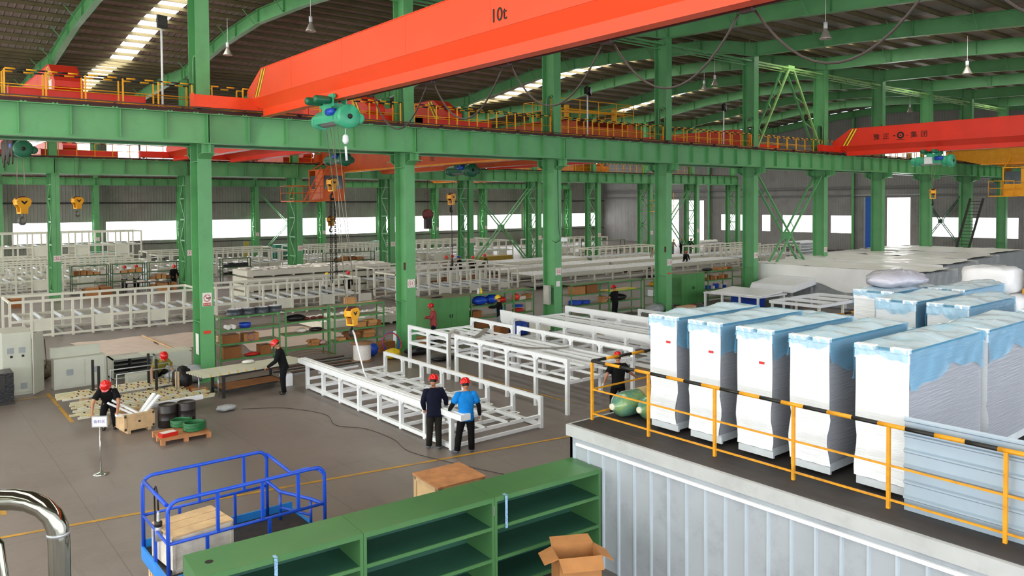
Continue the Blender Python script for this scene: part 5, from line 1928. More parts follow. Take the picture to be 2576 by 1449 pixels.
def table_frame(lab, X0, X1, Y0, Y1, zt, zm, np_, side_h=0.12, slats=True, grp='white machine frames', legs=0.1):
    t = thing('machine_table', lab, 'machine frame', ((X0 + X1) / 2, (Y0 + Y1) / 2, 0), 0, grp, world=True)
    for x in (X0, X1):
        q = MB()
        w_ = legs / 2 - 0.003
        q.box(x - w_, x + w_, Y0 + 0.01, Y1 - 0.01, zt - side_h, zt - 0.003)
        q.box(x - w_, x + w_, Y0 + 0.01, Y1 - 0.01, zm - 0.1, zm)
        q.build('side_rail', WHITE, t)
        for k in range(np_):
            y = Y0 + legs / 2 + (Y1 - Y0 - legs) * k / (np_ - 1)
            p = post(x, y, 0, zt, legs)
            if k > 0:
                gusset(p, x, y - legs / 2, zt - side_h, 0.05, 0.11, -1)
            if k < np_ - 1:
                gusset(p, x, y + legs / 2, zt - side_h, 0.05, 0.11, 1)
            p.build('leg', WHITE, t)
    for k in range(np_):
        y = Y0 + legs / 2 + (Y1 - Y0 - legs) * k / (np_ - 1)
        MB().box(X0, X1, y - 0.035, y + 0.035, zm - 0.09, zm - 0.01).build('cross_rail', WHITE, t)
        if k in (0, np_ - 1, np_ // 2):
            MB().box(X0, X1, y - 0.035, y + 0.035, zt - 0.36, zt - 0.29).build('cross_rail', WHITE, t)
    if slats:
        q = MB()
        for f in (0.12, 0.3, 0.42, 0.6, 0.72, 0.88):
            x = X0 + (X1 - X0) * f
            q.box(x - 0.04, x + 0.04, Y0, Y1, zt - 0.36, zt - 0.3)
        for f in (0.2, 0.5, 0.8):
            x = X0 + (X1 - X0) * f
            q.box(x - 0.03, x + 0.03, Y0, Y1, zm - 0.07, zm - 0.01)
        q.build('lengthwise_rails', WHITE, t)
    return t


table_frame('tall white table frame behind the low frame, with free standing legs', 6.6, 9.3, -10.92, -5.42, 1.58, 0.95, 5)
table_frame('short tall white frame beside column 51 with a grey strap at its corner', 6.55, 9.35, -5.12, -2.55, 1.56, 0.98, 3)
table_frame('tall white frame with a holed round cornered end plate, third from the left', 11.25, 14.2, -10.4, -2.7, 1.6, 0.6, 6, side_h=0.22, legs=0.12)
ep = MB()
prf = [(-2.7, 1.36), (-2.7, 1.62), (-1.98, 1.62), (-2.02, 1.2), (-2.1, 1.12), (-2.65, 1.1)]
ep.prism(prf, 'x', 11.2, 11.26)
solo('end_plate', ep, WHITE, 'white end plate with notched tip on the third tall frame', 'plate')
table_frame('white low frame farthest right behind the third tall frame', 15.4, 18.2, -8.6, -3.2, 1.15, 0.6, 4)
# grey strap hung over the corner
STR = mat('grey_fabric_sling', '#8F8A84', 0.7, vary=0.12)
sp = MB()
for (pts, w) in (([(6.53, -5.2, 0.45), (6.5, -5.22, 1.1), (6.5, -5.22, 1.6), (6.6, -5.3, 1.66), (6.75, -5.45, 1.6)], 0.11),):
    for a, b_ in zip(pts[:-1], pts[1:]):
        sp.bar(a, b_, 0.13, 0.012, up=(1, 0, 0.2))
solo('lifting_strap', sp, STR, 'flat grey strap hung over the corner between two tall white frames', 'strap')
sp = MB()
pts = catenary((6.75, -5.7, 1.5), (9.0, -4.0, 1.35), 0.15, 8)
for a, b_ in zip(pts[:-1], pts[1:]):
    sp.bar(a, b_, 0.2, 0.02)
pts = catenary((6.7, -6.9, 1.55), (8.8, -8.6, 1.32), 0.12, 8)
for a, b_ in zip(pts[:-1], pts[1:]):
    sp.bar(a, b_, 0.22, 0.02)
solo('fabric_sling', sp, STR, 'grey fabric slings lying across the slats of the tall white frame', 'sling')
sp = MB()
pts = catenary((11.4, -7.2, 1.3), (13.6, -9.0, 1.2), 0.1, 8)
for a, b_ in zip(pts[:-1], pts[1:]):
    sp.bar(a, b_, 0.25, 0.02)
solo('fabric_sling', sp, mat('beige_sling', '#B9A98C', 0.7), 'beige sling lying across the third tall white frame', 'sling')

# ================================================================== STORAGE RACKS along the near row
BXM = [CARD, mat('carton_light', '#C08A55', 0.85, vary=0.12), mat('carton_dark', '#8F5A2E', 0.85, vary=0.12), mat('carton_white', '#D9CFC2', 0.8, vary=0.1)]
PBLUE = mat('blue_plastic', '#1C49B8', 0.3, vary=0.15)
PRED = mat('red_plastic', '#C7281E', 0.3, vary=0.12)
PYEL = mat('yellow_plastic', '#F2D21A', 0.4, vary=0.1)
PBLK = mat('black_bag', '#1B1A1C', 0.35, vary=0.2, bump=0.6, bscale=14)
PGRY = mat('grey_film_bag', '#A8AAAC', 0.25, vary=0.15, bump=0.8, bscale=14)
BOARD = mat('fibre_shelf_board', '#7E7A58', 0.6, vary=0.15)


def rack(lab, x0, x1, y0, y1, zt, tiers, grp=None, m=GREEN2, top=BOARD):
    t = thing('storage_rack', lab, 'rack', (x0, y0, 0), 0, grp, world=True)
    for x in (x0, x1):
        for y in (y0, y1):
            MB().box(x - 0.025, x + 0.025, y - 0.025, y + 0.025, 0, zt).build('upright', m, t)
    for k, z in enumerate([zt] + list(tiers)):
        b_ = MB().box(x0, x1, y0, y1, z - 0.02, z)
        o = b_.build('shelf_board', top if k == 0 or top is not BOARD else BOARD, t)
        e = MB()
        e.box(x0, x1, y0 - 0.03, y0 - 0.005, z - 0.055, z + 0.002); e.box(x0, x1, y1 + 0.005, y1 + 0.03, z - 0.055, z + 0.002)
        e.box(x0 - 0.01, x0 + 0.02, y0, y1, z - 0.05, z - 0.02); e.box(x1 - 0.02, x1 + 0.01, y0, y1, z - 0.05, z - 0.02)
        e.build('board_edge', m, o)
    return t


def carton(lab, x, y, z, sx, sy, h, rz=0, m=None, grp=None, open_=False, name='cardboard_box'):
    if open_:
        return open_carton(lab, (x, y, z), sx, sy, h, rz, grp, flap=0.4, m=m or CARD, angs=(40, 30, 55, 35), name=name)
    t = MB().box(-sx / 2, sx / 2, -sy / 2, sy / 2, 0, h)
    t.box(-sx / 2, sx / 2, -0.025, 0.025, h, h + 0.002, 1)
    return solo(name, t, [m or CARD, mat('parcel_tape', '#C9A878', 0.3)], lab, 'box', grp, loc=(x, y, z), rz=rz)


def coil(name, lab, cat, c, R0, r, turns, m, grp=None, tilt=None, m2=None):
    mb = MB()
    pts = []
    for k in range(turns * 16 + 1):
        a = 2 * PI * k / 16
        rad = R0 + 0.012 * math.sin(k * 0.37)
        pts.append((rad * math.cos(a), rad * math.sin(a), r + (k / 16) * r * 1.1))
    mb.tube(pts, r, 6)
    if tilt:
        mb.xf(Matrix.Rotation(tilt, 4, 'X'))
    return solo(name, mb, m, lab, cat, grp, loc=c)


rk = 'green racks between the columns'
rack('green rack right of the no smoking column with dark plastic wrapped reels on top', 1.15, 3.35, 1.5, 2.1, 1.9, (1.42, 0.92, 0.36), rk)
rack('green rack behind the man in black, with a black sack on its upper shelf', 3.6, 5.4, 1.5, 2.1, 1.92, (1.46, 0.98, 0.42), rk)
rack('green rack just left of column 51 holding opened cartons', 5.62, 7.82, 1.5, 2.1, 1.92, (1.46, 0.95, 0.5), rk)
rack('green rack right of the green cupboard with blue and red sacks', 12.3, 14.75, 1.5, 2.2, 1.82, (1.3, 0.75, 0.25), rk)
rack('green rack just left of column 52 with coiled blue and red hoses', 14.8, 16.0, 1.5, 2.2, 1.86, (1.35, 0.78, 0.25), rk)
rack('green rack right of column 52 carrying two big cartons', 18.5, 21.2, 1.5, 2.2, 1.84, (1.3, 0.75, 0.25), rk)
rack('green rack with a yellow sheet on it, second right of column 52', 21.25, 23.7, 1.5, 2.2, 1.8, (1.3, 0.75, 0.25), rk)
rack('green rack left of column 53 with an orange yellow bundle', 24.75, 26.1, 1.5, 2.2, 1.7, (1.3, 0.75, 0.25), rk)
rack('green rack right of the second green cupboard with many small boxes', 29.6, 32.0, 1.5, 2.2, 1.84, (1.3, 0.75, 0.25), rk)
rack('green rack right of column 54 partly hidden by white sheeting', 33.0, 35.2, 1.5, 2.2, 1.84, (1.3, 0.75, 0.25), rk)

# contents
for k in range(4):
    reel = MB().lathe([(0.24, 0), (0.27, 0.01), (0.27, 0.03), (0.25, 0.05), (0.25, 0.19), (0.27, 0.2), (0.24, 0.23)], n=16)
    solo('wrapped_reel', reel, mat('dark_grey_film', '#4A4F55', 0.2, vary=0.2, bump=0.7, bscale=12), 'dark plastic wrapped reel on the rack top, ' + ['nearest the no smoking column', 'second from the no smoking column', 'third from the no smoking column', 'fourth from the no smoking column'][k], 'reel', 'wrapped reels on the rack top', loc=(1.75 + 0.52 * k, 1.8, 1.9))
for k in range(2):
    r_ = MB().lathe([(0.045, 0), (0.085, 0), (0.085, 0.3), (0.045, 0.3)], n=14, axis='y')
    solo('tape_roll', r_, SIGNP, ['white roll seen end on beside the blue tub, left one', 'white roll seen end on beside the blue tub, right one'][k], 'roll', 'white rolls on the rack', loc=(1.45 + 0.19 * k, 1.5, 1.42 + 0.086))
tub = MB().lathe([(0.18, 0), (0.22, 0.16), (0.23, 0.16), (0.2, 0.02), (0.0, 0.02)], n=18)
solo('plastic_tub', tub, PBLUE, 'round blue plastic tub on the rack right of the no smoking column', 'tub', loc=(2.15, 1.8, 1.42))
carton('wide brown carton on the middle shelf right of the no smoking column, left one', 1.55, 1.78, 0.92, 0.62, 0.45, 0.3, m=BXM[2], grp='cartons on the rack')
carton('brown carton with blue cable coil in front, on the middle shelf', 2.3, 1.78, 0.92, 0.55, 0.45, 0.28, m=BXM[0], grp='cartons on the rack')
coil('cable_coil', 'thin blue cable coil hanging before a carton on the rack', 'cable', (2.25, 1.46, 1.08), 0.13, 0.008, 3, PBLUE, tilt=R(80))
carton('tall brown carton on the bottom shelf by the no smoking column', 1.6, 1.8, 0.36, 0.65, 0.5, 0.42, m=BXM[2], grp='cartons on the rack')
carton('dark brown carton on the bottom shelf left of the man in black', 2.85, 1.8, 0.36, 0.42, 0.4, 0.34, m=BXM[2], grp='cartons on the rack')
bag('plastic_bundle', 'flat red plastic bundle on the bottom shelf of the left rack', 'bundle', (2.35, 1.7, 0.36), (0.28, 0.2, 0.06), PRED, 1.0)
bag('black_sack', 'flat black sack on the upper shelf behind the man in black', 'sack', (4.1, 1.78, 1.46), (0.42, 0.26, 0.12), PBLK, 2.0)
bag('paper_parcel', 'pale crumpled parcel on the middle shelf behind the man in black', 'parcel', (4.35, 1.78, 0.98), (0.2, 0.2, 0.09), BXM[3], 3.0)
bag('black_sack', 'dark folded sacks on the middle shelf of the second rack', 'sack', (4.95, 1.8, 0.98), (0.28, 0.2, 0.07), PBLK, 4.0)
for k in range(3):
    bag('paper_parcel', 'dark red brown package on the second rack, ' + ['left', 'middle', 'right'][k] + ' of three', 'parcel', (4.55 + 0.3 * k, 1.78, 1.46), (0.13, 0.15, 0.05), mat('dark_red_wrap', '#6B2A22', 0.5), k, 'packages on the second rack')
carton('small open brown carton on the low shelf of the second rack', 4.85, 1.8, 0.42, 0.36, 0.3, 0.22, open_=True, grp='cartons on the rack')
bag('pink_bowl_stack', 'pinkish plastic bowls on the low shelf beside the open carton', 'bowl', (5.2, 1.8, 0.42), (0.17, 0.17, 0.09), mat('pale_pink_plastic', '#C9A09A', 0.4), 1.2)
for k, (x, z, sx, h, op, lb) in enumerate(((6.9, 0.95, 0.36, 0.2, False, 'small carton on the upper shelf left of column 51, left one'), (7.35, 0.95, 0.4, 0.24, True, 'opened carton on the upper shelf left of column 51'), (6.5, 0.5, 0.5, 0.28, True, 'wide opened carton on the lower shelf left of column 51'),
                                        (7.2, 0.5, 0.5, 0.3, True, 'large opened carton with raised flap on the lower shelf left of column 51'), (6.0, 0.5, 0.3, 0.1, False, 'flat carton on the lower shelf, left end of the third rack'), (7.65, 0.95, 0.2, 0.2, False, 'slim carton on the upper shelf nearest column 51'))):
    carton(lb, x, 1.8, z, sx, 0.4, h, R(5 * (k % 3 - 1)), BXM[k % 3], 'cartons left of column 51', op)
carton('light carton standing on top of the rack below the black chains', 6.45, 1.8, 1.92, 0.42, 0.3, 0.26, m=BXM[1])
MBb = MB().box(-0.5, 0.5, -0.06, 0.06, 0, 0.03)
solo('wood_batten', MBb, WOOD, 'pale wooden batten on the rack top left of column 51', 'batten', loc=(7.2, 1.8, 1.92), rz=0.1)
# sacks and small things on racks right of column 51
bag('blue_sack', 'shiny blue sack on the top shelf of the rack behind the yellow helmet, left one', 'sack', (13.0, 1.8, 1.3), (0.42, 0.28, 0.2), PBLUE, 1, 'coloured sacks')
bag('blue_sack', 'shiny blue sack behind the yellow helmet, right one', 'sack', (13.7, 1.85, 1.3), (0.34, 0.26, 0.21), PBLUE, 2, 'coloured sacks')
bag('red_sack', 'red sack on the rack right of the blue sacks', 'sack', (14.3, 1.85, 1.3), (0.25, 0.2, 0.13), PRED, 3, 'coloured sacks')
bag('red_sack', 'bright orange red bag at the rack joint left of column 52', 'sack', (15.05, 1.7, 1.35), (0.2, 0.2, 0.16), mat('orange_red_bag', '#E8402A', 0.4), 4, 'coloured sacks')
for k, cc in enumerate((SIGNP, PYEL)):
    o = MB().lathe([(0.05, 0), (0.055, 0.02), (0.055, 0.16), (0.02, 0.21), (0.018, 0.26)], n=12)
    solo('spray_bottle', o, cc, ['white bottle standing on the rack top beside the yellow one', 'yellow bottle standing on the rack top right of the green cupboard'][k], 'bottle', loc=(12.85 + 0.16 * k, 1.7, 1.82))
carton('white box on the top shelf left of column 52', 15.45, 1.85, 1.35, 0.5, 0.35, 0.16, 0.2, BXM[3])
carton('open brown carton on the top shelf nearest column 52', 15.85, 1.85, 1.35, 0.3, 0.3, 0.22, 0, BXM[0], open_=True)
coil('hose_coil', 'blue hose coil on the middle shelf left of column 52', 'hose', (15.3, 1.85, 0.98), 0.25, 0.025, 3, PBLUE)
coil('hose_coil', 'red hose coil under the blue one left of column 52', 'hose', (15.3, 1.85, 0.78), 0.26, 0.03, 3, PRED)
coil('hose_coil', 'red hose coil on the floor left of column 52', 'hose', (15.7, 1.0, 0.0), 0.35, 0.04, 3, PRED)
carton('grey sheet metal box with a hole on the middle shelf by column 52', 15.85, 1.8, 0.78, 0.3, 0.2, 0.4, 0, mat('beige_box_paint', '#C9C4AC', 0.5), name='metal_box')
bag('blue_bundle', 'light blue plastic bundle right of the man with the yellow helmet', 'bundle', (14.2, 1.85, 0.75), (0.2, 0.2, 0.2), mat('light_blue_film', '#5FB0D6', 0.3), 2)
carton('brown carton before the man with the yellow helmet, on the middle shelf', 12.7, 1.8, 0.75, 0.5, 0.4, 0.3, 0, BXM[2])
carton('brown carton on the bottom shelf behind the man with the yellow helmet', 13.0, 1.8, 0.25, 0.8, 0.4, 0.25, 0, BXM[2])
ctl = MB().box(-0.5, 0.5, -0.05, 0.05, 0.3, 0.95)
ctl.box(-0.45, 0.45, -0.03, 0.03, 0, 0.3)
for k in range(4):
    ctl.cyl((-0.3 + 0.2 * k, -0.052, 0.7), (-0.3 + 0.2 * k, -0.06, 0.7), 0.03, 8, 1)
solo('switch_board', ctl, [CREAM, BLACK], 'beige control panel with round holes leaning behind the third tall frame', 'panel', loc=(14.3, -0.9, 0), rz=R(-15))
bag('blue_bin', 'blue plastic bin standing behind the third tall white frame', 'bin', (14.0, 0.2, 0), (0.45, 0.3, 0.3), PBLUE, 5, sq=0.5)
carton('dark brown carton on the floor left of the blue bin', 13.0, 0.3, 0, 0.6, 0.5, 0.5, 0.2, BXM[2])
# right of column 52
carton('large brown carton on the rack right of column 52, left one', 19.2, 1.85, 1.3, 0.75, 0.5, 0.4, 0, BXM[0], 'big cartons right of column 52')
carton('large brown carton on the rack right of column 52, right one', 20.05, 1.85, 1.3, 0.8, 0.5, 0.44, 0.05, BXM[2], 'big cartons right of column 52')
coil('hose_coil', 'thick blue cable coil on the rack right of column 52', 'hose', (19.1, 1.85, 0.75), 0.32, 0.04, 4, PBLUE)
coil('hose_coil', 'second blue cable coil on the rack right of column 52', 'hose', (19.75, 1.85, 0.75), 0.28, 0.04, 3, PBLUE)
q = MB().box(-1.1, 1.1, -0.35, 0.35, 0, 0.035)
solo('yellow_sheet', q, PYEL, 'bright yellow sheet lying on the rack behind the man in black', 'sheet', loc=(22.3, 1.85, 1.3), rz=0.05)
bag('yellow_bundle', 'orange yellow bundle of straps on the rack left of column 53', 'bundle', (25.3, 1.8, 1.3), (0.6, 0.25, 0.12), mat('orange_yellow_strap', '#E8A21C', 0.6, bump=0.8, bscale=25), 2)
carton('small open carton above the yellow bundle left of column 53', 25.9, 1.85, 1.52, 0.3, 0.3, 0.2, 0, BXM[1])
carton('brown carton on the middle shelf held before the man in black right of column 52', 20.9, 1.7, 0.75, 0.35, 0.3, 0.32, 0, BXM[1])
bag('film_bundle', 'grey white film bundle on the floor left of the second green cupboard', 'plastic film', (23.9, 0.6, 0), (0.7, 0.4, 0.27), PGRY, 3)
bag('black_sack', 'dark sacks on the low shelf behind the man in black', 'sack', (22.2, 1.85, 0.75), (0.7, 0.3, 0.16), PBLK, 2)
carton('white box with round hole on the low shelf left of column 53', 24.9, 1.8, 0.75, 0.3, 0.3, 0.35, 0, WHITE, name='metal_box')
carton('low wooden box on the floor before column 53', 24.9, -0.6, 0, 1.0, 0.6, 0.42, 0.1, WOOD, name='wooden_box')
b_ = MB().lathe([(0.22, 0), (0.25, 0.1), (0.25, 0.35), (0.2, 0.4)], n=16)
solo('red_bucket', b_, PRED, 'red bucket on the floor in front of column 53', 'bucket', loc=(25.7, -0.3, 0))
for k in range(12):
    x = 29.8 + 0.2 * k * 0.95
    z = (1.3, 0.75)[k % 2]
    lab = 'small %s box, %s rack shelf right of second cupboard, %s' % (['brown', 'blue', 'dark', 'pale'][k % 4], ['upper', 'lower'][k % 2], ['at its left', 'left of its middle', 'right of its middle', 'at its right'][min(3, k // 3)])
    carton(lab, x, 1.8, z, 0.17, 0.3, 0.16 + 0.06 * (k % 3), 0, [BXM[0], PBLUE, BXM[2], BXM[3]][k % 4], 'small boxes right of the second cupboard')
for k in range(3):
    carton('brown carton lying on the rack top left of column 54, %s' % ['left', 'middle', 'right'][k], 31.0 + 0.5 * k, 1.85, 1.84, 0.42, 0.4, 0.15, 0.1 * k, BXM[k % 3], 'cartons left of column 54')
bag('black_sack', 'black bags lying on top of the rack right of the second cupboard', 'sack', (29.9, 1.8, 1.84), (0.45, 0.2, 0.1), PBLK, 5)

# green cupboards ------------------------------------------------------
def cupboard(lab, x0, x1, y0, y1, h):
    t = thing('steel_cupboard', lab, 'cupboard', (x0, y0, 0), 0, 'green steel cupboards', world=True)
    MB().box(x0, x1, y0, y1, 0.1, h).build('carcass', GREEN2, t)
    xm = (x0 + x1) / 2
    for (a, b_) in ((x0 + 0.02, xm - 0.005), (xm + 0.005, x1 - 0.02)):
        d = MB().box(a, b_, y0 - 0.02, y0, 0.14, h - 0.04)
        o = d.build('door', GREEN2, t)
        hx = xm - 0.06 if b_ < xm else xm + 0.06
        MB().box(hx - 0.015, hx + 0.015, y0 - 0.05, y0 - 0.02, 0.95, 1.1).build('handle', DARKST, o)
        MB().box(a + 0.3, a + 0.305, y0 - 0.022, y0 - 0.02, 0.16, h - 0.06).build('fold_line', mat('dark_green_line', '#2F5F35', 0.5), o)
    f = MB()
    for x in (x0 + 0.05, x1 - 0.05):
        for y in (y0 + 0.05, y1 - 0.05):
            f.box(x - 0.03, x + 0.03, y - 0.03, y + 0.03, 0, 0.1)
    f.build('feet', DARKST, t)
    MB().box(x0 - 0.02, x1 + 0.02, y0 - 0.02, y1 + 0.02, h, h + 0.015).build('top_board', BOARD, t)
    return t


cupboard('green double door steel cupboard right of column 51', 10.05, 12.05, 1.3, 2.6, 1.82)
cupboard('green steel cupboard right of column 53', 26.85, 29.0, 1.3, 2.4, 1.84)
bag('black_sack', 'dark rag on top of the green cupboard right of column 51', 'rag', (10.6, 1.7, 1.835), (0.3, 0.15, 0.03), PBLK, 2)
carton('white box on the floor left of the green cupboard, by column 51', 9.1, 2.0, 0, 0.8, 0.5, 0.5, 0, WHITE, name='metal_box')
carton('pile of cardboard sheets left of the green cupboard', 9.2, 1.2, 0, 0.7, 0.5, 0.3, 0.1, BXM[1], name='cardboard_pile')

# cable reel and clutter around column 51 ---------------------------------
cr_ = thing('cable_drum', 'white cable drum with round wooden flange standing left of column 51', 'cable drum', (5.85, -0.3, 0))
MB().lathe([(0.0, 0.0), (0.42, 0.0), (0.42, 0.04), (0.0, 0.04)], n=20).build('lower_flange', mat('worn_brown_wood', '#8A6444', 0.75, vary=0.2, scale=6), cr_)
MB().lathe([(0.3, 0.04)] + [(0.335 if k % 2 else 0.325, 0.06 + 0.025 * k) for k in range(0, 24)] + [(0.3, 0.66)], n=22).build('cable_winding', SIGNP, cr_)
MB().lathe([(0.04, 0.66), (0.44, 0.66), (0.44, 0.70), (0.04, 0.70)], n=20).build('upper_flange', mat('worn_brown_wood', '#8A6444', 0.75), cr_)
bag('blue_bundle', 'dark blue bag beside the cable drum', 'bag', (6.55, 0.3, 0), (0.3, 0.25, 0.25), PBLUE, 1)
coil('hose_coil', 'blue and red hose coil standing against column 51', 'hose', (7.35, 0.15, 0.45), 0.38, 0.02, 4, PBLUE, tilt=R(75))
coil('hose_coil', 'thin red hose ring beside the blue coil at column 51', 'hose', (7.3, -0.0, 0.42), 0.42, 0.015, 3, PRED, tilt=R(72))
bag('yellow_bag', 'crumpled yellow bag on the floor before column 51', 'bag', (6.9, -0.75, 0), (0.36, 0.25, 0.2), mat('mustard_bag', '#D9B81C', 0.4, bump=0.8, bscale=10), 3)
bag('black_sack', 'dark sacks lying at the foot of column 51', 'sack', (8.1, -0.65, 0), (0.55, 0.35, 0.17), PBLK, 2)
carton('brown carton behind the hose coil at the foot of column 51', 7.5, 0.8, 0, 0.6, 0.5, 0.4, 0.1, BXM[2])
bag('black_sack', 'pile of rags on the floor under the short tall white frame', 'rag', (8.2, -2.2, 0), (0.5, 0.35, 0.1), PBLK, 7)
for k in range(12):
    a = R(random.uniform(-4, 4))
    y = -1.5 + 0.16 * k
    q = MB().box(-1.5, 1.5, -0.025, 0.025, 0, 0.05)
    solo('metal_profile', q, [STEELG, DARKST, mat('rusty_profile', '#6E4A34', 0.6)][k % 3], 'long metal profile on the floor left of the cable drum', 'profile', 'metal profiles on the floor left of the cable drum', loc=(3.9 + 0.1 * (k % 4), y + 0.6, 0.0), rz=a)
q = MB().box(-0.8, 0.8, -0.03, 0.03, 0, 0.06)
solo('white_profile', q, WHITE, 'short white profile with blue end lying before the cable drum', 'profile', loc=(4.4, -1.25, 0.0), rz=R(4))
for k in range(3):
    pts = catenary((2.6, 0.2 + 0.25 * k, 0.08), (5.2, 0.6 + 0.2 * k, 0.2), -0.22 - 0.05 * k, 12)
    solo('bent_rod', MB().tube(pts, 0.012, 5), mat('brown_rod', '#7A5A3A', 0.5), 'thin bent rod arching over the floor left of the cable drum', 'rod', 'bent rods by the cable drum')

# ================================================================== LEFT : table with profiles, racks, cabinets
ALU = mat('cream_aluminium_profile', '#D5D2BC', 0.35, metal=0.2, vary=0.06)
PROFT = mat('profile_protective_film', '#C8BF9A', 0.4, vary=0.1)
SPOT = mat('red_clip', '#8E2A20', 0.5)
YCL = mat('yellow_clip', '#D8A81C', 0.5)
tb = thing('work_table', 'dark steel work table carrying long pale profiles left of the man in black', 'table', (0.8, -2.1, 0), 0, None, world=True)
for (x, y) in ((-0.15, -2.65), (1.85, -2.35), (-0.15, -1.6), (1.85, -1.35)):
    MB().box(x - 0.04, x + 0.04, y - 0.04, y + 0.04, 0, 0.72).build('leg', DARKST, tb)
q = MB()
for z in (0.2, 0.68):
    q.bar((-0.15, -2.65, z), (1.85, -2.35, z), 0.05, 0.06); q.bar((-0.15, -1.6, z), (1.85, -1.35, z), 0.05, 0.06)
    q.bar((-0.15, -2.65, z), (-0.15, -1.6, z), 0.05, 0.06); q.bar((1.85, -2.35, z), (1.85, -1.35, z), 0.05, 0.06)
q.build('table_frame', DARKST, tb)
MB().box(-0.1, 1.8, -2.4, -1.6, 0.2, 0.24).build('lower_board', BXM[2], tb)
for k in range(7):
    q = MB()
    q.box(-1.75, 1.75, -0.045, 0.045, 0, 0.04)
    q.box(-1.75, 1.75, -0.045, -0.035, 0.04, 0.06); q.box(-1.75, 1.75, 0.035, 0.045, 0.04, 0.06)
    solo('aluminium_profile', q, ALU, 'long pale profile lying on the dark work table', 'profile', 'profiles on the dark work table', loc=(0.95 - 0.03 * k, -2.55 + 0.16 * k, 0.722), rz=R(5))
for k in range(6):
    q = MB().box(-0.02, 0.02, -0.05, 0.05, 0, 0.05)
    solo('yellow_clip', q, YCL, 'small yellow clip on the front profile of the work table', 'clip', 'yellow clips on the work table', loc=(-0.55 + 0.28 * k, -2.69 + 0.025 * k, 0.73))
bag('plastic_bag', 'clear plastic bag with yellow things on the work table', 'bag', (0.95, -1.75, 0.79), (0.2, 0.13, 0.06), mat('clear_bag', '#D8D6CC', 0.2, bump=1, bscale=16), 1)
bag('film_bundle', 'black and white plastic leaning heap at the left end of the work table', 'plastic film', (-0.9, -1.0, 0), (0.3, 0.3, 0.42), PBLK, 3)
for k in range(2):
    q = MB().cyl((0, 0, 0), (0, 0, 0.75), 0.02, 8)
    solo('stand_leg', q, STEELG, ['thin white support leg under the profile ends, left one', 'thin white support leg under the profile ends, right one'][k], 'stand', loc=(-0.75 + 0.55 * k, -2.2 - 0.1 * k, 0))

# tall cabinet, desk, lying cabinets
CAB = mat('grey_beige_cabinet_paint', '#C4C5B6', 0.45, vary=0.04)
VENT = mat('grey_vent', '#9AA0A2', 0.5)
tc_ = thing('control_cabinet', 'tall grey beige control cabinet with four vents at the left edge', 'cabinet', (-5.35, 2.0, 0), 0, None, world=True)
MB().box(-5.38, -4.6, 2.0, 3.5, 0, 1.97).build('carcass', CAB, tc_)
MB().box(-5.36, -4.62, 1.98, 2.0, 0.08, 1.93).build('door', CAB, tc_)
for (x, z) in ((-5.17, 1.42), (-4.86, 1.42), (-5.17, 0.28), (-4.83, 0.28)):
    MB().box(x - 0.09, x + 0.09, 1.97, 1.98, z - 0.09, z + 0.09).build('vent', VENT, tc_)
for x in (-5.15, -4.84):
    MB().box(x - 0.035, x + 0.035, 1.965, 1.98, 1.2, 1.27).build('switch', BLACK, tc_)
dr = MB().cbox((-4.45, 1.85, 1.0), (0.03, 0.6, 1.9), rot=Matrix.Rotation(R(-35), 3, 'Z'))
dr.build('open_door', CAB, tc_)
MB().tube([(-4.3, 1.6, 1.75), (-4.27, 1.55, 1.0), (-4.3, 1.6, 0.8)], 0.015, 6).build('cable', BLACK, tc_)
q = thing('control_desk', 'low grey beige control desk with raised back right of the tall cabinet', 'desk', (-4.0, 2.0, 0), 0, None, world=True)
MB().box(-4.0, -2.48, 2.0, 2.5, 0, 0.98).build('carcass', CAB, q)
MB().box(-4.05, -2.6, 2.3, 2.5, 0.98, 1.3).build('raised_back', CAB, q)
for (a, b_) in ((-3.97, -3.12), (-3.1, -2.52)):
    MB().box(a, b_, 1.985, 2.0, 0.06, 0.9).build('door', CAB, q)
for x in (-3.55, -2.8):
    MB().box(x - 0.1, x + 0.1, 1.975, 1.985, 0.42, 0.62).build('vent', VENT, q)
lc = thing('lying_cabinet', 'open grey cabinet lying on its back behind the profile racks', 'cabinet', (-2.2, 2.4, 0), 0, None, world=True)
lb_ = MB()
lb_.box(-2.2, -0.85, 2.4, 3.2, 0, 0.03); lb_.box(-2.2, -0.85, 2.4, 3.2, 0.66, 0.7); lb_.box(-2.2, -2.16, 2.4, 3.2, 0, 0.7); lb_.box(-0.89, -0.85, 2.4, 3.2, 0, 0.7); lb_.box(-2.2, -0.85, 3.16, 3.2, 0, 0.7)
lb_.build('carcass', CAB, lc)
sv = MB()
for z in (0.2, 0.34, 0.48):
    sv.box(-2.1, -0.95, 2.5, 2.9, z, z + 0.02)
sv.box(-1.6, -1.58, 2.5, 2.9, 0.05, 0.62)
sv.build('inner_rack', DARKST, lc)
q = MB().box(0, 1.25, 0, 0.75, 0, 0.62)
q.box(-0.1, 1.2, 0.05, 0.7, 0.62, 0.66)
solo('closed_cabinet', q, CAB, 'closed grey cabinet lying right of the open one, with pale profiles on top', 'cabinet', loc=(-0.8, 2.55, 0))
for k in range(5):
    q = MB().box(-0.85, 0.85, -0.04, 0.04, 0, 0.05)
    solo('aluminium_profile', q, ALU, 'pale profile resting on the lying cabinets', 'profile', 'profiles on the lying cabinets', loc=(-0.35, 2.65 + 0.13 * k, 0.662), rz=R(3))
q = MB().box(-0.45, 0.45, -0.25, 0.25, 0, 0.3)
solo('metal_box', q, CAB, 'small grey box before the lying cabinets, right one', 'box', loc=(-1.55, 1.35, 0))
bag('film_bundle', 'white and black wrapping heap behind the crouching man, left of the table', 'plastic film', (-0.35, 0.2, 0), (0.75, 0.35, 0.3), PGRY, 6)
mc = thing('welding_machine', 'black machine on feet at the left edge of the floor', 'machine', (-5.65, 1.1, 0), 0, None)
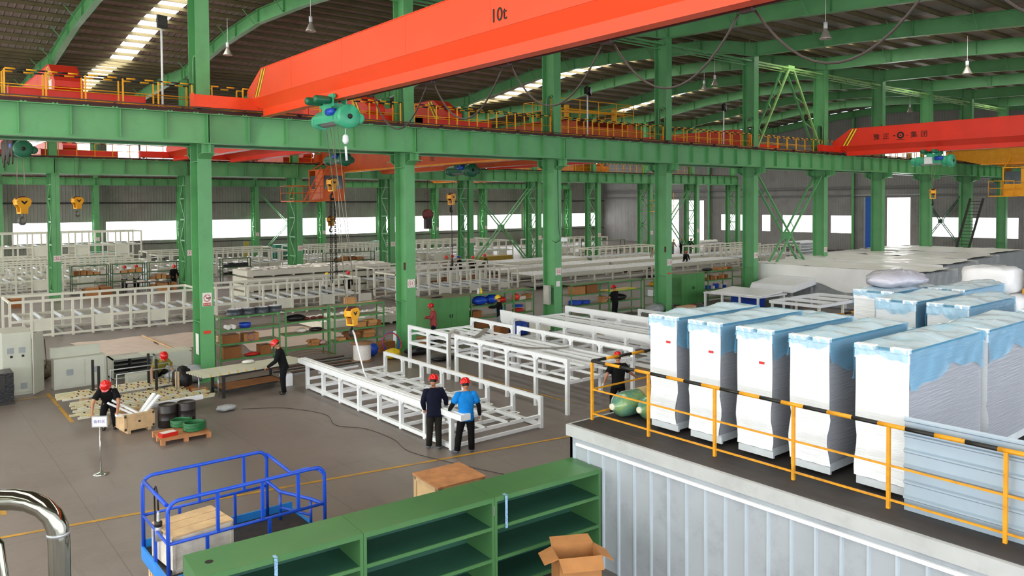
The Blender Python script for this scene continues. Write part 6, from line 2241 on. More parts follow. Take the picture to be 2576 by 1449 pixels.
MB().box(-0.45, 0.42, -0.3, 0.5, 0.08, 0.95).build('housing', PBLK, mc)
MB().box(-0.3, 0.2, -0.32, -0.3, 0.5, 0.85).build('front_panel', DARKST, mc)
MB().box(-0.48, 0.44, -0.32, 0.52, 0, 0.08).build('base', DARKST, mc)
bag('yellow_bag', 'yellow bag and scraps on the floor right of the tall cabinet', 'bag', (-4.15, 4.6, 0.3), (0.2, 0.2, 0.14), YCL, 2)
bag('scrap_heap', 'grey brown heap of wrapped scrap right of the tall cabinet', 'heap', (-4.15, 4.2, 0), (0.55, 0.4, 0.33), mat('scrap_film', '#7E7464', 0.5, vary=0.5, scale=9, bump=1, bscale=8), 4)

# profile racks: black uprights, three layers of profiles
for (x, y, h, lb) in ((-3.33, -0.42, 1.27, 'rear left'), (-3.32, -1.2, 1.2, 'front left'), (-1.75, -0.42, 1.26, 'rear right'), (-1.72, -1.2, 1.2, 'front right')):
    q = MB().box(-0.035, 0.035, -0.035, 0.035, 0, h)
    q.box(-0.12, 0.12, -0.12, 0.12, 0, 0.03)
    solo('rack_upright', q, BLACK, 'black upright of the profile rack, ' + lb, 'post', 'black uprights of the profile rack', loc=(x, y, 0))
tr_ = MB()
for yv in (-0.95, -1.75):
    tr_.tube([(-2.95, yv, 0.02), (-2.95, yv, 0.98), (-1.25, yv + 0.1, 0.98), (-1.25, yv + 0.1, 0.02)], 0.022, 8)
solo('steel_trestle', tr_, STEELG, 'pair of grey steel pipe trestles standing over the profile stacks', 'trestle')
stacks = [(-0.55, 0.28, 3.2, 9, -2.65, 0.0), (-1.65, 0.2, 3.0, 8, -2.55, 0.1), (-3.1, 0.3, 3.6, 5, -2.5, 0.2)]
names = ['back profile stack behind the crouching man', 'middle profile stack right of the crouching man', 'front profile stack next to the wooden crate']
sb = MB()
for si, (yc, z, L3, cnt, xc, s_) in enumerate(stacks):
    for dx in (-L3 * 0.3, L3 * 0.3):
        q = MB().box(-0.05, 0.05, -0.45, 0.45, 0, z)
        solo('wooden_support', q, WOOD, 'wooden support under the %s, %s' % (names[si].split(' behind')[0].split(' right')[0].split(' next')[0], 'left one' if dx < 0 else 'right one'), 'support', 'supports under the profile stacks', loc=(xc + dx, yc, 0))
    for k in range(cnt):
        y = yc - 0.42 + 0.85 * k / max(1, cnt - 1)
        dx = 0.12 * math.sin(k * 2.3)
        t = thing('aluminium_profile', 'pale profile with small clips in the ' + names[si], 'profile', (xc + dx, y, z), R(3), 'profiles of the ' + names[si].split(' behind')[0].split(' right')[0].split(' next')[0])
        MB().box(-L3 / 2, L3 / 2, -0.04, 0.04, 0, 0.05).build('profile_bar', ALU if k in (0, cnt - 1) else PROFT, t)
        c = MB()
        for j in range(9):
            xx = -L3 / 2 + 0.25 + (L3 - 0.5) * j / 8 + 0.05 * k
            if xx < L3 / 2 - 0.05:
                c.box(xx - 0.015, xx + 0.015, -0.045, 0.045, 0.05, 0.07)
        c.build('clips', [SPOT, BLACK, YCL][(k + si) % 3], t)
        t.children[1]['kind'] = 'stuff'
q = MB().box(-0.7, 0.7, -0.045, 0.045, 0, 0.12)
solo('white_profile', q, WHITE, 'wide white profile lying on the front stack above the black barrel', 'profile', loc=(-1.9, -4.05, 0.42), rz=R(5))

# barrels, crate with profiles, pallet, sign stand
def barrel(lab, x, y, m, r=0.24, h=0.6):
    b_ = MB().lathe([(r * 0.9, 0), (r, 0.02), (r, h * 0.32), (r * 1.03, h * 0.34), (r, h * 0.36), (r, h * 0.64), (r * 1.03, h * 0.66), (r, h * 0.68), (r, h - 0.02), (r * 0.94, h), (r * 0.9, h - 0.02), (0.02, h - 0.02)], n=18)
    return solo('barrel', b_, m, lab, 'barrel', 'dark barrels', loc=(x, y, 0))


DRUM = mat('dark_stained_drum', '#2A2320', 0.4, vary=0.3, scale=4)
barrel('dark barrel under the white profile, left one', -2.35, -4.7, DRUM)
barrel('dark barrel under the white profile, right one', -1.87, -4.72, DRUM)
carton('flattened brown cartons on the floor right of the profile stacks', -0.95, -1.2, 0, 0.6, 0.5, 0.22, 0.1, BXM[2])
carton('brown carton beside the flattened ones, right of the profile stacks', -0.6, -1.7, 0, 0.45, 0.35, 0.2, -0.1, BXM[0])
q = MB().box(-0.05, 0.05, -0.05, 0.05, 0, 0.75)
solo('wooden_post', q, WOOD, 'wooden post at the right end of the profile stacks', 'post', loc=(-1.15, -1.35, 0))

cc = thing('wooden_crate', 'open wooden crate with white profiles sticking out, before the bending man', 'crate', (-3.1, -4.45, 0), R(8))
MB().box(-0.38, 0.38, -0.3, -0.27, 0.1, 0.5).build('side_board', WOOD, cc)
MB().box(-0.38, 0.38, 0.27, 0.3, 0.1, 0.5).build('side_board', WOOD, cc)
MB().box(-0.38, -0.35, -0.27, 0.27, 0.1, 0.5).build('side_board', WOOD, cc)
MB().box(0.35, 0.38, -0.27, 0.27, 0.1, 0.5).build('side_board', WOOD, cc)
MB().box(-0.38, 0.38, -0.3, 0.3, 0.08, 0.1).build('bottom_board', WOOD, cc)
fr = MB()
for x in (-0.39, 0.33):
    fr.box(x, x + 0.06, -0.32, -0.3, 0.08, 0.5)
fr.box(-0.39, 0.39, -0.32, -0.3, 0.08, 0.14); fr.box(-0.39, 0.39, -0.32, -0.3, 0.44, 0.5)
fr.build('batten', WOOD, cc)
f2 = MB()
for x in (-0.3, 0.22):
    f2.box(x, x + 0.08, -0.3, 0.3, 0, 0.08)
f2.build('skid', WOOD, cc)
mk = MB()
for x in (-0.385, 0.325):
    for z in (0.1, 0.43):
        mk.box(x, x + 0.05, -0.325, -0.32, z, z + 0.05)
mk.box(-0.03, 0.03, -0.304, -0.3, 0.26, 0.31)
mk.build('metal_clasp', DARKST, cc)
for k, (p, q_) in enumerate((((-3.75, -4.5, 0.82), (-3.05, -4.45, 0.36)), ((-3.62, -4.35, 0.85), (-2.95, -4.5, 0.38)), ((-2.55, -4.2, 0.82), (-3.0, -4.45, 0.38)), ((-2.45, -4.3, 0.78), (-2.95, -4.55, 0.36)), ((-3.6, -4.65, 0.5), (-3.1, -4.55, 0.42)))):
    solo('white_profile', MB().bar(p, q_, 0.11, 0.05), WHITE, ['white profile held by the bending man, front one', 'white profile held by the bending man, back one', 'white profile leaning to the right in the crate, front one', 'white profile leaning to the right in the crate, back one', 'white profile lying across the left rim of the crate'][k], 'profile', 'white profiles in the crate')

pal = thing('pallet', 'wooden pallet carrying green hose coils and a red box', 'pallet', (-2.35, -5.95, 0), R(-2))
for k in range(6):
    MB().box(-0.6, 0.6, -0.5 + 0.17 * k, -0.5 + 0.17 * k + 0.14, 0.12, 0.14).build('deck_board', PLY, pal)
for y in (-0.5, -0.07, 0.36):
    q = MB()
    for x in (-0.6, -0.05, 0.5):
        q.box(x, x + 0.1, y, y + 0.12, 0.0, 0.1)
    q.box(-0.6, 0.6, y, y + 0.12, 0.1, 0.12)
    q.build('bearer', PLY, pal)
HG = mat('green_hose', '#1E6B3A', 0.25, vary=0.15)
coil('hose_coil', 'green hose coil on the pallet, nearer one', 'hose', (-2.05, -6.05, 0.14), 0.26, 0.028, 6, HG, 'green hose coils on the pallet')
coil('hose_coil', 'green hose coil on the pallet, farther one', 'hose', (-2.2, -5.45, 0.14), 0.25, 0.028, 5, HG, 'green hose coils on the pallet')
rb2 = thing('red_box', 'flat red and white cardboard box on the pallet beside the green hoses', 'box', (-2.72, -6.12, 0.14), R(10))
MB().box(-0.2, 0.2, -0.12, 0.12, 0, 0.1).build('box_body', PRED, rb2)
MB().box(-0.17, 0.17, -0.1, 0.1, 0.1, 0.104).build('white_top', SIGNP, rb2)

ss = thing('sign_stand', 'chrome sign stand with white notice on a round foot, in front of the bending man', 'sign', (-4.56, -7.68, 0), R(-35))
MB().lathe([(0.0, 0), (0.16, 0.0), (0.165, 0.015), (0.12, 0.03), (0.04, 0.045), (0.02, 0.06)], n=24).build('foot', mat('chrome', '#C9C9C4', 0.15, metal=0.9), ss)
MB().cyl((0, 0, 0.04), (0, 0, 1.05), 0.016, 10).build('pole', mat('chrome', '#C9C9C4', 0.15, metal=0.9), ss)
fr = MB().box(-0.17, 0.17, -0.012, 0.012, 1.05, 1.3)
fr.build('sign_frame', STEELG, ss)
o = MB().box(-0.15, 0.15, -0.016, -0.012, 1.07, 1.28)
o = o.build('sign_sheet', SIGNP, ss)
text_mesh('sign_text', '备料区', 0.085, SIGNB, ss, face_M((0, -0.0175, 1.175), (1, 0, 0), (0, 0, 1)), 0.001)

# floor sheets behind the left column, small bag on floor, cable on floor
SHEET = mat('pale_pink_protective_sheet', '#D9C4B4', 0.5, vary=0.06, scale=2, bump=0.6, bscale=2)
for i, (x0, x1, y0, y1) in enumerate(((-2.0, 0.9, 6.9, 11.2), (0.95, 3.4, 6.9, 10.8), (3.45, 8.0, 4.2, 9.2))):
    g_ = grid_mb(x0, x1, y0, y1, 26, 30, lambda x, y: 0.012 + 0.02 * (0.5 + 0.5 * wave(x * 1.3, y * 0.8, i)) ** 2)
    g_.v = [(p[0] + 0.12 * math.sin(p[1] * 2 + i), p[1] + 0.1 * math.sin(p[0] * 3), p[2]) for p in g_.v]
    solo('floor_sheet', g_, SHEET, ['pale wrinkled sheet spread on the floor, leftmost piece', 'pale wrinkled sheet spread on the floor behind the lying cabinets', 'pale wrinkled sheet on the floor seen through the green racks'][i], 'sheet', 'pale sheets on the floor')
for i, x in enumerate((0.95, 3.35)):
    q = MB().box(-0.04, 0.04, -2.2, 2.2, 0, 0.05)
    solo('wood_batten', q, WOOD, ['long wooden batten lying across the pale floor sheet, left one', 'long wooden batten lying across the pale floor sheet, right one'][i], 'batten', loc=(x - 0.02, 8.9, 0.03), rz=R(2))
bag('plastic_bag', 'small crumpled clear bag alone on the open floor', 'bag', (-0.6, -4.15, 0), (0.28, 0.2, 0.09), PGRY, 5)
pts = [(-0.2, -4.3, 0.01), (0.8, -5.0, 0.01), (1.4, -6.4, 0.01), (1.15, -7.6, 0.01), (1.6, -8.4, 0.01), (1.7, -9.7, 0.01), (1.5, -10.8, 0.01), (1.9, -12.4, 0.01), (2.3, -13.6, 0.01)]
sm = []
for i in range(len(pts) - 1):
    for k in range(6):
        f = k / 6
        a, b_ = Vector(pts[i]), Vector(pts[i + 1])
        pv, nx = Vector(pts[max(0, i - 1)]), Vector(pts[min(len(pts) - 1, i + 2)])
        sm.append(tuple(0.5 * ((2 * a) + (-pv + b_) * f + (2 * pv - 5 * a + 4 * b_ - nx) * f * f + (-pv + 3 * a - 3 * b_ + nx) * f ** 3)))
solo('floor_cable', MB().tube(sm, 0.009, 5), CABLE, 'thin dark cable winding over the open floor', 'cable')
# painted floor lines
YL = mat('worn_yellow_floor_paint', '#B98A2A', 0.55, vary=0.2, scale=3, dirt='#7A6F62', dscale=1.6, damt=0.95)


def fline(p, q, w=0.1):
    p, q = Vector((p[0], p[1], 0.004)), Vector((q[0], q[1], 0.004))
    d = (q - p).normalized()
    n_ = Vector((-d.y, d.x, 0)) * w / 2
    return MB().add([p - n_, q - n_, q + n_, p + n_], [(0, 1, 2, 3)])


ln = fline((-4.24, 1.63), (-4.26, -2.58))
for seg in (((-4.3, 1.3), (-7, 1.1)), ((-12, -9.2), (12, -13.6)), ((7.4, 1.0), (7.6, -10)), ((12.6, 1), (12.8, -12)), ((-6.5, -2.4), (-6.5, -9))):
    l2 = fline(*seg)
    ln.add(l2.v, l2.f)
struct('trim_20', ln, YL)
# ================================================================== MIDDLE AND BACK BAYS : machine frames in rows
ROLL = mat('pale_grey_roller', '#C9CDD0', 0.35, metal=0.15, vary=0.08)


def bed(L, D, zt, zm, n, posts=True, top_lid=False):
    """long bed frame along X with rollers; returns a root at its near left foot (hidden prototype is reused)"""
    t = thing('machine_bed', '', 'machine frame', (0, 0, 0))
    for y, nm in ((0, 'near_side'), (D, 'far_side')):
        s = MB()
        s.box(0, L, y - 0.045, y + 0.045, zt - 0.11, zt)
        s.box(0, L, y - 0.045, y + 0.045, zm - 0.11, zm)
        s.box(0, L, y - 0.045, y + 0.045, 0.06, 0.15)
        o = s.build('side_rails', CREAM, t)
        for k in range(n + 1):
            x = 0.05 + (L - 0.1) * k / n
            p = MB().box(x - 0.05, x + 0.05, y - 0.05, y + 0.05, 0, zt + 0.002)
            if k % 3 == 1:
                p.box(x + 0.05, x + (L - 0.1) / n - 0.05, y - 0.02, y + 0.02, 0.3, zm - 0.11)
            p.build('post', CREAM, t)
    for x in (0.05, L - 0.05):
        MB().box(x - 0.04, x + 0.04, 0, D, zt - 0.1, zt - 0.01).build('end_rail', CREAM, t)
    for k in range(n):
        x = 0.05 + (L - 0.1) * (k + 0.5) / n
        MB().cyl((x, 0.05, zm - 0.02), (x, D - 0.05, zm - 0.02), 0.085, 10).build('roller', ROLL, t)
    b_ = MB()
    for k in range(n):
        x = 0.05 + (L - 0.1) * (k + 0.5) / n
        b_.box(x - 0.04, x + 0.04, 0, D, 0.08, 0.14)
    b_.build('floor_bars', STEELG, t)
    return t


def slat_table(L, D, z, n):
    t = thing('slat_table', '', 'table', (0, 0, 0))
    s = MB()
    for y in (0, D):
        s.box(0, L, y - 0.05, y + 0.05, z - 0.26, z)
    s.build('side_beam', CREAM, t)
    s = MB()
    for k in range(n + 1):
        x = 0.05 + (L - 0.1) * k / n
        s.box(x - 0.11, x + 0.11, 0.05, D - 0.05, z - 0.05, z - 0.005)
    s.build('slats', WHITE, t)
    s = MB()
    for k in range(7):
        x = 0.06 + (L - 0.12) * k / 6
        for y in (0, D):
            s.box(x - 0.05, x + 0.05, y - 0.048, y + 0.048, 0, z - 0.26)
    for y in (0, D):
        s.box(0, L, y - 0.03, y + 0.03, 0.35, 0.42)
    s.build('legs', CREAM, t)
    MB().box(0.1, L - 0.1, 0.1, D - 0.1, 0.2, 0.24).build('lower_board', mat('dim_grey_board', '#8B8B86', 0.6), t)
    return t


G1 = 'cream machine frames in rows'
b1 = bed(8.3, 2.6, 1.72, 0.85, 10)
b1.location = (-3.95, 13.9, 0); tag(b1, 'long cream machine frame with rollers behind the no smoking column, at far left', 'machine frame', G1)
dup(b1, (5.05, 13.9, 0), 0, 'long cream machine frame with rollers behind the green racks left of column 51', G1)
b2 = bed(9.6, 2.6, 1.72, 0.68, 12)
b2.location = (15.7, 13.9, 0); tag(b2, 'long cream machine frame right of column 51 behind the green cupboard', 'machine frame', G1)
# second and further rows
b3 = bed(9.4, 2.4, 1.75, 0.9, 11)
b3.location = (16.8, 18.6, 0); tag(b3, 'cream machine frame in the second row right of column 51, below the hook block', 'machine frame', G1)
st = slat_table(11.6, 2.5, 1.02, 22)
st.location = (26.3, 13.4, 0); tag(st, 'white slatted long table seen between columns 52 and 53, nearest', 'table', 'slatted long tables')
for (x, y, lb) in ((38.4, 13.4, 'white slatted long table with a person lying on it, between columns 53 and 54'), (27.0, 18.2, 'second row slatted long table between columns 52 and 53'), (39.2, 18.2, 'second row slatted long table between columns 53 and 54'),
                   (17.5, 23.6, 'third row slatted long table right of column 51 where several people stand'), (29.8, 23.6, 'third row slatted long table behind column 52')):
    dup(st, (x, y, 0), 0, lb)
for (x, y, lb) in ((41.8, 23.3, 'cream railed frame in the third row between columns 53 and 54'), (51.8, 14.2, 'cream railed frame behind the cross bracing right of column 54, near one'), (51.8, 18.6, 'cream railed frame behind the cross bracing right of column 54, far one')):
    dup(b3, (x, y, 0), 0, lb)
# stacked long slabs with small packets
SLAB = mat('cream_slab', '#D9D5C4', 0.5, vary=0.04)
PKT = mat('white_paper_packet', '#F1EEE6', 0.6, vary=0.06)


def slab(lab, x, y, z, L, D, h, grp=None):
    m_ = MB().box(0, L, 0, D, 0.0, h)
    m_.box(-0.01, L + 0.01, -0.02, 0, h - 0.05, h)
    for k in range(8):
        m_.box(0.3 + k * (L - 0.7) / 7, 0.4 + k * (L - 0.7) / 7, -0.005, D, -0.08, 0)
    return solo('stacked_slab', m_, SLAB, lab, 'slab', grp, loc=(x, y, z))


for k in range(4):
    slab('long cream slab in the pile left of column 51, ' + ['bottom one', 'second from the bottom', 'third from the bottom', 'top one carrying packets'][k], 9.4, 21.2, 0.08 + 0.46 * k, 10.2, 2.6, 0.34, 'pile of long cream slabs')
slab('low long slab strewn with white packets behind the racks left of column 51', 7.6, 6.9, 0.1, 8.6, 2.5, 0.34)


def packets(n, x0, x1, y0, y1, z, lab, grp, seed):
    rnd = random.Random(seed)
    protos = []
    for v in range(4):
        q = MB()
        w_, d_, h_ = 0.16 + 0.05 * v, 0.12, 0.05 + 0.02 * (v % 2)
        q.add([(-w_, -d_, 0), (w_, -d_, 0), (w_ * 0.9, d_, 0), (-w_, d_, 0), (-w_ * 0.7, -d_ * 0.6, h_), (w_ * 0.6, -d_ * 0.7, h_ * 1.3), (w_ * 0.7, d_ * 0.6, h_), (-w_ * 0.8, d_ * 0.7, h_ * 0.8)],
              [(3, 2, 1, 0), (4, 5, 6, 7), (0, 1, 5, 4), (1, 2, 6, 5), (2, 3, 7, 6), (3, 0, 4, 7)])
        o = solo('paper_packet', q, PKT, lab, 'packet', grp, loc=(rnd.uniform(x0, x1), rnd.uniform(y0, y1), z), rz=rnd.uniform(0, 3))
        protos.append(o)
    for k in range(n - 4):
        o = protos[k % 4].copy()
        C.objects.link(o)
        o.location = (rnd.uniform(x0, x1), rnd.uniform(y0, y1), z + rnd.choice((0, 0, 0.03)))
        o.rotation_euler = (0, 0, rnd.uniform(0, 6))


packets(110, 9.7, 19.3, 21.4, 23.6, 1.80, 'small white packet strewn on the top slab of the pile', 'packets on the slab pile', 1)
packets(120, 7.8, 16.0, 7.1, 9.2, 0.44, 'small white packet strewn on the low slab behind the racks', 'packets on the low slab', 2)

# back bay : two tiers of frames at left, single rows further right
b4 = bed(11.0, 2.6, 2.0, 1.0, 12)
b4.location = (-4.2, 33.6, 0); tag(b4, 'cream machine frame in the back bay behind column 26, front row', 'machine frame', 'cream machine frames of the back bay')
for (x, y, z, lb) in ((-4.2, 38.4, 0, 'cream machine frame in the back bay behind column 26, second row'), (-3.5, 38.4, 2.03, 'cream machine frame stacked on top at far left, tallest against the window band'), (-3.0, 43.2, 0, 'cream machine frame in the back bay, third row at left'),
                      (8.6, 38.4, 0, 'cream machine frame in the back bay between columns 26 and 27'), (9.2, 44.0, 0, 'cream machine frame in the back bay behind column 27'), (21.0, 38.0, 0, 'cream machine frame in the back bay right of column 28'),
                      (22.0, 43.5, 0, 'cream machine frame in the back bay right of column 28, farther row'), (33.5, 38.0, 0, 'cream machine frame in the back bay right of column 29'), (34.6, 43.5, 0, 'cream machine frame in the back bay right of column 29, farther row'),
                      (46.5, 36.5, 0, 'cream machine frame in the back bay behind column 52')):
    dup(b4, (x, y, z), 0, lb)
# racks at the middle row with people behind
rk3 = 'green racks of the middle row'
for (x0, x1, y, zt, lb) in ((1.5, 3.7, 31.6, 1.95, 'green rack right of column 26 with boxes on it'), (3.95, 6.0, 31.6, 1.95, 'green rack between columns 26 and 27, middle one'), (6.3, 8.3, 31.6, 1.95, 'green rack just left of column 27'),
                            (11.4, 13.5, 31.6, 1.95, 'green rack right of column 27 with black bins'), (19.6, 24.0, 31.4, 2.0, 'long green rack between columns 28 and 29'), (49.0, 55.0, 31.5, 1.9, 'long green rack behind columns 32 and 33')):
    rack(lb, x0, x1, y, y + 0.6, zt, (1.3, 0.75, 0.2), rk3, m=mat('dark_green_rack_paint', '#2F5E3A', 0.5))
rnd = random.Random(5)
for (x0, x1, z, n, zone) in ((1.6, 3.6, 1.3, 5, 'upper shelf right of column 26'), (4.0, 5.9, 1.3, 4, 'upper shelf of the rack between columns 26 and 27'), (1.6, 3.6, 0.2, 4, 'lower shelf right of column 26'), (6.4, 8.2, 0.75, 5, 'middle shelf just left of column 27'), (6.4, 8.2, 0.2, 5, 'lower shelf just left of column 27'), (11.5, 13.4, 1.3, 5, 'upper shelf right of column 27'), (11.5, 13.4, 0.75, 5, 'middle shelf right of column 27'), (19.8, 23.8, 1.3, 6, 'shelf between columns 28 and 29')):
    for k in range(n):
        x = x0 + (x1 - x0) * (k + 0.5) / n
        m_ = BXM[rnd.randrange(4)] if x < 11 or x > 14 else PBLK
        carton('small %s box on the ' % {BXM[0]: 'brown', BXM[1]: 'light brown', BXM[2]: 'dark brown', BXM[3]: 'white', PBLK: 'black'}[m_] + zone, x, 31.9, z, (x1 - x0) / n * 0.8, 0.4, rnd.uniform(0.14, 0.34), 0, m_, 'boxes on the ' + zone)
for (x, y, lb, s_, m_) in ((2.3, 29.6, 'large brown carton on the floor right of column 26, left one', 0.7, 0), (3.1, 29.6, 'large brown carton on the floor right of column 26, right one', 0.7, 2), (-2.2, 27.0, 'open brown carton on the floor left of column 26', 0.7, 2),
                           (6.7, 29.9, 'brown carton on the floor left of column 27, left one', 0.5, 1), (7.3, 29.9, 'brown carton on the floor left of column 27, right one', 0.5, 0)):
    carton(lb, x, y, 0, s_, 0.6, 0.62, 0.05, BXM[m_], 'cartons on the floor of the middle row', open_=(m_ == 2 and x < 0))
for k in range(9):
    carton('pale brown carton in the row on the floor behind the no smoking column', 11.3 + 0.42 * k, 28.2, 0, 0.38, 0.4, 0.42 + 0.05 * (k % 3), 0, BXM[k % 2], 'row of cartons behind the no smoking column')
bnc = MB().box(0, 3.0, 0, 0.8, 0.74, 0.78)
for x in (0.05, 2.9):
    for y in (0.05, 0.7):
        bnc.box(x, x + 0.05, y, y + 0.05, 0, 0.74)
bn = solo('work_bench', bnc, DARKST, 'dark work bench with papers between columns 26 and 27', 'bench', 'work benches', loc=(4.2, 29.4, 0))
for (x, y, lb) in ((10.5, 54.5, 'dark bench along the back wall behind column 27'), (24.5, 54.5, 'dark bench along the back wall right of column 28'), (29.0, 31.5, 'dark bench right of column 29'), (56.0, 33.0, 'dark bench before the bright far opening')):
    dup(bn, (x, y, 0), 0, lb)
for k in range(4):
    carton('white paper pile on the dark work bench, %s' % ['leftmost', 'second', 'third', 'rightmost'][k], 4.6 + 0.7 * k, 29.8, 0.78, 0.4, 0.3, 0.1, 0.2 * k, BXM[3], 'paper piles on the work bench', name='paper_pile')
# wall side machines and long green tanks
TG2 = mat('blue_green_tank_paint', '#3C8A72', 0.5)
for (x, L3, lb) in ((6.5, 3.2, 'long blue green steel box along the back wall at left'), (25.5, 3.4, 'long blue green steel box along the back wall right of column 28'), (38.0, 5.0, 'long blue green steel box along the back wall behind the cross brace')):
    q = MB().box(0, L3, 0, 0.9, 0.1, 1.5)
    q.box(0.1, L3 - 0.1, 0.1, 0.8, 0, 0.1)
    for k in range(5):
        q.box(L3 * k / 5, L3 * k / 5 + 0.05, -0.03, 0, 0.1, 1.5)
    solo('steel_tank', q, TG2, lb, 'tank', 'blue green steel boxes', loc=(x, 56.3, 0))
yb_ = MB().box(0, 4.4, 0, 1.2, 0.5, 0.95)
for k in range(5):
    yb_.box(0.1 + k, 0.2 + k, 0, 1.2, 0, 0.5)
solo('storage_rack', yb_, mat('ochre_plate_stack', '#A98A32', 0.6), 'ochre stacked plates behind the cross brace right of column 30', 'rack', loc=(34.5, 31.2, 0))
ys = MB().box(0, 0.5, 0, 0.1, 0, 2.0)
solo('metal_sheet', ys, mat('olive_yellow_panel', '#A8A03A', 0.5), 'olive yellow panel standing at the back wall right of column 28', 'panel', loc=(22.0, 56.2, 0))
# silver plate stack near the far end
for k in range(12):
    q = MB().box(0, 5.0 - 0.1 * (k % 3), 0, 1.8, 0, 0.13)
    solo('metal_sheet_stack', q, STEELG if k % 2 else mat('grey_plate', '#7F8286', 0.3, metal=0.5), 'stacked silver sheets behind the cross bracing right of column 54', 'metal sheets', 'silver sheet stack', loc=(64 + 0.08 * (k % 4), 16.0, 0.15 * k), rz=0.02 * (k % 3))
for k in range(5):
    q = MB().cyl((0, 0, 0.16), (0, 7.5, 0.16), 0.15, 12)
    solo('steel_pipe', q, DARKST, 'dark steel pipe lying by the far end wall left of the blue door', 'pipe', 'dark pipes by the end wall', loc=(78.8 - 0.36 * k, 19.2, 0))
tbz = MB().box(0, 6, 0, 2.2, 0.9, 0.95)
for (x, y) in ((0.1, 0.1), (5.8, 0.1), (0.1, 2.0), (5.8, 2.0), (3, 0.1)):
    tbz.box(x, x + 0.1, y, y + 0.1, 0, 0.9)
tz = solo('flat_table', tbz, mat('grey_white_table_top', '#CFCFD0', 0.4), 'wide flat table near the far wall right of the open door', 'table', 'flat tables near the far end', loc=(66, 4.2, 0))
dup(tz, (60.0, 3.0, 0), 0, 'second wide flat table, nearer, right of the open door')
dup(tz, (66.0, 30.5, 0), 0, 'flat table with bright wraps before the far openings')
for k in range(7):
    bag('plastic_bag', 'bright crumpled wrap on the flat table before the far openings', 'plastic film', (66.4 + 0.8 * k, 31.5, 0.95), (0.4, 0.4, 0.2), PKT, k, 'wraps on the far flat table', n=12)

# ================================================================== SHEETED MODULES right of column 54
TARP = mat('milky_white_tarpaulin', '#F7F5EF', 0.35, vary=0.05, scale=1.0, bump=0.9, bscale=1.6)
CLEAR = film('clear_grey_sheeting', '#B9BDBE', 0.45, 0.12)
INNER = mat('grey_module_side', '#A9ACAA', 0.5, vary=0.15, scale=0.8)
mods = [(33.0, 37.4, -9.2, 1.0, 2.22, 'nearest white sheeted module right of column 54 with translucent hem'), (38.0, 43.0, -8.2, 1.6, 2.3, 'second white sheeted module behind the nearest one'), (43.8, 49.0, -7.3, 2.2, 2.3, 'third white sheeted module in the row'), (50.0, 57.0, -6.4, 2.6, 2.3, 'farthest white sheeted module before the bright open door')]
for i, (x0, x1, y0, y1, h, lb) in enumerate(mods):
    t = thing('sheeted_module', lb, 'module', (x0, y0, 0), 0, 'white sheeted modules', world=True)
    MB().box(x0 + 0.12, x1 - 0.12, y0 + 0.12, y1 - 0.12, 0.0, h - 0.12).build('inner_body', INNER, t)
    f = MB()
    for k in range(6):
        y = y0 + 0.1 + (y1 - y0 - 0.2) * k / 5
        f.box(x0 + 0.04, x0 + 0.12, y - 0.05, y + 0.05, 0, h - 0.1)
    f.build('frame_posts', WHITE, t)
    g_ = grid_mb(x0, x1, y0, y1, 30, 40, lambda x, y: h + 0.05 * wave(x * 0.35, y * 0.5, i) + 0.06 * math.exp(-((y - y0) % 2.1) * 4))
    g_.build('top_sheet', TARP, t)
    s_ = MB()
    drape(s_, x0, x1, y0, y1, h + 0.01, (1.15, 0.5, 0, 0.8), i * 2, 0.006, 40)
    s_.build('side_sheet', TARP, t)
    s_ = MB()
    drape(s_, x0 + 0.06, x1, y0 + 0.02, y1, h - 0.03, (2.0, 0, 1.9, 0), i * 2 + 1, 0.02, 40)
    s_.build('clear_sheet', CLEAR, t)
# white desk and module parts in front of them
q = thing('white_table', 'white framed table with slanted top right of the second green cupboard', 'table', (27.6, -3.3, 0), 0)
MB().box(-0.3, 2.4, -0.1, 3.4, 0.86, 0.93).build('table_top', WHITE, q)
MB().cbox((1.0, 1.5, 1.0), (2.0, 3.2, 0.08), rot=Matrix.Rotation(R(-4), 3, 'Y')).build('slanted_panel', WHITE, q)
for k in range(4):
    MB().box(-0.28, -0.18, -0.08 + 1.12 * k, 0.02 + 1.12 * k, 0, 0.86).build('leg', WHITE, q)
for k in range(2):
    MB().box(2.2, 2.3, -0.05 + 3.2 * k, 0.05 + 3.2 * k, 0, 0.86).build('leg', WHITE, q)
q = thing('inclined_box', 'white inclined box resting above the white table before the sheeted module', 'box', (30.2, -3.6, 0), R(4))
MB().prism([(0, 0.95), (3.2, 1.25), (3.2, 1.62), (0.3, 1.32)], 'y', 0, 2.6).build('box_body', WHITE, q)
MB().box(0.2, 0.3, 0.1, 0.2, 0, 0.98).box(2.9, 3.0, 0.1, 0.2, 0, 1.2).box(0.2, 0.3, 2.3, 2.4, 0, 0.98).build('legs', STEELG, q)
q = thing('machine_table', 'white open rectangular frame on legs behind the wrapped cabinets', 'machine frame', (26.2, -7.4, 0), 0)
f = MB()
for (a, b_) in (((0, 0), (4.6, 0)), ((0, 2.6), (4.6, 2.6)), ((0, 0), (0, 2.6)), ((4.6, 0), (4.6, 2.6)), ((1.6, 0), (1.6, 2.6)), ((3.1, 0), (3.1, 2.6))):
    f.bar((a[0], a[1], 0.95), (b_[0], b_[1], 0.95), 0.16, 0.14)
f.build('top_frame', WHITE, q)
f = MB()
for x in (0.1, 2.3, 4.5):
    for y in (0.05, 2.55):
        f.box(x - 0.05, x + 0.05, y - 0.05, y + 0.05, 0, 0.9)
f.build('legs', CREAM, q)
q = MB().box(0, 2.1, 0, 0.8, 0.0, 0.75)
solo('blue_bin', q, PBLUE, 'blue bin standing under the white table', 'bin', loc=(28.6, -1.6, 0))
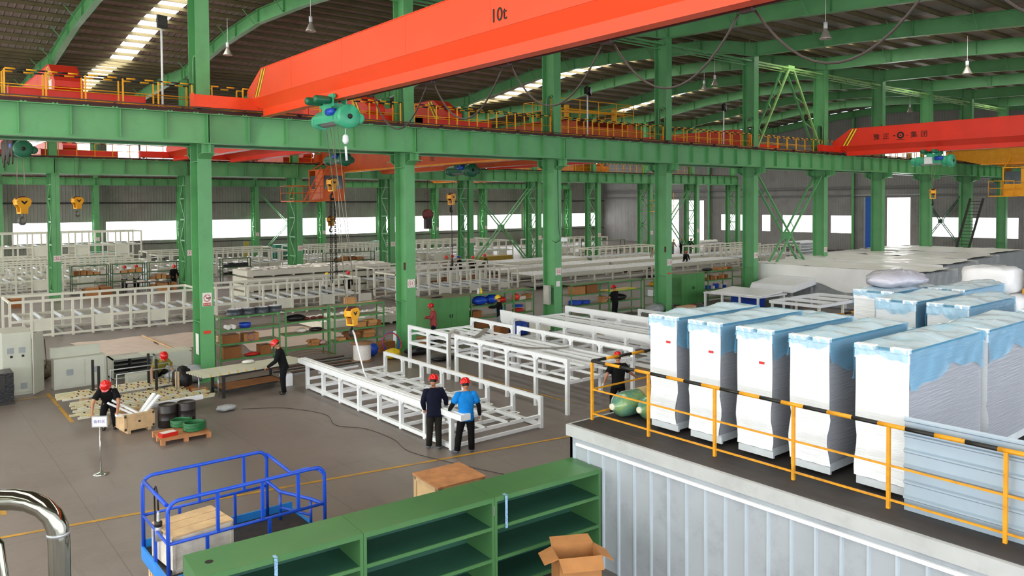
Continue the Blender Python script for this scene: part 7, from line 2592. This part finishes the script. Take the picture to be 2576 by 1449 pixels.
# ================================================================== PEOPLE
SKIN = mat('skin', '#B97F5E', 0.55, vary=0.05, scale=20)
HAIR = mat('black_hair', '#14110F', 0.6, vary=0.3, scale=30)
HELR = mat('red_safety_helmet', '#D41512', 0.22, vary=0.03, coat=0.4)
HELY = mat('yellow_safety_helmet', '#E8C412', 0.25, vary=0.03, coat=0.4)
HELB = mat('blue_safety_helmet', '#2C3F9E', 0.3, vary=0.03)
CLOTH = {}


def cloth(name, col):
    return mat(name, col, 0.85, vary=0.12, scale=9, bump=0.5, bscale=12, spec=0.2)


def skinmesh(nodes, edges, sub=1):
    """nodes: list of (pos, rx, ry); returns mesh from a Skin modifier with smooth joints"""
    me = bpy.data.meshes.new('tmp')
    me.from_pydata([n[0] for n in nodes], edges, [])
    o = bpy.data.objects.new('tmp', me)
    C.objects.link(o)
    md = o.modifiers.new('s', 'SKIN')
    md.use_smooth_shade = True
    for i, n in enumerate(nodes):
        me.skin_vertices[0].data[i].radius = (n[1] * (0.84 if n[1] > 0.09 else 0.95 if n[1] > 0.05 else 1.1), n[2] * (0.84 if n[1] > 0.09 else 0.95 if n[1] > 0.05 else 1.1))
    me.skin_vertices[0].data[0].use_root = True
    if sub:
        m2 = o.modifiers.new('u', 'SUBSURF')
        m2.levels = sub
        m2.render_levels = sub
    dg = bpy.context.evaluated_depsgraph_get()
    out = bpy.data.meshes.new_from_object(o.evaluated_get(dg))
    bpy.data.objects.remove(o)
    vs = [tuple(v.co) for v in out.vertices]
    fs = [tuple(p.vertices) for p in out.polygons]
    bpy.data.meshes.remove(out)
    return MB().add(vs, fs, 0, True)


def head_mb(c, fwd, up, s=1.0):
    """head with brow, nose, chin, ears; c = head centre"""
    f = Vector(fwd).normalized()
    u = Vector(up)
    u = (u - f * u.dot(f)).normalized()
    r = f.cross(u)
    mb = MB()
    n, k = 16, 12
    vs = []
    for i in range(k + 1):
        a = PI * i / k
        for j in range(n):
            t = 2 * PI * j / n
            x, y, z = math.sin(a) * math.sin(t), math.sin(a) * math.cos(t), math.cos(a)
            w = 0.075 * (1 - 0.22 * max(0, -z)) * x
            d = (0.095 if y > 0 else 0.1) * (1 - 0.10 * max(0, -z)) * y
            h = 0.115 * z
            if y > 0.5:
                if abs(x) < 0.22 and -0.45 < z < 0.12: d += 0.022 * (1 - abs(x) / 0.22) * (1 - abs(z + 0.2) / 0.4)
                if 0.12 < abs(x) < 0.5 and 0.0 < z < 0.3: d -= 0.009
                if abs(x) < 0.3 and -0.62 < z < -0.5: d -= 0.005
            vs.append(Vector(c) + (r * w + f * d + u * h) * s)
    fs = [(i * n + j, (i + 1) * n + j, (i + 1) * n + (j + 1) % n, i * n + (j + 1) % n) for i in range(k) for j in range(n)]
    mb.add(vs, fs, 0, True)
    for sx in (-1, 1):
        e = MB().ball((0, 0, 0), (0.012, 0.022, 0.032), 8)
        M3 = Matrix((r, f, u)).transposed()
        e.v = [tuple(Vector(c) + (M3 @ Vector(p) + r * sx * 0.076 - u * 0.008) * s) for p in e.v]
        mb.add(e.v, e.f, 0, True)
        e = MB().ball((0, 0, 0), (0.011, 0.006, 0.006), 6)
        e.v = [tuple(Vector(c) + (M3 @ Vector(p) + r * sx * 0.03 + f * 0.083 + u * 0.02) * s) for p in e.v]
        mb.add(e.v, e.f, 1, True)
    e = MB().ball((0, 0, 0), (0.022, 0.006, 0.005), 6)
    e.v = [tuple(Vector(c) + (M3 @ Vector(p) + f * 0.084 - u * 0.058) * s) for p in e.v]
    mb.add(e.v, e.f, 2, True)
    return mb


LIPS = mat('lips', '#9A5548', 0.5)


def person(lab, x, y, z=0.0, rz=0.0, H=1.72, lean=0.0, crouch=0.0, arms=None, legs=None, head=(0, 0), shirt=None, sleeve='long', pants=None, shoe=None, helmet=HELR, glove=None, detail=True, twist=0.0):
    """figure facing +Y in its own frame. arms: ((elbow),(wrist)) per side (left, right) in local metres relative to standing frame"""
    k = H / 1.72
    t = thing('person', lab, 'person', (x, y, z), rz, None)
    hipz = (0.90 - crouch) * k
    hip = Vector((0, -0.28 * crouch, hipz))
    sp = Vector((math.sin(twist) * math.sin(lean), math.sin(lean) * math.cos(twist), math.cos(lean)))
    right = Vector((1, 0, 0))
    chest = hip + sp * 0.36 * k
    shc = hip + sp * 0.50 * k
    neck = shc + (sp + Vector((0, 0, 0.25))).normalized() * 0.075 * k
    hd = neck + Vector((math.sin(head[0]) * 0.03, 0.035 + 0.05 * max(0, head[1]), 0.115)) * k
    hf = Vector((math.sin(head[0]) * math.cos(head[1]), math.cos(head[0]) * math.cos(head[1]), -math.sin(head[1])))
    N, E = [], []

    def add(p, rx, ry=None, par=None):
        N.append((tuple(p), rx * k, (ry or rx) * k))
        if par is not None:
            E.append((par, len(N) - 1))
        return len(N) - 1
    ih = add(hip, 0.135, 0.10)
    ic = add(chest, 0.135, 0.095, ih)
    is_ = add(shc, 0.10, 0.08, ic)
    ine = add(neck, 0.052, 0.055, is_)
    add(hd - Vector((0, 0, 0.05 * k)), 0.055, 0.06, ine)
    ARM, LEG, HAND = [], [], []
    arms = arms or (((-0.27, 0.02, 1.1), (-0.28, 0.12, 0.86)), ((0.27, 0.02, 1.1), (0.28, 0.12, 0.86)))
    for sx, (el, wr) in zip((-1, 1), arms):
        sh = shc + right * (0.185 * sx * k) - sp * 0.03 * k
        el, wr = Vector(el) * k, Vector(wr) * k
        a = add(sh, 0.058, 0.06, is_)
        b_ = add(el, 0.042, 0.042, a)
        c = add((el + wr) / 2, 0.040, 0.038, b_)
        w_ = add(wr, 0.028, 0.024, c)
        d = (wr - el).normalized()
        side = d.cross(Vector((0, 0, 1)))
        side = side.normalized() if side.length > 0.2 else Vector((1, 0, 0))
        nrm = side.cross(d)
        pm = wr + d * 0.06 * k
        ip = add(pm, 0.034, 0.018, w_)
        ARM.append((sh, el, wr))
        if detail:
            tip = wr + d * 0.095 * k
            for fi, (off, ln) in enumerate(((-0.030, 0.062), (-0.010, 0.074), (0.010, 0.070), (0.030, 0.052))):
                q1 = tip + side * off * k
                q2 = q1 + (d * 0.75 - nrm * 0.35) * ln * 0.55 * k
                q3 = q2 + (d * 0.35 - nrm * 0.8) * ln * 0.5 * k
                i1 = add(q1, 0.0095, 0.0095, ip)
                i2 = add(q2, 0.0088, 0.0088, i1)
                add(q3, 0.0075, 0.0075, i2)
            th1 = wr + d * 0.04 * k - side * 0.035 * k * sx
            i1 = add(th1, 0.012, 0.012, ip)
            add(th1 + (d * 0.8 - side * 0.55 * sx).normalized() * 0.045 * k, 0.0095, 0.0095, i1)
        HAND.append((wr, d, side))
    legs = legs or (((-0.11, 0.03, 0.48), (-0.12, -0.02, 0.08), 0.0), ((0.11, 0.03, 0.48), (0.12, 0.02, 0.08), 0.0))
    for sx, (kn, an, toe) in zip((-1, 1), legs):
        kn, an = Vector(kn) * k, Vector(an) * k
        hj = hip + right * (0.09 * sx * k) - Vector((0, 0, 0.05 * k))
        a = add(hj, 0.09, 0.09, ih)
        b_ = add((hj + kn) / 2, 0.078, 0.08, a)
        c = add(kn, 0.055, 0.058, b_)
        d = add((kn * 0.6 + an * 0.4), 0.052, 0.056, c)
        e = add(an, 0.036, 0.036, d)
        fd = Vector((math.sin(toe), math.cos(toe), 0))
        add(an + fd * 0.10 * k - Vector((0, 0, 0.045 * k)), 0.038, 0.028, e)
        LEG.append((hj, kn, an, fd))
    body = skinmesh(N, E, 1)
    hm = head_mb(hd, hf, (0, 0, 1), k * 1.05)
    body.add(hm.v, hm.f)
    body.m = body.m[:len(body.m) - len(hm.m)] + hm.m
    body.sm = [True] * len(body.f)
    body.build('body', [SKIN, HAIR, LIPS], t)
    # shirt: elliptical torso loft and sleeves
    fq = right.cross(sp) * -1

    def loft(mb, secs):
        o, n = len(mb.v), 18
        for (c_, rx, ry) in secs:
            for j in range(n):
                a_ = 2 * PI * j / n
                ca, sa = math.cos(a_), math.sin(a_)
                mb.v.append(tuple(Vector(c_) + right * math.copysign(abs(ca) ** 0.85, ca) * rx * k + fq * math.copysign(abs(sa) ** 0.9, sa) * ry * k))
        m_ = len(secs)
        for i in range(m_ - 1):
            for j in range(n):
                mb.f.append((o + i * n + j, o + i * n + (j + 1) % n, o + (i + 1) * n + (j + 1) % n, o + (i + 1) * n + j))
        mb.f += [tuple(o + j for j in reversed(range(n))), tuple(o + (m_ - 1) * n + j for j in range(n))]
        q_ = len(mb.f) - len(mb.m)
        mb.m += [0] * q_
        mb.sm += [True] * q_
        return mb
    bend = (shc - hip) - sp * 0.5 * k
    st_ = MB()
    loft(st_, [(hip + sp * (h_ * k), a_ * 1.0, b_) for h_, a_, b_ in ((-0.13, 0.178, 0.132), (-0.08, 0.188, 0.142), (0.04, 0.178, 0.134), (0.16, 0.178, 0.134), (0.30, 0.2, 0.142), (0.42, 0.212, 0.134), (0.48, 0.19, 0.112), (0.525, 0.13, 0.092), (0.56, 0.072, 0.07))])
    for sx, (sh, el, wr) in zip((-1, 1), ARM):
        if sleeve == 'long':
            st_.tube([sh - right * sx * 0.06 * k + sp * 0.0, sh, sh * 0.5 + el * 0.5, el, (el + wr) / 2, wr], [0.08 * k, 0.088 * k, 0.074 * k, 0.066 * k, 0.06 * k, 0.046 * k], 12)
        else:
            st_.tube([sh - right * sx * 0.06 * k, sh, sh * 0.5 + el * 0.5, sh * 0.28 + el * 0.72], [0.08 * k, 0.09 * k, 0.085 * k, 0.082 * k], 12)
    st_.build('shirt', shirt, t)
    if sleeve == 'undersleeve':
        for sx, (sh, el, wr) in zip((-1, 1), ARM):
            MB().tube([sh * 0.5 + el * 0.5, el, (el + wr) / 2, wr], [0.058 * k, 0.054 * k, 0.05 * k, 0.038 * k], 12).build('arm_sleeve', cloth('black_cloth', '#111113'), t)
    # trousers
    tq = MB()
    loft(tq, [(hip + Vector((0, 0, h_ * k)), a_, b_) for h_, a_, b_ in ((0.07, 0.15, 0.115), (0.03, 0.163, 0.125), (-0.05, 0.175, 0.133), (-0.12, 0.15, 0.12), (-0.16, 0.06, 0.07))])
    for sx, (hj, kn, an, fd) in zip((-1, 1), LEG):
        tq.tube([hj + Vector((0, 0, 0.04 * k)), hj - Vector((0, 0, 0.06 * k)) * (1 if crouch < 0.3 else 0), (hj + kn) / 2, kn, kn * 0.5 + an * 0.5, an - Vector((0, 0, 0.01 * k))], [0.09 * k, 0.106 * k, 0.098 * k, 0.082 * k, 0.077 * k, 0.072 * k], 12)
    tq.build('trousers', pants, t)
    for (hj, kn, an, fd) in LEG:
        sd = Vector((-fd.y, fd.x, 0))
        s_ = skinmesh([(tuple(an - fd * 0.05 * k - Vector((0, 0, 0.035 * k))), 0.052 * k, 0.05 * k), (tuple(an + fd * 0.04 * k - Vector((0, 0, 0.04 * k))), 0.058 * k, 0.045 * k), (tuple(an + fd * 0.15 * k - Vector((0, 0, 0.05 * k))), 0.052 * k, 0.032 * k)], [(0, 1), (1, 2)], 1)
        s_.build('shoe', shoe or BLACK, t)
    if glove:
        for i, g_ in enumerate(glove):
            if g_ is None:
                continue
            wr, d, side = HAND[i]
            gn = [(tuple(wr - d * 0.02 * k), 0.036 * k, 0.032 * k), (tuple(wr + d * 0.06 * k), 0.044 * k, 0.028 * k)]
            ge = [(0, 1)]
            nrm = side.cross(d)
            for off, ln in ((-0.03, 0.06), (-0.01, 0.07), (0.01, 0.068), (0.03, 0.05)):
                q1 = wr + d * 0.095 * k + side * off * k
                q2 = q1 + (d * 0.7 - nrm * 0.45) * ln * k
                gn += [(tuple(q1), 0.0125 * k, 0.0125 * k), (tuple(q2), 0.0115 * k, 0.0115 * k)]
                ge += [(1, len(gn) - 2), (len(gn) - 2, len(gn) - 1)]
            skinmesh(gn, ge, 1).build('glove', g_, t)
    # hair and helmet, oriented with the head
    u = Vector((0, 0, 1)); u = (u - hf * u.dot(hf)).normalized(); r = hf.cross(u)
    M3 = Matrix((r, hf, u)).transposed()
    hr = MB().ball((0, -0.012, 0.005), (0.083, 0.1, 0.116), 12)
    hr.v = [p for p in hr.v]
    keep = MB().add([tuple(M3 @ Vector((p[0], min(p[1], 0.055), max(p[2], -0.03 if p[1] < 0 else 0.03))) * k + hd) for p in hr.v], hr.f, 0, True)
    keep.build('hair', HAIR, t)
    if helmet:
        hl = MB()
        prof = [(0.128, 0.03), (0.126, 0.05), (0.12, 0.09), (0.1, 0.135), (0.06, 0.163), (0.01, 0.17)]
        hl.lathe([(0.142, 0.028), (0.14, 0.022), (0.112, 0.024)][::-1] + prof, n=20)
        hl.v = [(p[0] * 0.99, p[1] * 1.12, p[2] * 1.05 - 0.004) for p in hl.v]
        hl.add([(0.11 * math.sin(R(a)), 0.11 * math.cos(R(a)) + 0.02, 0.04) for a in range(-50, 51, 10)] + [(0.12 * math.sin(R(a)), 0.185 * math.cos(R(a)) + 0.0, 0.022) for a in range(-50, 51, 10)],
               [(i, i + 1, 12 + i, 11 + i) for i in range(10)])
        hl.prism([(-0.1, 0.125), (-0.05, 0.163), (0.0, 0.176), (0.05, 0.163), (0.1, 0.125)], 'x', -0.014, 0.014)
        tilt = Matrix.Rotation(R(-6), 3, 'X')
        hl.v = [tuple(M3 @ (tilt @ Vector(p)) * k + hd + u * 0.0) for p in hl.v]
        hl.build('helmet', helmet, t)
    return t


NAVY = cloth('dark_navy_cloth', '#0F1226')
BLKC = cloth('black_cloth', '#111113')
CAMO = cloth('dark_camouflage_trousers', '#25231F')
CYAN = cloth('bright_blue_shirt', '#1580D2')
MAROON = cloth('dusty_red_shirt', '#A84A4A')
DRED = cloth('dark_maroon_trousers', '#3A1A22')
GREYC = cloth('grey_trousers', '#7D8088')
WHT = cloth('white_work_shirt', '#D8D3CA')
OLIVE = cloth('olive_green_jacket', '#34401F')
OLV2 = cloth('olive_yellow_shirt', '#8C8436')
BEIGE = cloth('beige_work_shirt', '#A39684')
SHOEG = mat('grey_shoe', '#5A646E', 0.6)
GLB = mat('blue_glove', '#1A3FC0', 0.5)
GLW = mat('white_glove', '#C9C9C4', 0.7)

solo('standing_board', MB().box(24.0, 28.6, 20.2, 23.2, 0, 0.3), BXM[2], 'low wooden board on which the people among the slatted tables stand', 'board')
person('person in dark navy long sleeves and red helmet beside the one in bright blue', 2.1, -10.95, 0, R(-22), 1.75, lean=0.12, head=(0.45, 0.35), shirt=NAVY, pants=CAMO, shoe=SHOEG,
       arms=(((-0.26, 0.05, 1.12), (-0.2, 0.2, 0.92)), ((0.30, 0.06, 1.14), (0.34, 0.22, 0.98))), legs=(((-0.1, 0.05, 0.48), (-0.12, 0.05, 0.08), -0.1), ((0.1, 0.02, 0.48), (0.09, -0.08, 0.08), 0.5)), glove=(None, GLB))
person('person in bright blue shirt with black undersleeves and red helmet, seen from behind', 2.5, -11.72, 0, R(-28), 1.75, lean=0.04, head=(-0.1, 0.25), shirt=CYAN, sleeve='undersleeve', pants=BLKC, shoe=SHOEG,
       arms=(((-0.33, 0.03, 1.12), (-0.37, 0.2, 0.98)), ((0.30, 0.0, 1.1), (0.33, 0.06, 0.86))), legs=(((-0.16, 0.04, 0.48), (-0.22, 0.0, 0.08), -0.5), ((0.12, 0.04, 0.48), (0.13, 0.04, 0.08), 0.2)), glove=(None, GLW))
person('person in black T-shirt and red helmet walking behind the yellow railing', 7.65, -11.82, 0, R(-32), 1.74, lean=0.03, head=(0.15, 0.2), shirt=BLKC, sleeve='short', pants=BLKC,
       arms=(((-0.34, -0.06, 1.14), (-0.42, -0.02, 0.9)), ((0.36, 0.04, 1.16), (0.56, 0.16, 1.02))), legs=(((-0.12, 0.16, 0.5), (-0.12, 0.14, 0.08), 0), ((0.12, -0.02, 0.48), (0.12, -0.24, 0.12), 0)), glove=(GLW, None))
person('person in black work clothes and red helmet bending over the profiles on the work table', 1.5, -3.3, 0, R(62), 1.72, lean=0.28, head=(0.0, 0.6), shirt=BLKC, pants=BLKC,
       arms=(((-0.28, 0.22, 1.08), (-0.16, 0.46, 0.9)), ((0.3, 0.16, 1.08), (0.2, 0.42, 0.88))))
person('person in black T-shirt and red helmet bending over the wooden crate', -3.62, -4.0, 0, R(160), 1.7, lean=0.85, head=(0.1, 0.9), shirt=BLKC, sleeve='short', pants=BLKC, crouch=0.12,
       arms=(((-0.3, 0.48, 0.85), (-0.26, 0.48, 0.58)), ((0.32, 0.42, 0.86), (0.34, 0.44, 0.6))), legs=(((-0.13, 0.14, 0.46), (-0.14, -0.04, 0.08), 0), ((0.13, 0.14, 0.46), (0.14, -0.02, 0.08), 0)))
person('person in olive yellow shirt and red helmet crouching behind the profile racks', -1.2, 0.5, 0, R(190), 1.7, lean=0.75, head=(0.0, 0.9), shirt=OLV2, sleeve='short', pants=BLKC, crouch=0.42,
       arms=(((-0.34, 0.2, 0.62), (-0.3, 0.36, 0.36)), ((0.34, 0.2, 0.62), (0.4, 0.38, 0.38))), legs=(((-0.2, 0.24, 0.46), (-0.18, -0.06, 0.08), -0.3), ((0.2, 0.24, 0.44), (0.18, -0.04, 0.08), 0.3)))
person('person in dusty red shirt and red helmet standing by the green cupboard', 9.75, 0.7, 0, R(55), 1.72, lean=0.05, head=(0.2, 0.4), shirt=MAROON, pants=NAVY,
       arms=(((-0.28, 0.12, 1.16), (-0.12, 0.3, 1.2)), ((0.3, 0.08, 1.14), (0.14, 0.3, 1.12))))
person('person with yellow helmet in black shirt reaching to the rack right of the green cupboard', 13.5, 0.95, 0, R(48), 1.74, lean=0.05, head=(0.1, 0.25), shirt=BLKC, pants=GREYC, helmet=HELY,
       arms=(((-0.24, 0.22, 1.24), (-0.14, 0.48, 1.22)), ((0.28, 0.18, 1.2), (0.18, 0.44, 1.2))))
person('person in black T-shirt and red helmet facing the rack right of column 52', 20.6, 0.5, 0, R(10), 1.72, lean=0.05, head=(0, 0.35), shirt=BLKC, sleeve='short', pants=BLKC,
       arms=(((-0.28, 0.16, 1.12), (-0.16, 0.4, 1.08)), ((0.3, 0.14, 1.12), (0.36, 0.36, 1.1))))
person('person in black with dark maroon trousers half hidden right of column 52', 18.0, 2.6, 0, R(20), 1.74, shirt=BLKC, pants=DRED, head=(0, 0.1))
person('person in black and red helmet bending by the rack left of the sheeted module', 32.9, 0.6, 0, R(60), 1.7, lean=0.8, head=(0.1, 0.7), shirt=BLKC, sleeve='short', pants=BLKC, detail=False,
       arms=(((-0.3, 0.45, 0.9), (-0.28, 0.6, 0.7)), ((0.32, 0.42, 0.9), (0.34, 0.56, 0.7))))
# farther people
FP = [(13.1, 18.2, 0, 'person in white shirt and yellow helmet left of column 51 behind the machine frame', WHT, GREYC, HELY, 0.4, 200),
      (14.6, 18.0, 0, 'person in black with red helmet left of column 51 leaning on the machine frame', BLKC, BLKC, HELR, 0.3, 170),
      (24.6, 21.6, 0.3, 'person in pale work shirt and red helmet among the slatted tables, leftmost', BEIGE, GREYC, HELR, 0.15, 160),
      (25.6, 22.5, 0.3, 'person with red helmet half hidden behind the one in the pale shirt', BEIGE, BLKC, HELR, 0.3, 200),
      (25.2, 20.6, 0.3, 'person in black jacket with blue cap among the slatted tables', BLKC, BLKC, HELB, 0.1, 30),
      (27.2, 21.8, 0.3, 'person in black and red helmet stooping among the slatted tables', BLKC, BLKC, HELR, 0.7, 150),
      (27.9, 20.9, 0.3, 'person in olive green jacket and red helmet among the slatted tables, rightmost', OLIVE, BLKC, HELR, 0.15, 40),
      (4.95, 32.8, 0, 'person in white with red helmet behind the rack between columns 26 and 27', WHT, BLKC, HELR, 0.1, 180),
      (5.75, 32.9, 0, 'person in white and black with dark red helmet behind the rack, right one', WHT, BLKC, HELR, 0.1, 170),
      (7.7, 30.9, 0, 'person in black and red helmet among the cartons just left of column 27', BLKC, BLKC, HELR, 0.1, 190),
      (59.5, 30.9, 0, 'person in black with red helmet before the bright far openings, left one', NAVY, BLKC, HELR, 0.1, 180),
      (61.8, 30.4, 0, 'person with yellow helmet before the bright far openings', BEIGE, GREYC, HELY, 0.2, 180),
      (63.0, 30.2, 0, 'person in dark clothes right of the yellow helmeted one', NAVY, BLKC, HELR, 0.1, 200),
      (64.5, 30.0, 0, 'person with red helmet farthest right before the bright far openings', NAVY, BLKC, HELR, 0.1, 170)]
for (x, y, z, lb, sh, pa, he, ln, rz) in FP:
    person(lb, x, y, z, R(rz), 1.72, lean=ln, shirt=sh, pants=pa, helmet=he, detail=False, head=(0, 0.2),
           arms=(((-0.28, 0.1 + 0.4 * ln, 1.1 - 0.25 * ln), (-0.2, 0.3 + 0.4 * ln, 0.95 - 0.3 * ln)), ((0.28, 0.1 + 0.4 * ln, 1.1 - 0.25 * ln), (0.2, 0.3 + 0.4 * ln, 0.95 - 0.3 * ln))))
person('person in beige shirt bending on the slatted table right of column 53', 41.2, 15.2, 1.02, R(60), 1.6, lean=1.0, head=(0, 0.5), shirt=BEIGE, pants=OLIVE, helmet=None, crouch=0.2, detail=False,
       arms=(((-0.25, 0.5, 0.7), (-0.24, 0.55, 0.45)), ((0.25, 0.5, 0.7), (0.24, 0.55, 0.45))), legs=(((-0.12, 0.14, 0.42), (-0.12, -0.1, 0.08), 0), ((0.12, 0.14, 0.42), (0.12, -0.1, 0.08), 0)))
person('person in black with red helmet reaching forward on hands and knees on the slatted table', 43.6, 14.2, 1.02, R(-60), 1.6, lean=1.3, head=(0, 0.3), shirt=BLKC, pants=BLKC, crouch=0.48, detail=False,
       arms=(((-0.2, 0.6, 0.3), (-0.2, 0.85, 0.1)), ((0.2, 0.6, 0.3), (0.22, 0.9, 0.1))), legs=(((-0.14, -0.05, 0.08), (-0.14, -0.45, 0.08), 3.1), ((0.14, -0.05, 0.08), (0.14, -0.45, 0.08), 3.1)))
